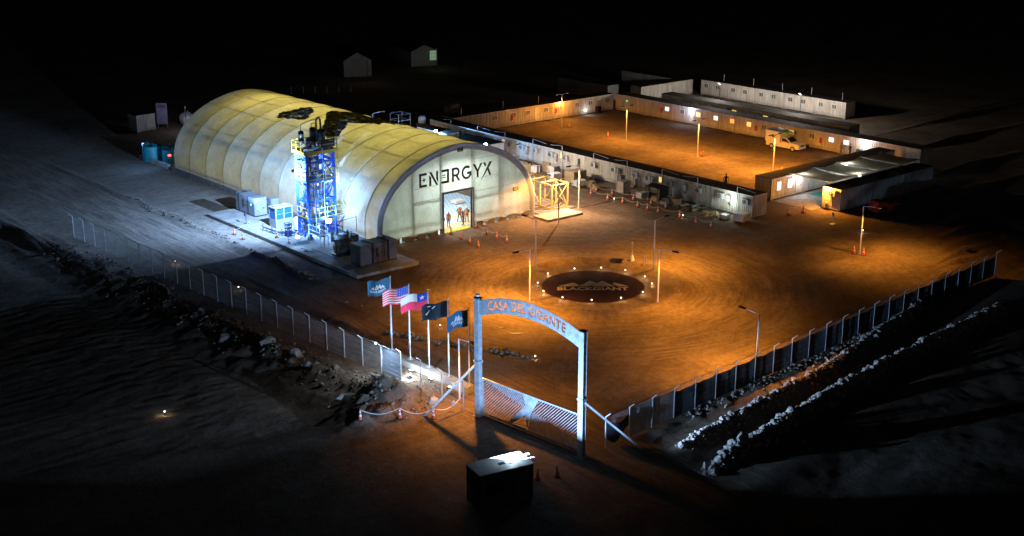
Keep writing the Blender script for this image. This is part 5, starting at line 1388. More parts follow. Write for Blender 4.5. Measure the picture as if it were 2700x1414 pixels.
# right fence with dark shade cloth
def cloth_mat():
    m, nt, b = new_mat('shade_cloth'); P = pos(nt)
    c = ramp(nt, noise(nt, P, .6, 4), [(.3, (0.012, 0.016, 0.018)), (.7, (0.03, 0.036, 0.04))]); nt.links.new(c, b.inputs['Base Color']); b.inputs['Roughness'].default_value = .9
    bump(nt, b, noise(nt, P, 3, 3), .4, .05); return m
cloth = cloth_mat()
slat_m = M('privacy_slat', (.20, .30, .29), .6, var=.2)
fR = thing('perimeter_fence', 'long fence with dark shade cloth and angled posts along the right side', 'fence', (55.4, 55.9, 0))
FRP = [(55.42 + 2.36 * i, fenceR_y(55.42 + 2.36 * i)) for i in range(24)]
angr = math.atan2(FRP[-1][1] - FRP[0][1], FRP[-1][0] - FRP[0][0]); dist = math.dist(FRP[0], FRP[1])
for i, (x, y) in enumerate(FRP):
    obj('post', fence_post(-1), fR, (x - 55.4, y - 55.9, 0), rz=angr)
    if i < len(FRP) - 1:
        obj('mesh_panel', wire_panel(dist, 2.2), fR, (x - 55.4, y - 55.9, 0), rz=angr)
        if i in (1, 2):
            for k_ in range(16):
                mb = MB(); mb.box(dist * (k_ + .12) / 16, .012, .1, dist * (k_ + .88) / 16, .02, 2.15); mb.build('privacy_slat', slat_m, fR, False, (x - 55.4, y - 55.9, 0), angr)
        if i >= 3:
            mb = MB(); P = []
            for a in range(9):
                u = a / 8; row = []
                for b_ in range(5):
                    w = b_ / 4; row.append((dist * u, .03 + .05 * math.sin(u * 9 + i) * math.sin(math.pi * u), .05 + (1.93 - .07 * math.sin(math.pi * u)) * w))
                P.append(row)
            mb.grid(P); mb.build('shade_cloth', cloth, fR, True, (x - 55.4, y - 55.9, 0), angr)
mb = MB(); P = [[(u * 2.2, -.06 - .18 * math.sin(math.pi * u) * (1 - w), 2.0 - .35 * math.sin(math.pi * u) - w * (1.2 + .3 * math.sin(u * 5))) for w in (0, .25, .5, .75, 1)] for u in [k / 8 for k in range(9)]]
mb.grid(P); mb.build('shade_cloth', cloth, fR, True, (.05, 0, 0), angr)
for s in (0.12, .3, .42):
    mb = MB(); mb.pipe([(x - 55.4 + .03, y - 55.9 - s, 2.3 + s * .85) for x, y in FRP], .008, 4); mb.build('barbed_wire', wire, fR)

# ================================================================ FLAG STRIP
fw = MB(); fw.box(0, 0, -.1, .62, 10.2, .52)
wall = thing('flag_wall', 'low pale concrete wall carrying the five flagpoles', 'low wall', (54.15, 69.1, 0), math.atan2(.3, 8.5) * 1.0)
for k in range(4):
    mb = MB(); mb.box(0, k * 2.56, -.1, .75, k * 2.56 + 2.54, .5); mb.build('wall_block', concrete, wall)
wind = Vector((-.80, .60, 0))
def flag_surf(px, py, hoist_z, Lf=1.8, Hf=1.28, ph=0.0, droop=.32):
    side = Vector((wind.y, -wind.x, 0))
    def f(u, v, off=0.0):
        """u 0..1 from the pole, v 0..1 from bottom to top"""
        a = (0.03 + .16 * u) * math.sin(u * 7.5 + ph + v * .8); sl = u * (1 - .06 * u)
        p = Vector((px, py, hoist_z)) + wind * (Lf * sl) + side * (a + off) + Vector((0, 0, Hf * (v - 1) * (1 - .05 * u) - droop * u ** 1.3 + .04 * math.sin(u * 9 + ph)))
        return p
    return f
def flag_obj(name, label, fs, base_mat, parts, root_xy):
    t = thing(name, label, 'flag', (root_xy[0], root_xy[1], 0), 0, 'flags on the five poles')
    nu, nv_ = 28, 14
    mb = MB(); mb.grid([[fs(i / nu, j / nv_) for j in range(nv_ + 1)] for i in range(nu + 1)]); part('cloth', mb, base_mat, t, True)
    for pn, mat, rects in parts:
        mb = MB()
        for poly in rects:   # uv quads or fans
            for s in (-.012, .012):
                if len(poly) == 4 and poly[0][0] == poly[3][0] and poly[0][1] == poly[1][1] and poly[1][0] - poly[0][0] > .2:
                    n = max(2, int((poly[1][0] - poly[0][0]) * nu)); m_ = max(1, int((poly[2][1] - poly[1][1]) * nv_))
                    mb.grid([[fs(poly[0][0] + (poly[1][0] - poly[0][0]) * i / n, poly[0][1] + (poly[2][1] - poly[0][1]) * j / m_, s) for j in range(m_ + 1)] for i in range(n + 1)])
                else: mb.face(*[fs(u, v, s) for u, v in poly])
        part(pn, mb, mat, t)
    return t
def rect(u0, v0, u1, v1): return [(u0, v0), (u1, v0), (u1, v1), (u0, v1)]
def star(cu, cv, r, asp=1.4):
    pts = [(cu + (r if k % 2 == 0 else r * .4) / asp * math.sin(k * math.pi / 5), cv + (r if k % 2 == 0 else r * .4) * math.cos(k * math.pi / 5)) for k in range(10)]
    return [[(cu, cv), pts[k], pts[(k + 1) % 10]] for k in range(10)]
fb_navy = M('navy_flag', (0.03, 0.13, 0.24), .8, var=.15); fb_dark = M('dark_flag', (0.018, 0.03, 0.038), .8, var=.2)
fb_w = M('white_flag', (0.62, 0.62, 0.64), .8, var=.08); fb_r = M('red_flag', (0.62, 0.04, 0.10), .8, var=.1); fb_b = M('blue_flag', (0.02, 0.06, 0.45), .8, var=.1)
FP = [(54.46, 78.96), (54.46, 76.51), (54.55, 74.18), (54.56, 71.72), (54.64, 69.39)]
names = ['farthest flagpole, with a navy emblem flag', 'flagpole carrying the stars and stripes', 'flagpole carrying the Chilean flag', 'flagpole carrying the dark slash emblem flag', 'flagpole nearest the gate, with a folded navy emblem flag']
for (x, y), nm in zip(FP, names):
    t = thing('flagpole', nm, 'flagpole', (x, y, .5), 0, 'five flagpoles on the low wall')
    mb = MB(); mb.tube((0, 0, 0), (0, 0, 6.05), .05, .035, n=10); mb.build('pole', steel, t)
    mb = MB(); mb.box(-.2, -.2, 0, .2, .2, .06); mb.lathe([(.12, .06), (.09, .14), (.055, .15)], n=10); mb.build('base_plate', steel, t)
    mb = MB(); mb.lathe([(.035, 6.05), (.05, 6.08), (.03, 6.13), (.005, 6.14)], n=8); mb.build('finial', steel, t)
    mb = MB(); mb.tube((-.06, .05, .8), (-.05, .04, 6.0), .008, n=4); mb.build('halyard', plastic_w, t)
def emblem(fs, cut=False):
    """four white peaks and the name, laid on the cloth; reading direction runs towards the pole"""
    def uv(a, b): return (0.84 - a / 6.5 * .66, 0.42 + b * .19)
    P = [[uv(*q) for q in p] for p in ([(0, 0), (1.2, .72), (1.75, .1), (1.7, 0)], [(1.8, 0), (2.9, 1.75), (3.35, 1.0), (2.75, 0)], [(2.9, 0), (4.1, 1.75), (5.3, 0)], [(4.9, .9), (5.25, 1.2), (6.5, 0), (5.5, 0)])]
    return P
v, f = fit_text('BLACK GIANT', 1, 1, .03)
def flag_text(fs, s, u0, u1, v0, v1, t, nm='lettering'):
    v, f = fit_text(s, 1, 1, .03)
    mb = MB()
    for tri in f:
        for sgn in (-.014, .014): mb.face(*[fs(u1 + (u0 - u1) * v[i][0], v0 + (v1 - v0) * v[i][1], sgn) for i in tri])
    part(nm, mb, fb_w, t)
f1 = flag_surf(FP[0][0] - .06, FP[0][1] + .05, 6.45, ph=.4)
t = flag_obj('flag', 'navy flag with white peaks reading BLACK GIANT, farthest from the gate', f1, fb_navy, [('emblem', fb_w, emblem(f1))], FP[0]); flag_text(f1, 'BLACK GIANT', .16, .88, .20, .36, t)
f2 = flag_surf(FP[1][0] - .06, FP[1][1] + .05, 6.4, Lf=2.05, ph=1.6, droop=.42)
stripes = [rect(0, k / 13, 1, (k + 1) / 13) for k in range(0, 13, 2)]
canton = [rect(0, 6 / 13, .42, 1)]
stars = []
for i in range(5):
    for j in range(6): stars += star(.04 + j * .068, 6 / 13 + .055 + i * .105, .03, 1.4)
def lift(fs, k): return lambda u, v, off=0.0: fs(u, v, off * k)
t = flag_obj('flag', 'stars and stripes flag, second from the far end', f2, fb_w, [('stripe', fb_r, [s if s[2][1] <= 6 / 13 + .01 else rect(.42, s[0][1], 1, s[2][1]) for s in stripes]), ('canton', fb_b, canton)], FP[1])
mb = MB()
for p in stars:
    for s in (-.022, .022): mb.face(*[f2(u, v, s) for u, v in p])
part('stars', mb, fb_w, t)['kind'] = 'stuff'
f3 = flag_surf(FP[2][0] - .06, FP[2][1] + .05, 6.5, Lf=2.1, ph=2.5, droop=.42)
t = flag_obj('flag', 'Chilean flag in white, blue and red with one star', f3, fb_w, [('red_half', fb_r, [rect(0, 0, 1, .5)]), ('canton', fb_b, [rect(0, .5, .36, 1)])], FP[2])
mb = MB()
for p in star(.18, .75, .15, 1.4):
    for s in (-.022, .022): mb.face(*[f3(u, v, s) for u, v in p])
part('star', mb, fb_w, t)
f4 = flag_surf(FP[3][0] - .06, FP[3][1] + .05, 6.45, Lf=2.0, ph=.9, droop=.4)
flag_obj('flag', 'dark flag with a white slash emblem between the Chilean flag and the gate', f4, fb_dark, [('emblem', fb_w, [[(.78, .82), (.64, .86), (.40, .12), (.36, .08)], [(.50, .86), (.44, .86), (.56, .68), (.60, .7)], [(.72, .56), (.66, .62), (.86, .34), (.80, .28)]])], FP[3])
f5 = flag_surf(FP[4][0] - .06, FP[4][1] + .05, 6.42, Lf=1.6, ph=3.6, droop=.55)
t = flag_obj('flag', 'navy flag partly folded, reading GIANT, nearest the gate', f5, fb_navy, [('emblem', fb_w, emblem(f5))], FP[4]); flag_text(f5, 'GIANT', .16, .72, .18, .38, t)
# mesh banner of slats on the fence behind the wall
bn = thing('slatted_panel', 'pale slatted panel fixed to the fence beside the flag wall', 'panel', (51.55, 74.9, 0), ang)
for k in range(6):
    mb = MB(); mb.box(-1.15, -.04, .2 + k * .36, 1.15, -.025, .2 + k * .36 + .3); mb.build('slat', M('banner_mesh', (.34, .42, .55), .6, var=.1), bn)
mb = MB(); mb.box(-1.15, -.02, .12, -1.1, .03, 2.35); mb.box(1.1, -.02, .12, 1.15, .03, 2.35); mb.build('frame', steel, bn)
# flood lamps of the flag strip
for k, (x, y) in enumerate(((53.3, 77.6), (53.35, 74.9), (53.5, 72.6), (53.6, 70.4))):
    t = thing('flood_lamp', f'{ORD[k]} small flood lamp from the far end at the foot of the flag wall', 'flood lamp', (x, y, 0), 0, 'flood lamps of the flag wall')
    mb = MB(); mb.bar((x - .12, y - .14, 0), (x - .12, y - .14, .3), .03); mb.bar((x - .12, y + .14, 0), (x - .12, y + .14, .3), .03); part('bracket', mb, steel_dk, t)
    flood_head(t, (x, y, .32), (.35, .1, .9), .12)
    lamp('flag_flood', 'SPOT', (x + .03, y, .42), 1100, (0.36, .6, 1), radius=.06, spot=95, blend=.6, aim=(x + 1.2, y + .3, 4.4))
lamp('flag_flood', 'POINT', (50.75, 75.9, 2.9), 300, (.72, .86, 1), radius=.1)  # extra light added so the spoil bank outside the fence is lit
t = thing('flood_lamp', 'small flood lamp on the angled top of the fence post by the slatted panel', 'flood lamp', (51.0, 75.9, 2.6), 0, 'flood lamps of the flag wall')  # lamp body made up for the added bank light
mb = MB(); mb.box(50.85, 75.8, 2.72, 51.05, 76.0, 2.86); mb.bar((51.0, 75.9, 2.5), (51.0, 75.9, 2.75), .03); part('lamp_head', mb, steel_dk, t)
lamp('flag_flood', 'POINT', (52.9, 73.0, 2.4), 420, (.72, .86, 1), radius=.1)
lamp('flag_flood', 'POINT', (52.75, 74.3, .7), 260, (.82, .9, 1), radius=.1)
t = thing('flood_lamp', 'flood lamp lying on the bright white patch by the slatted panel', 'flood lamp', (52.75, 74.3, 0), 0, 'flood lamps of the flag wall')
flood_head(t, (52.75, 74.3, .3), (-.2, -.3, .9), .14)
mb = MB(); mb.box(52.6, 74.15, -.02, 52.9, 74.45, .12); part('base', mb, steel_dk, t)

# ================================================================ GUARD CABIN with roof flood lamps
gc = thing('guard_cabin', 'dark guard cabin whose white roof is lit by small flood lamps', 'cabin', (43.42, 54.22, 0), math.atan2(53.48 - 54.2, 46.95 - 43.42))
gw, gdp, gh = 3.62, 1.82, 2.42
mb = MB(); mb.box(0, 0, .1, gw, gdp, gh); mb.build('wall', M('cabin_dark', (.09, .11, .12), .6, var=.25), gc)
mb = MB(); mb.box(-.04, -.04, gh, gw + .04, gdp + .04, gh + .08); mb.build('roof', M('cabin_roof', (.62, .64, .63), .6, var=.12), gc)
for k in range(5): mb = MB(); mb.box(.6 + k * .6, -.012, .12, .63 + k * .6, -.002, 2.38); mb.build('panel_seam', steel_dk, gc)
mb = MB(); mb.box(.4, -.03, 1.0, 1.5, 0, 1.9); w_ = mb.build('window', glass_dk, gc)
mb = MB(); mb.box(2.3, -.03, .12, 3.1, 0, 2.1); mb.build('door', M('cabin_door', (.13, .15, .16), .6), gc)
mb = MB(); mb.box(1.7, .7, gh + .081, 2.1, 1.0, gh + .1); mb.build('roof_hatch', steel_dk, gc)
mb = MB(); mb.box(2.3, .55, gh + .081, 2.6, .68, gh + .1); mb.build('roof_hatch', steel_dk, gc)
mb = MB(); mb.tube((.55, 1.6, gh + .08), (.55, 1.6, gh + .4), .015); mb.build('aerial', plastic_w, gc)
for k, (a, b) in enumerate(((3.75, 1.15), (3.78, .55))):
    mb = MB(); mb.tube((3.6, b, gh + .02), (a, b, gh + .14), .02); mb.box(a - .02, b - .1, gh + .1, a + .22, b + .1, gh + .16); mb.build('flood_lamp', steel, gc)
gcm = gc.rotation_euler.to_matrix().to_4x4(); gcm.translation = gc.location
lp = gcm @ Vector((2.85, 1.05, gh + .22))
lamp('gate_flood', 'SPOT', lp, 13000, (.36, .60, 1), radius=.05, spot=176, blend=.05, aim=lp + Vector((6, 7, 0)))
lamp('gate_flood', 'SPOT', gcm @ Vector((3.7, .5, gh + .3)), 30000, (.42, .64, 1), radius=.06, spot=25, blend=.8, aim=(76, 52.4, 1.9))
lamp('gate_flood', 'POINT', gcm @ Vector((2.7, 1.0, gh + .5)), 45, (.6, .8, 1), radius=.08)
# ================================================================ CONES
def cone_proto():
    t = thing('traffic_cone', 'x', 'traffic cone', (0, 0, 0))
    mb = MB(); mb.box(-.19, -.19, 0, .19, .19, .035); mb.build('base', rubber, t)
    mb = MB(); mb.lathe([(.15, .035), (.105, .27), (.085, .42), (.066, .54), (.05, .66), (.028, .8), (.01, .81)], n=12); mb.build('cone_body', orange_p, t, True)
    for a, b, h0, h1 in ((.109, .089, .27, .42), (.070, .054, .54, .66)): mb = MB(); mb.lathe([(a, h0), (b, h1)], n=12); mb.build('reflective_sleeve', reflect_w, t, True)
    return t
cone0 = cone_proto(); first_cone = [True]
def cone(x, y, label, group='traffic cones', s=1.0, z=None):
    if first_cone[0]: c = cone0; first_cone[0] = False
    else: c = copy_tree(cone0)
    c.location = (x, y, hz(x, y) if z is None else z); c['label'] = label; c['group'] = group; c.scale = (s, s, s); c.rotation_euler = (rnd.uniform(-.03, .03), rnd.uniform(-.03, .03), rnd.uniform(0, 1.5)); return c
for k, (x, y) in enumerate(((79.55, 103.9), (79.24, 101.86), (79.08, 100.14), (78.7, 98.26))): cone(x, y, f'{ORD[k]} cone from the left door jamb in the line leaving the shelter doorway', 'left line of cones at the doorway')
for k, (x, y) in enumerate(((82.95, 104.0), (82.42, 101.47), (82.29, 99.68), (82.14, 97.88))): cone(x, y, f'{ORD[k]} cone from the right door jamb in the line leaving the shelter doorway', 'right line of cones at the doorway')
cone(64.4, 113.6, 'taller orange cone on the pad edge left of the tower', z=.3); cone(64.3, 111.0, 'smaller orange cone on the pad nearest the work light', z=.3, s=.85)
cone(62.1, 118.4, 'cone with a slipped arm beside the trench, farther one'); cone(61.9, 116.2, 'cone with a slipped arm beside the trench, nearer one')
cone(128.3, 138.5, 'cone beside the farthest yard lamp pole'); cone(127.7, 129.8, 'lone cone in the middle of the orange yard'); cone(128.4, 112.5, 'cone beside the third yard lamp pole'); cone(128.8, 99.6, 'cone beside the nearest yard lamp pole')
cone(112.75, 85.9, 'left cone of the taped pair before the canteen', s=1.15); cone(114.75, 85.4, 'right cone of the taped pair before the canteen', s=1.15)
cone(105.8, 72.3, 'pale cone left of the lamp pole at the right edge', s=1.1); cone(106.1, 71.4, 'pale cone right of the lamp pole at the right edge', s=1.1)
cone(47.5, 68.2, 'cone on the sandy heap midway between the brace and the dark'); cone(44.9, 69.2, 'dim cone at the left end of the sandy heap'); cone(49.6, 67.1, 'cone at the foot of the slanting gate brace')
cone(71.2, 150.7, 'white-lit cone beside the teal tank', s=1.0)
cone(49.0, 55.4, 'dark cone in the shadow right of the guard cabin'); cone(50.2, 54.9, 'second dark cone in the shadow right of the guard cabin')
# cones and posts with chain in front of the long row
CHAIN = [(102.4, 106.7), (104.0, 107.5), (102.35, 103.85), (104.3, 105.1), (102.55, 101.6), (104.5, 101.8), (102.5, 99.15), (102.55, 97.65), (104.5, 99.0), (102.5, 96.0), (104.6, 96.8), (103.0, 93.2), (102.4, 90.3), (102.4, 88.1)]
for k, (x, y) in enumerate(CHAIN):
    cone(x, y, f'{ORD[k]} slim cone from the steel frame in the roped line before the long row', 'roped cones before the long row', s=.95)
mb = MB()
def sagline(a, b, za, zb, sag, n=6): return [(a[0] + (b[0] - a[0]) * i / n, a[1] + (b[1] - a[1]) * i / n, za + (zb - za) * i / n - sag * math.sin(math.pi * i / n)) for i in range(n + 1)]
def rope(name, label, pts, zt=.72, sag=.3, r=.016, mat=None):
    L = []
    for a, b in zip(pts, pts[1:]): L += sagline(a, b, hz(*a) + zt, hz(*b) + zt, sag)
    mb = MB(); mb.pipe(L, r, 4); o = mb.build(name, mat or plastic_w); setp(o, label, 'rope'); return o
rope('barrier_rope', 'inner sagging rope linking the slim cones before the long row', [CHAIN[i] for i in (1, 3, 5, 8, 10)])
rope('barrier_rope', 'outer sagging rope linking the slim cones before the long row', [CHAIN[i] for i in (0, 2, 4, 6, 7, 9, 11, 12, 13)])
rope('barrier_rope', 'white rope between the cones right of the shelter doorway', [(82.95, 104.0), (82.42, 101.47), (82.29, 99.68), (82.14, 97.88)])
rope('barrier_tape', 'red and white tape between the two cones before the canteen', [(112.75, 85.9), (114.75, 85.4)], .85, .08, .03, M('tape_red', (.7, .25, .2), .6))
rope('barrier_rope', 'white rope from the gate lamp pole across the sandy heap', [(52.2, 67.4), (49.6, 67.1), (47.5, 68.2), (44.9, 69.2)], .75, .4, .022)
mb = MB(); mb.prism([(-.22, 0), (0, -.22), (.22, 0), (0, .22)], lambda a, b: (51.5 + a * .2, 67.25 - a, .62 + b), lambda a, b: (51.52 + a * .2, 67.25 - a, .62 + b)); o = mb.build('tag_plate', plastic_w); setp(o, 'pale diamond tag hanging from the rope beside the gate', 'tag')
rope('barrier_tape', 'white warning tape from the pad edge to the slipped cones', [(64.9, 120.2), (62.0, 118.3)], .5, .1, .02)

# ================================================================ SMALL GROUND LAMPS
bl = thing('garden_light', 'x', 'garden light')
mb = MB(); mb.tube((0, 0, 0), (0, 0, .28), .025, n=6); mb.build('stake', steel_dk, bl)
mb = MB(); mb.lathe([(.03, .28), (.06, .34), (.06, .38), (.01, .40)], n=10); mb.build('lamp_glass', EM('garden_glass', (1, .84, .6), 5), bl)
mb = MB(); mb.lathe([(.08, .40), (.08, .42), (.01, .45)], n=10); mb.build('cap', steel_dk, bl)
RB = [(82.63, 84.49), (80.51, 85.93), (77.52, 86.38), (74.94, 84.89), (73.71, 82.72), (73.83, 80.3), (75.32, 78.12), (77.72, 76.86), (80.38, 76.77), (82.77, 77.94), (83.82, 79.87), (83.83, 82.43)]
first = True
def gl(x, y, label, group, pw=85):
    global first
    if first: c = bl; first = False
    else: c = copy_tree(bl)
    c.location = (x, y, hz(x, y)); c['label'] = label; c['group'] = group
    lamp('garden_glow', 'POINT', (x, y, hz(x, y) + .31), pw, (1, .80, .48), radius=.05)
for k, (x, y) in enumerate(RB): gl(x, y, f'{ORD[k]} garden light round the black disc, counted anticlockwise from the far right lamp pole side', 'garden lights round the black disc')
gl(52.6, 112.6, 'garden light at the far end of the left fence', 'scattered garden lights', 14); gl(53.3, 101.5, 'garden light midway along the left fence', 'scattered garden lights', 14)
gl(61.2, 81.6, 'garden light behind the dark slash flag', 'scattered garden lights', 16); gl(62.5, 71.05, 'garden light at the end of the stone kerb inside the gate', 'scattered garden lights', 18)
gl(35.9, 80.6, 'lone garden light in the dark at the far left', 'scattered garden lights', 40); gl(102.4, 102.8, 'garden light left of the roped cones before the long row', 'scattered garden lights', 22); gl(102.9, 92.6, 'garden light right of the roped cones before the long row', 'scattered garden lights', 22)
gl(112.9, 76.3, 'garden light beside the red machine at the right edge', 'scattered garden lights', 30)

# ================================================================ SIGNS
t = thing('traffic_sign', 'pair of square sign plates on a white concrete foot at the island edge', 'sign', (86.8, 84.5, 0))
mb = MB(); mb.lathe([(.32, 0), (.26, .3), (.1, .75), (.05, .8)], n=10); mb.build('foot', plastic_w, t)
mb = MB(); mb.tube((0, 0, .7), (0, 0, 2.1), .035); mb.build('pole', steel, t)
for s in (-1, 1):
    mb = MB(); mb.box(-.02, s * .3 - .27, 1.2 - s * .05, .02, s * .3 + .27, 1.95 - s * .05); mb.build('sign_plate', M('sign_back', (.42, .40, .44), .5, .2), t, rz=-.7)
t = thing('marker_post', 'two short white marker stakes on a stone pile by the island', 'marker', (87.0, 82.9, 0))
for s in (-.12, .12): mb = MB(); mb.tube((s, 0, 0), (s, 0, 1.0), .03); mb.build('stake', plastic_w, t)
t = thing('notice_sign', 'small square notice on a stand before the right-hand cabin', 'sign', (113.4, 80.5, 0))
mb = MB(); mb.tube((0, 0, 0), (0, 0, 1.1), .03); mb.box(-.3, -.25, 0, .3, .25, .05); mb.build('stand', steel, t)
mb = MB(); mb.box(-.02, -.3, .85, .02, .3, 1.3); mb.build('sign_plate', plastic_w, t, rz=-.6)

# ================================================================ STEEL FRAME AND SLABS
mb = MB(); mb.box(90.5, 100.8, -.1, 95.6, 103.3, .25); o = mb.build('concrete_slab', concrete); setp(o, 'bare concrete slab beside the shelter corner, catching orange light', 'slab')
mb = MB(); mb.box(91.8, 103.5, -.1, 97.0, 110.5, .12); o = mb.build('concrete_slab', concrete_dk); setp(o, 'darker concrete slab under the yellow steel frame', 'slab')
fr = thing('steel_rack', 'open yellow box frame of steel posts with cross braces beside the shelter', 'steel frame', (95.3, 107.2, .12))
yl = M('primer_yellow', (0.55, 0.42, 0.16), .55, var=.2)
X0, X1, Y0, Y1, ZF = 94.1, 96.5, 104.3, 110.1, 2.85
for x in (X0, X1):
    for y in (Y0, 106.3, 108.2, Y1):
        mb = MB(); mb.bar((x, y, .12), (x, y, ZF), .14, .14); mb.box(x - .15, y - .15, .12, x + .15, y + .15, .15); part('post', mb, yl, fr)
for x in (X0, X1):
    for z_ in (ZF, .2): mb = MB(); mb.bar((x, Y0, z_), (x, Y1, z_), .13, .13); part('beam', mb, yl, fr)
for y in (Y0, 106.3, 108.2, Y1):
    mb = MB(); mb.bar((X0, y, ZF + .003), (X1, y, ZF + .003), .12, .12); part('beam', mb, yl, fr)
mb = MB(); mb.bar((X0, Y0, .2), (X1, Y0, .2), .1, .1); part('beam', mb, yl, fr)
for p, q in (((X0, Y0 - .02, .2), (X1, Y0 - .02, ZF)), ((X1, Y0 + .03, .2), (X0, Y0 + .03, ZF)), ((X1, Y0, .2), (X1, 106.3, ZF)), ((X1, 108.2, .2), (X1, 106.3, ZF)), ((X1, 108.2, ZF), (X1, Y1, .2)), ((X0, 106.3, .2), (X0, 108.2, ZF))):
    mb = MB(); mb.bar(p, q, .07, .07); part('brace', mb, yl, fr)

# ================================================================ JUNK BEFORE THE LONG ROW
def crate(x, y, w, d, h, rz, mat, label, lid=True, pal=True, name='crate', z=None):
    t = thing(name, label, name.replace('_', ' '), (x, y, 0 if z is None else z), rz, 'stacked goods before the long row'); b = .12 if pal else 0
    if pal:
        for k in range(3):
            mb = MB(); mb.box(-w / 2, -d / 2 + k * (d - .1) / 2, 0, w / 2, -d / 2 + k * (d - .1) / 2 + .1, .08); mb.build('pallet_runner', wood, t)
        mb = MB(); mb.box(-w / 2 - .02, -d / 2 - .02, .08, w / 2 + .02, d / 2 + .02, .11); mb.build('pallet_deck', wood, t)
    n = max(2, round(h / .3))
    mb = MB(); mb.box(-w / 2 + .03, -d / 2 + .03, b, w / 2 - .03, d / 2 - .03, b + h); mb.build('body', mat, t)
    for sx in (-1, 1):
        for sy in (-1, 1): mb = MB(); mb.box(sx * w / 2 - .04, sy * d / 2 - .04, b, sx * w / 2 + .04, sy * d / 2 + .04, b + h + .02); mb.build('corner', mat, t)
    if lid: mb = MB(); mb.box(-w / 2 - .03, -d / 2 - .03, b + h + .003, w / 2 + .03, d / 2 + .03, b + h + .05); mb.build('lid', mat, t)
    return t
grey_tarp = M('grey_wrap', (.36, .37, .38), .45, var=.3, vs=3)
crate(105.6, 124.9, 1.6, 1.2, 1.25, .1, cont_d, 'low grey skip with a flared rim beside the striped cabin', False, False, 'skip')
crate(104.6, 121.7, 1.0, .9, .9, .2, card, 'tan carton pallet farthest left before the long row')
crate(104.0, 120.3, .9, .9, 1.0, -.1, card, 'open tan carton with papers on top before the long row', False)
crate(104.9, 119.4, .7, .8, .8, .3, plastic_w, 'small white carton beside the open tan carton')
crate(106.3, 118.9, .2, 1.1, 1.3, .1, wood, 'plywood sheet propped among the cartons', False, False, 'plywood_sheet')
crate(104.6, 115.7, 1.0, 1.1, 1.5, .1, grey_tarp, 'tall bundle wrapped in silver film before the long row', False)
crate(103.7, 114.3, 1.1, 1.0, 1.0, -.2, plastic_w, 'pallet of white sacks with blue print', False)
crate(105.4, 112.6, 2.2, 1.5, 1.35, .1, card, 'big brown plywood crate with an open top', False, True, 'crate')
crate(104.4, 110.8, 1.6, .8, .55, .0, plastic_w, 'low white box left of the wooden stakes'); crate(105.0, 109.4, .7, .7, .6, .3, card, 'small tan box left of the wooden stakes'); crate(104.7, 108.4, .8, .6, .5, .1, card, 'second small tan box before the long row', False)
crate(106.4, 105.3, 1.2, 1.1, 1.35, .0, M('pinkish_board', (.5, .44, .42), .7), 'pale pinkish cabinet standing before the long row', True, False, 'cabinet')
crate(106.9, 106.2, .7, .6, .7, .0, cont_d, 'grey machine on top of a stand behind the pinkish cabinet', True, False, 'machine', 1.0)
crate(106.9, 106.2, .9, .8, .98, .0, cont_d, 'grey stand behind the pinkish cabinet', False, False, 'stand')
crate(106.2, 102.9, .8, .9, .6, .2, card, 'tan box left of the pale open box before the long row'); crate(105.9, 101.7, 1.2, .8, .65, .0, plastic_w, 'pale open box right of the tan box before the long row', False)
crate(106.6, 97.0, .9, .7, .6, .1, card, 'tan box beside the coiled hose pile')
crate(106.8, 87.6, 1.3, 1.2, .75, .15, plastic_w, 'pale slatted box at the near corner of the long row'); crate(106.2, 89.5, .9, .8, .4, .2, plastic_w, 'low white tray near the corner of the long row', False)
t = thing('lean_to', 'dark open-fronted lean-to shelter before the long row', 'shelter', (106.4, 99.7, 0), 0)
for y in (-.9, .9):
    for x in (-.8, .8): mb = MB(); mb.bar((x, y, 0), (x, y, 1.75), .07); mb.build('post', wood, t)
mb = MB(); mb.grid([[(-.95, y, 1.72), (0, y, 2.0), (.95, y, 1.72)] for y in (-1.05, 0, 1.05)]); mb.build('roof', cloth, t)
mb = MB(); mb.grid([[(.8, y, .05), (.8, y, 1.75)] for y in (-.9, 0, .9)]); mb.build('back_sheet', cloth, t)
mb = MB(); mb.grid([[(x, -.9, .05), (x, -.9, 1.75)] for x in (-.8, 0, .8)]); mb.build('side_sheet', cloth, t)
mb = MB(); mb.cbox((-.2, .1, .3), (.7, .9, .5)); mb.build('bin', card, t)
def heap(x, y, label, n, mat, seed, sp=1.0, h=.6):
    r = random.Random(seed); t = thing('scrap_heap', label, 'scrap heap', (x, y, 0), 0, 'scrap heaps before the long row')
    for k in range(n):
        mb = MB(); a = r.uniform(0, 6.3); L = r.uniform(.4, 1.3); c = (r.gauss(0, sp * .45), r.gauss(0, sp * .6)); z_ = abs(r.gauss(0, h * .5)) + .06
        d = (math.cos(a) * L / 2, math.sin(a) * L / 2); mb.bar((c[0] - d[0], c[1] - d[1], z_), (c[0] + d[0], c[1] + d[1], z_ + r.uniform(-.1, .15)), r.uniform(.06, .3), r.uniform(.04, .2)); mb.build('offcut', mat if k % 3 else card, t)
    return t
heap(106.3, 98.3, 'tangled heap with a coiled hose right of the lean-to', 16, M('scrap_grey', (.24, .24, .22), .7), 1)
heap(106.4, 94.3, 'long dark heap of scrap before the long row', 22, M('scrap_green', (.18, .20, .17), .8), 2, 1.3, .8)
heap(106.2, 91.6, 'low heap of scrap timber near the corner of the long row', 14, wood, 3, 1.0, .5)
mb = MB(); mb.pipe([(105.6 + .5 * math.cos(a * .4), 97.9 + .5 * math.sin(a * .4), .15 + a * .008) for a in range(48)], .05, 5); o = mb.build('coiled_hose', grey_tarp); setp(o, 'thick grey coiled hose on the ground before the long row', 'hose')
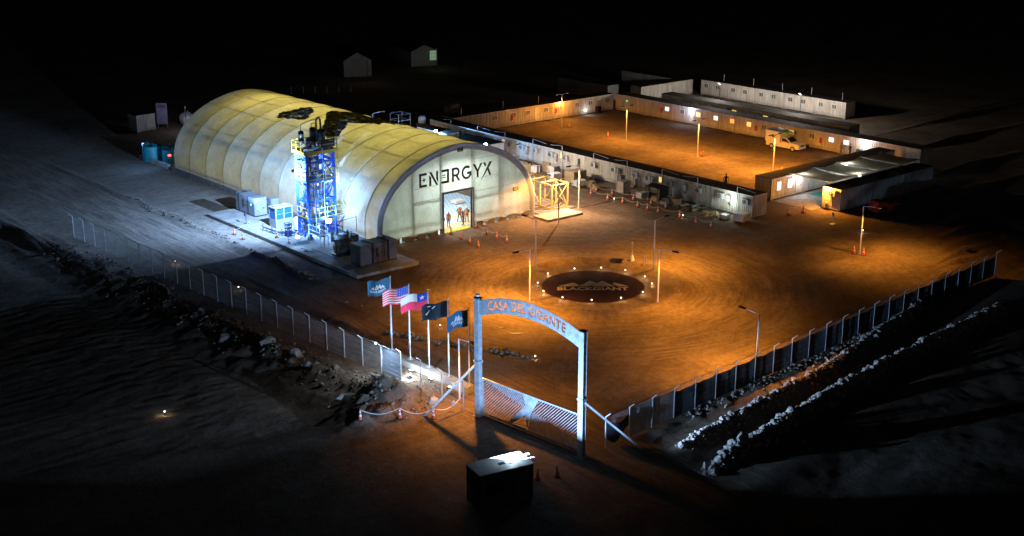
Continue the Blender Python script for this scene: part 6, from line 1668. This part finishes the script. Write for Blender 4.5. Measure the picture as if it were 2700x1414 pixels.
for k, (x, y, h) in enumerate(((101.6, 113.2, 2.0), (103.8, 110.0, 2.1), (102.6, 112.0, 1.2), (99.6, 116.2, .9), (99.3, 119.5, .9))):
    t = thing('timber_stake', ['tall timber stake with a white tag, left one', 'tall timber stake with a white tag, right one', 'short white-topped stake between the two tagged stakes', 'low pale stake behind the steel frame', 'low pale stake beside the shelter arch'][k], 'stake', (x, y, 0), 0, 'stakes before the long row')
    mb = MB(); mb.bar((0, 0, 0), (0, 0, h), .09, .09); mb.build('stake', wood, t)
    if k < 2: mb = MB(); mb.box(-.07, -.12, 1.2, -.05, .12, 1.6); mb.build('tag', plastic_w, t)
for k in range(5):
    mb = MB(); mb.bar((105.2 + k * .2, 116.0 - k * .35, .06 + .02 * k), (105.3 + k * .15, 110.6 - k * .3, .1), .1, .05); o = mb.build('plank', wood); setp(o, f'{ORD[k]} plank from the left of the fan of timber lying before the long row', 'plank', 'planks lying before the long row')
t = thing('wheelie_bin', 'dark wheelie bin in the far yard corner', 'bin', (139.4, 143.9, 0))
mb = MB(); mb.prism([(-.28, 0), (.28, 0), (.34, 1.0), (-.34, 1.0)], lambda a, b: (a, -.32, b), lambda a, b: (a, .32, b)); mb.build('body', rubber, t)
mb = MB(); mb.box(-.37, -.36, 1.0, .37, .36, 1.07); mb.build('lid', rubber, t)
for s in (-.25, .25): mb = MB(); mb.lathe([(.01, -.04), (.1, -.04), (.1, .04), (.01, .04)], (s, .33, .1), 10, 'x'); mb.build('wheel', rubber, t)
t = thing('ladder', 'pale ladder lying along the foot of the orange wall', 'ladder', (131.2, 143.6, .1))
mb = MB()
for s in (-.2, .2): mb.bar((-1.7, s, 0), (1.7, s, .1), .06)
part_ = mb.build('stile', wood, t); mb = MB()
for k in range(9): mb.bar((-1.5 + k * .37, -.2, .02), (-1.5 + k * .37, .2, .02), .04)
mb.build('rungs', wood, t)
mb = MB(); mb.cbox((0, 0, 0), (.1, .12, .16)); t = mb.build('signal_light', EM('signal_green', (.1, 1, .45), 1.5)); t.location = (143.3, 141.6, 1.8); setp(t, 'tiny green signal light on the far corner cabin', 'light')

# ================================================================ FAR LEFT: tanks, bags, board
tealt = M('teal_tank', (0.01, 0.22, 0.27), .5, var=.2, vs=1.2)
for k, (x, y, r_) in enumerate(((72.2, 153.7, 1.0), (71.5, 157.3, 1.3), (73.6, 155.0, .9))):
    t = thing('water_tank', ['teal water tank in front with a red lamp before it', 'larger teal water tank at the left picture edge', 'greenish tank behind the front teal tank'][k], 'tank', (x, y, 0), 0, 'teal tanks left of the shelter')
    mb = MB(); mb.lathe([(r_, 0), (r_ * 1.01, .1), (r_, .2), (r_, 1.9), (r_ * .97, 2.0), (r_ * .9, 2.02), (r_ * .9, 1.7), (.01, 1.68)], n=24); mb.build('shell', tealt, t, True)
    mb = MB()
    for a in range(5): mb.bar((r_ * .5 * math.cos(a), r_ * .5 * math.sin(a), 1.75), (r_ * .9 * math.cos(a + .8), r_ * .9 * math.sin(a + .8), 2.25), .05, .3)
    mb.build('liner_flap', M('liner', (.01, .12, .13), .5), t)
t = thing('warning_lamp', 'small red warning lamp on a stand before the teal tank', 'warning lamp', (71.3, 151.9, 0))
mb = MB(); mb.tube((0, 0, 0), (0, 0, 1.5), .03); mb.build('stand', wood, t)
mb = MB(); mb.cbox((0, 0, 1.6), (.34, .2, .2)); mb.build('lens', EM('red_lens', (1, .08, .06), 5), t)
mb = MB(); mb.box(-.15, -.11, 1.3, .15, -.08, 1.48); mb.build('tag', plastic_w, t)
for k in range(4):
    mb = MB(); mb.box(0, 0, 0, .5, 2.0, .55); o = mb.build('barrier_block', concrete, None, loc=(70.6 - k * .02, 151.2 + k * 2.08, -.03)); setp(o, f'{ORD[k]} concrete barrier block from the shelter before the teal tanks', 'barrier', 'barrier blocks before the teal tanks')
lamp('yard_glow', 'POINT', (68.5, 153.0, 3.2), 150, COOL, radius=.2)  # extra light added for the teal tanks
t = thing('lamp_post', 'short post lamp beside the teal tanks', 'lamp', (68.3, 153.2, 0)); mb = MB(); mb.tube((0, 0, 0), (0, 0, 3.3), .04); mb.box(-.1, -.1, 3.3, .25, .1, 3.4); mb.build('post', steel_dk, t)  # post made up to go with the added light
bagm = M('bulk_bag', (.5, .5, .48), .8, var=.25, bs=.4, bscale=5)
for k, (x, y) in enumerate(((85.2, 174.0), (88.0, 175.0), (86.3, 177.0), (84.0, 168.0))):
    t = thing('bulk_bag', f'{ORD[k]} white bulk bag in the dark left of the shelter', 'bag', (x, y, 0), .3 * k, 'white bulk bags in the dark')
    mb = MB(); P = []
    for z_, r_ in ((0, .75), (.3, .95), (.9, 1.0), (1.4, .9), (1.7, .55), (1.75, .05)): P.append([(r_ * math.copysign(abs(math.cos(a)) ** .6, math.cos(a)), r_ * math.copysign(abs(math.sin(a)) ** .6, math.sin(a)), z_ * (1 if k < 3 else .5) + .05 * math.sin(a * 3 + k)) for a in [2 * math.pi * i / 16 for i in range(16)]])
    mb.grid(P, True); mb.build('sack', bagm, t, True)
    mb = MB()
    for s in (-.4, .4): mb.pipe([(s, -.3, 1.5), (s, 0, 2.0), (s, .3, 1.5)], .04, 4)
    mb.build('loop', bagm, t)
t = thing('notice_board', 'tall pale lilac notice board at the left edge', 'notice board', (82.5, 177.2, 0), -.75)
mb = MB(); mb.box(-.8, -.03, .5, .8, .03, 3.6); mb.build('board', M('lilac_board', (.42, .38, .55), .6, var=.15), t)
for s in (-.7, .7): mb = MB(); mb.bar((s, .06, 0), (s, .06, 3.5), .08); mb.build('post', steel, t)
mb = MB(); mb.box(-.6, -.036, 2.9, .6, -.031, 3.4); mb.build('heading', M('lilac_dark', (.2, .2, .3), .6), t)
lamp('board_glow', 'POINT', (83.5, 171.5, 4.0), 170, (.8, .8, 1), radius=.3)  # extra light added for the bags and the board
t = thing('lamp_post', 'short post lamp in the dark by the lilac board', 'lamp', (83.6, 171.8, 0)); mb = MB(); mb.tube((0, 0, 0), (0, 0, 3.7), .04); mb.build('post', steel_dk, t)  # bare post made up to go with the added light
container(77.6, 175.2, .1, 3.0, 'beige end of a cabin below the lilac board at the left edge', cont_y, 'far dim cabins', D=2.4)

# ================================================================ FAR SHEDS
def shed(x, y, rz, w, L, h, hr, label, lit=False):
    t = thing('shed', label, 'shed', (x, y, 0), rz, 'far sheds in the dark')
    sm = M('shed_sheet', (.34, .34, .32), .7, var=.2)
    mb = MB(); P = [(0, 0), (w, 0), (w, h), (w / 2, hr), (0, h)]; mb.prism(P, lambda a, b: (a, 0, b), lambda a, b: (a, .08, b)); mb.build('gable', sm, t)
    mb = MB(); mb.prism(P, lambda a, b: (a, L - .08, b), lambda a, b: (a, L, b)); mb.build('gable', sm, t)
    for x_ in (0, w - .06): mb = MB(); mb.box(x_, .09, 0, x_ + .06, L - .09, h); mb.build('wall', sm, t)
    for s in (0, 1):
        mb = MB(); x_ = -.15 if s == 0 else w + .15; mb.prism([(x_, h - .1), (w / 2, hr + .05), (w / 2, hr + .12), (x_, h - .02)], lambda a, b: (a, -.2, b), lambda a, b: (a, L + .2, b)); mb.build('roof', roof_bk, t)
    if lit:
        for k in range(4):
            for j in range(3): mb = MB(); mb.box(w - 1.55 + k * .36, -.03, 1.0 + j * .62, w - 1.23 + k * .36, -.005, 1.58 + j * .62); mb.build('pane', EM('green_pane', (.55, .9, .6), .18), t)
    return t
shed(128.9, 199.7, -.42, 5.1, 13, 3.0, 4.4, 'left far gabled shed, faint grey in the dark')
shed(145.9, 202.3, -.26, 5.4, 12, 2.9, 4.0, 'right far gabled shed with a greenish lit pane', True)
lamp('shed_glow', 'POINT', (127.5, 190.0, 5.0), 24, (1, .95, .85), radius=.3)
lamp('shed_glow', 'POINT', (146.5, 195.0, 4.0), 16, (.75, 1, .85), radius=.3)
for k, (x, y) in enumerate(((127.5, 190.0), (146.5, 195.0))):
    t = thing('lamp_post', ['dim post lamp before the left far shed', 'dim post lamp before the right far shed'][k], 'lamp', (x, y, 0), 0, 'dim far post lamps'); mb = MB(); mb.tube((0, 0, 0), (0, 0, 4.2), .05); mb.build('post', steel_dk, t)
for k in range(6):
    x = 112.3 + k * 1.6; y = 190.5 - k * 1.2
    mb = MB(); mb.tube((0, 0, 0), (0, 0, 1.1), .05); o = mb.build('stake', plastic_w, None, loc=(x, y, 0)); setp(o, f'{ORD[k]} pale stake from the left in the dim line beyond the shelter ridge', 'stake', 'dim stakes beyond the shelter')
crate(122.7, 159.5, 2.4, 1.2, 1.1, .3, wood, 'stack of raw timber with a green label behind the orange row', False, True, 'timber_stack')

# ================================================================ RED MACHINE at the right edge
t = thing('tractor_loader', 'red machine body just showing at the right edge', 'machine', (121.4, 79.4, 0), -.3)
mb = MB(); mb.prism([(-1.6, .4), (1.4, .4), (1.7, .7), (1.5, 1.2), (-.2, 1.3), (-.6, 1.6), (-1.5, 1.6), (-1.7, 1.0)], lambda a, b: (a, -.75, b), lambda a, b: (a, .75, b)); mb.build('body', red_p, t)
for x in (-1.0, 1.0):
    for y in (-.85, .85): mb = MB(); mb.lathe([(.2, -.15), (.5, -.15), (.55, -.08), (.55, .08), (.5, .15), (.2, .15)], (x, y, .52), 16, 'y'); mb.build('wheel', rubber, t)

# ================================================================ PICKUP with camper box
pk = thing('pickup_truck', 'white pickup with a tall box body and green rack parked in the yard', 'pickup', (140.3, 108.2, 0), math.radians(-90 + 6))
car_w = M('car_white', (.66, .66, .66), .28, var=.04)
HW = .88
def side(poly, name, mat, y0=-HW, y1=HW, par=None):
    mb = MB(); mb.prism(poly, lambda a, b: (a, y0, b), lambda a, b: (a, y1, b)); o = mb.build(name, mat, par or pk)
    bm_ = bmesh.new(); bm_.from_mesh(o.data); bmesh.ops.bevel(bm_, geom=bm_.edges[:], offset=.035, segments=2, affect='EDGES'); bm_.to_mesh(o.data); bm_.free(); return o
side([(-2.55, .42), (2.45, .36), (2.62, .5), (2.6, .95), (2.4, 1.05), (1.25, 1.18), (.95, 1.2), (-.2, 1.2), (-.25, 1.0), (-2.55, 1.0)], 'body', car_w)
side([(-.25, 1.16), (1.28, 1.14), (.55, 1.72), (-.18, 1.75)], 'cab', car_w, -.78, .78)
side([(-2.65, .95), (-.3, .95), (-.3, 2.2), (-.1, 2.45), (-2.65, 2.5)], 'box_body', car_w, -.92, .92)
mb = MB(); mb.face((1.22, -.7, 1.2), (1.22, .7, 1.2), (.62, .64, 1.70), (.62, -.64, 1.70)); mb.v = [(a + .03, b, c + .02) for a, b, c in mb.v]; mb.build('windscreen', glass_dk, pk)
for s in (-1, 1):
    mb = MB(); mb.prism([(-.1, 1.2), (.95, 1.2), (.5, 1.64), (-.08, 1.66)], lambda a, b: (a, s * .782, b), lambda a, b: (a, s * .79, b)); mb.build('side_window', glass_dk, pk)
    mb = MB(); mb.cbox((1.0, s * .98, 1.22), (.12, .18, .18)); mb.build('mirror', black, pk)
    mb = MB(); mb.box(2.5, s * .62 - .2, .78, 2.63, s * .62 + .2, .95); mb.build('headlight', plastic_w, pk)
    mb = MB(); mb.box(-1.6, s * .921, 1.6, -1.3, s * .93, 2.0); mb.build('vent', glass_dk, pk)
    for x in (-1.65, 1.65):
        mb = MB(); mb.lathe([(.22, -.11), (.35, -.11), (.38, -.06), (.38, .06), (.35, .11), (.22, .11)], (x, s * .8, .38), 18, 'y'); w_ = mb.build('wheel', rubber, pk)
        mb = MB(); mb.lathe([(.01, -.09), (.2, -.1), (.23, -.06), (.23, .06), (.2, .1), (.01, .09)], (x, s * .8, .38), 14, 'y'); mb.build('rim', steel, w_)
mb = MB(); mb.box(2.58, -.4, .72, 2.645, .4, .92); mb.build('grille', black, pk)
mb = MB(); mb.box(2.55, -.85, .40, 2.72, .85, .62); mb.build('bumper', car_w, pk)
mb = MB(); mb.box(2.722, -.25, .46, 2.73, .25, .57); mb.build('number_plate', plastic_w, pk)
grn = M('green_rack', (.18, .42, .05), .5, var=.2)
mb = MB()
for y in (-.7, -.25, .25, .7): mb.bar((-.25, y, 2.5), (.95, y * .9, 2.2), .06, .12)
for x, z_ in ((-.2, 2.52), (.35, 2.4), (.9, 2.25)): mb.bar((x, -.75, z_), (x, .75, z_), .06, .14)
mb.build('roof_rack', grn, pk)
mb = MB(); mb.box(-2.4, -.75, 2.505, -.4, .75, 2.6); mb.build('roof_cover', black, pk)

# ================================================================ PEOPLE
def skin_person(seed, pose):
    """one continuous body grown from a skeleton, standing on z = 0, facing +y"""
    J = {}; E_ = []; Rr = {}
    def j(n, p, r, par=None):
        J[n] = (len(J), p); Rr[n] = r
        if par: E_.append((J[par][0], J[n][0]))
    lean = pose.get('lean', 0)
    j('pelvis', (0, 0, .95), (.15, .11)); j('waist', (0, .01 + lean * .3, 1.1), (.145, .10), 'pelvis'); j('chest', (0, .02 + lean * .7, 1.32), (.175, .12), 'waist'); j('neck', (0, .02 + lean, 1.5), (.06, .06), 'chest')
    j('chin', (0, .05 + lean * 1.1, 1.58), (.075, .08), 'neck'); j('brow', (0, .04 + lean * 1.2, 1.67), (.085, .098), 'chin'); j('crown', (0, .03 + lean * 1.2, 1.76), (.06, .07), 'brow')
    for s, n in ((-1, 'l'), (1, 'r')):
        st = pose.get('stance', .1); fwd = pose.get('step_' + n, 0)
        j('hip' + n, (s * .1, 0, .88), (.09, .095), 'pelvis'); j('knee' + n, (s * (.1 + st * .4), fwd * .5 + .03, .49), (.062, .065), 'hip' + n); j('ankle' + n, (s * (.11 + st * .8), fwd, .09), (.042, .045), 'knee' + n); j('toe' + n, (s * (.13 + st * .9), fwd + .17, .045), (.045, .04), 'ankle' + n)
        j('sh' + n, (s * .2, .02 + lean * .9, 1.43), (.065, .065), 'chest')
        eb, hd = pose.get('arm_' + n, ((s * .29, -.02, 1.16), (s * .27, .08, .92)))
        j('el' + n, eb, (.045, .045), 'sh' + n); j('wr' + n, hd, (.03, .03), 'el' + n)
        d = (Vector(hd) - Vector(eb)).normalized(); hp = Vector(hd) + d * .08
        j('pa' + n, tuple(hp), (.035, .02), 'wr' + n)
        sd = d.cross(Vector((0, 1, 0))); sd = sd.normalized() if sd.length > .1 else Vector((1, 0, 0))
        for k in range(4): j(f'f{k}{n}', tuple(hp + d * (.08 + .012 * (1 - abs(k - 1.4))) + sd * (k - 1.5) * .022 + Vector((0, .02, 0))), (.009, .009), 'pa' + n)
        j('th' + n, tuple(Vector(hd) + d * .06 + Vector((0, .06, 0))), (.010, .010), 'wr' + n)
    me = bpy.data.meshes.new('person'); me.from_pydata([J[n][1] for n in J], E_, [])
    o = bpy.data.objects.new('tmp', me); COL.objects.link(o)
    m = o.modifiers.new('skin', 'SKIN'); m.use_smooth_shade = True
    for i, n in enumerate(J): me.skin_vertices[0].data[i].radius = Rr[n]
    me.skin_vertices[0].data[0].use_root = True
    sb = o.modifiers.new('sub', 'SUBSURF'); sb.levels = 2; sb.render_levels = 2
    bpy.context.view_layer.update()
    out = bpy.data.meshes.new_from_object(o.evaluated_get(bpy.context.evaluated_depsgraph_get()))
    bpy.data.objects.remove(o)
    return out
skinm = M('skin', (.42, .26, .19), .6, var=.08); navy = M('navy_cloth', (.025, .035, .06), .85, var=.2); khaki = M('khaki_cloth', (.20, .17, .10), .85, var=.2); olive = M('olive_cloth', (.17, .19, .06), .85, var=.2); boot = M('boot', (.03, .025, .02), .7); greyc = M('grey_cloth', (.16, .16, .16), .85)
hivis = M('hi_vis', (.80, .20, .05), .7, var=.12)
POSES = [dict(stance=.16, arm_l=((-.33, .0, 1.2), (-.13, .2, 1.05)), arm_r=((.33, .0, 1.2), (.13, .2, 1.05))), dict(stance=.02, lean=.04), dict(stance=.05, step_l=.1, step_r=-.05, arm_l=((-.3, .02, 1.18), (-.15, .24, 1.22)), arm_r=((.3, -.03, 1.17), (.25, .1, .95)))]
bodies = [skin_person(i, p) for i, p in enumerate(POSES)]
def vest_mesh():
    mb = MB(); P = []
    for z_, a, b, y in ((.93, .19, .145, 0), (1.05, .185, .14, .01), (1.2, .20, .145, .015), (1.34, .215, .15, .02), (1.44, .20, .13, .02), (1.5, .11, .09, .02)):
        P.append([(a * math.cos(2 * math.pi * i / 16), y + b * math.sin(2 * math.pi * i / 16), z_) for i in range(16)])
    mb.grid(P, True); return mb.mesh('vest', hivis, True)
def belt_mesh():
    mb = MB()
    for z_, a, b in ((1.08, .192, .147), (1.26, .214, .153)): mb.lathe([(1, 0), (1, .05)], (0, 0, 0), 16) if False else mb.grid([[(a * math.cos(2 * math.pi * i / 16), .013 + b * math.sin(2 * math.pi * i / 16), z_ + d) for i in range(16)] for d in (0, .045)], True)
    return mb.mesh('reflective_band', reflect_w)
def helmet_mesh():
    mb = MB(); mb.lathe([(.16, 0), (.145, .012), (.125, .02), (.12, .07), (.085, .13), (.01, .15)], (0, .04, 1.70), 16)
    mb.box(-.08, .14, 1.69, .08, .22, 1.705); return mb.mesh('helmet', white_p, True)
VM, BM_, HM = vest_mesh(), belt_mesh(), helmet_mesh()
HG = M('green_helmet', (.25, .5, .1), .4)
def person(x, y, face, k, top, legs, label, vest=True, helmet=True, z=0.03, s=1.0, hm=None):
    t = thing('person', label, 'person', (x, y, z), face, 'people'); t.scale = (s, s, s)
    me = bodies[k].copy(); me.name = 'body'; me.materials.clear()
    for m_ in (skinm, top, legs, boot): me.materials.append(m_)
    for p in me.polygons:
        c = p.center; r = math.hypot(c.x, c.y)
        p.material_index = 0 if c.z > 1.52 or (abs(c.x) > .0 and c.z < 1.3 and False) else 3 if c.z < .12 else 2 if c.z < .98 and abs(c.x) < .24 else 1
        p.use_smooth = True
    hands = [p for p in me.polygons if p.area < 4e-5]
    for p in hands: p.material_index = 0
    obj('body', me, t)
    if vest: v_ = obj('vest', VM, t); obj('reflective_band', BM_, v_)
    if helmet:
        h = obj('helmet', HM, t)
    else:
        mb = MB(); mb.lathe([(.1, 0), (.105, .06), (.085, .13), (.01, .155)], (0, .02, 1.65), 14); mb.build('hair', black, t, True)
    if not helmet or True:
        pass
    for sx in (-.032, .032):
        mb = MB(); mb.lathe([(.001, 0), (.013, .004), (.013, .01), (.001, .014)], (sx, .118, 1.645), 6, 'y'); mb.build('eye', black, t)
    mb = MB(); mb.prism([(-.015, 0), (.015, 0), (0, .06)], lambda a, b: (a, .115, 1.60 + b), lambda a, b: (a * .4, .15 - b * .5, 1.605 + b * .6)); mb.build('nose', skinm, t)
    return t
person(83.3, 107.2, 2.6, 0, navy, khaki, 'person in orange vest and white helmet standing legs apart inside the doorway')
person(82.75, 105.85, .5, 1, navy, olive, 'person in orange vest and olive trousers seen from behind at the right of the doorway', s=.98)
person(83.75, 106.5, 2.3, 2, navy, khaki, 'person with white helmet and red scarf half hidden behind the olive-trousered one')
person(80.9, 106.1, -1.2, 1, greyc, khaki, 'slim person in orange vest standing in the left of the doorway')
person(79.75, 105.7, -.6, 2, navy, navy, 'person in orange vest nearest the left door jamb', s=1.0)
person(80.3, 106.7, -1.0, 1, navy, khaki, 'person in orange vest behind the one at the left door jamb')
person(142.6, 100.75, -1.9, 1, greyc, greyc, 'person in grey standing before the white windows at the right', False, False)
person(142.9, 99.55, 1.2, 2, navy, navy, 'person in dark clothes facing the grey one at the right', False, False)
person(116.9, 98.6, 2.5, 1, black, black, 'lone dark person standing in the yard beyond the long row roof', False, False)
t = thing('work_table', 'dark table with equipment behind the two people at the right', 'table', (142.7, 97.9, 0))
mb = MB(); mb.box(-.4, -.8, .78, .4, .8, .83); mb.build('table_top', steel_dk, t)
for x in (-.35, .35):
    for y in (-.72, .72): mb = MB(); mb.bar((x, y, 0), (x, y, .78), .05); mb.build('leg', steel_dk, t)
mb = MB(); mb.cbox((0, .1, 1.1), (.5, .7, .5)); mb.build('equipment', M('tealgrey', (.08, .16, .18), .5), t)

# a few white scraps of litter and stones on the road
for k, (x, y) in enumerate(((58.9, 92.3), (59.4, 90.6), (66.5, 90.4), (64.2, 88.2), (63.4, 82.0))):
    mb = MB(); mb.prism([(-.2, -.06), (.1, -.1), (.22, .02), (.02, .1)], lambda a, b: (a, b, 0), lambda a, b: (a * .8, b * .8, .03)); o = mb.build('litter', plastic_w, None, loc=(x, y, hz(x, y) + .02), rz=k * 1.1); setp(o, f'{ORD[k]} white scrap of litter from the left on the road above the flags', 'litter', 'white litter on the road')

for k, (x, y, r_) in enumerate(((65.2, 76.5, .55), (65.1, 78.4, .3))):
    mb = MB(); pts = [(r_ * (1 + .35 * math.sin(3 * a + k) + .2 * math.sin(5 * a)) * math.cos(a), r_ * .6 * (1 + .3 * math.cos(2 * a)) * math.sin(a)) for a in [2 * math.pi * i / 28 for i in range(28)]]
    z_ = hz(x, y) + .03; mb.prism(pts, lambda a, b: (a, b, -.04), lambda a, b: (a, b, 0)); o = mb.build('puddle', M('wet_mud', (.03, .02, .013), .7, var=.2), None, loc=(x, y, z_), rz=-.7); setp(o, kind='structure')
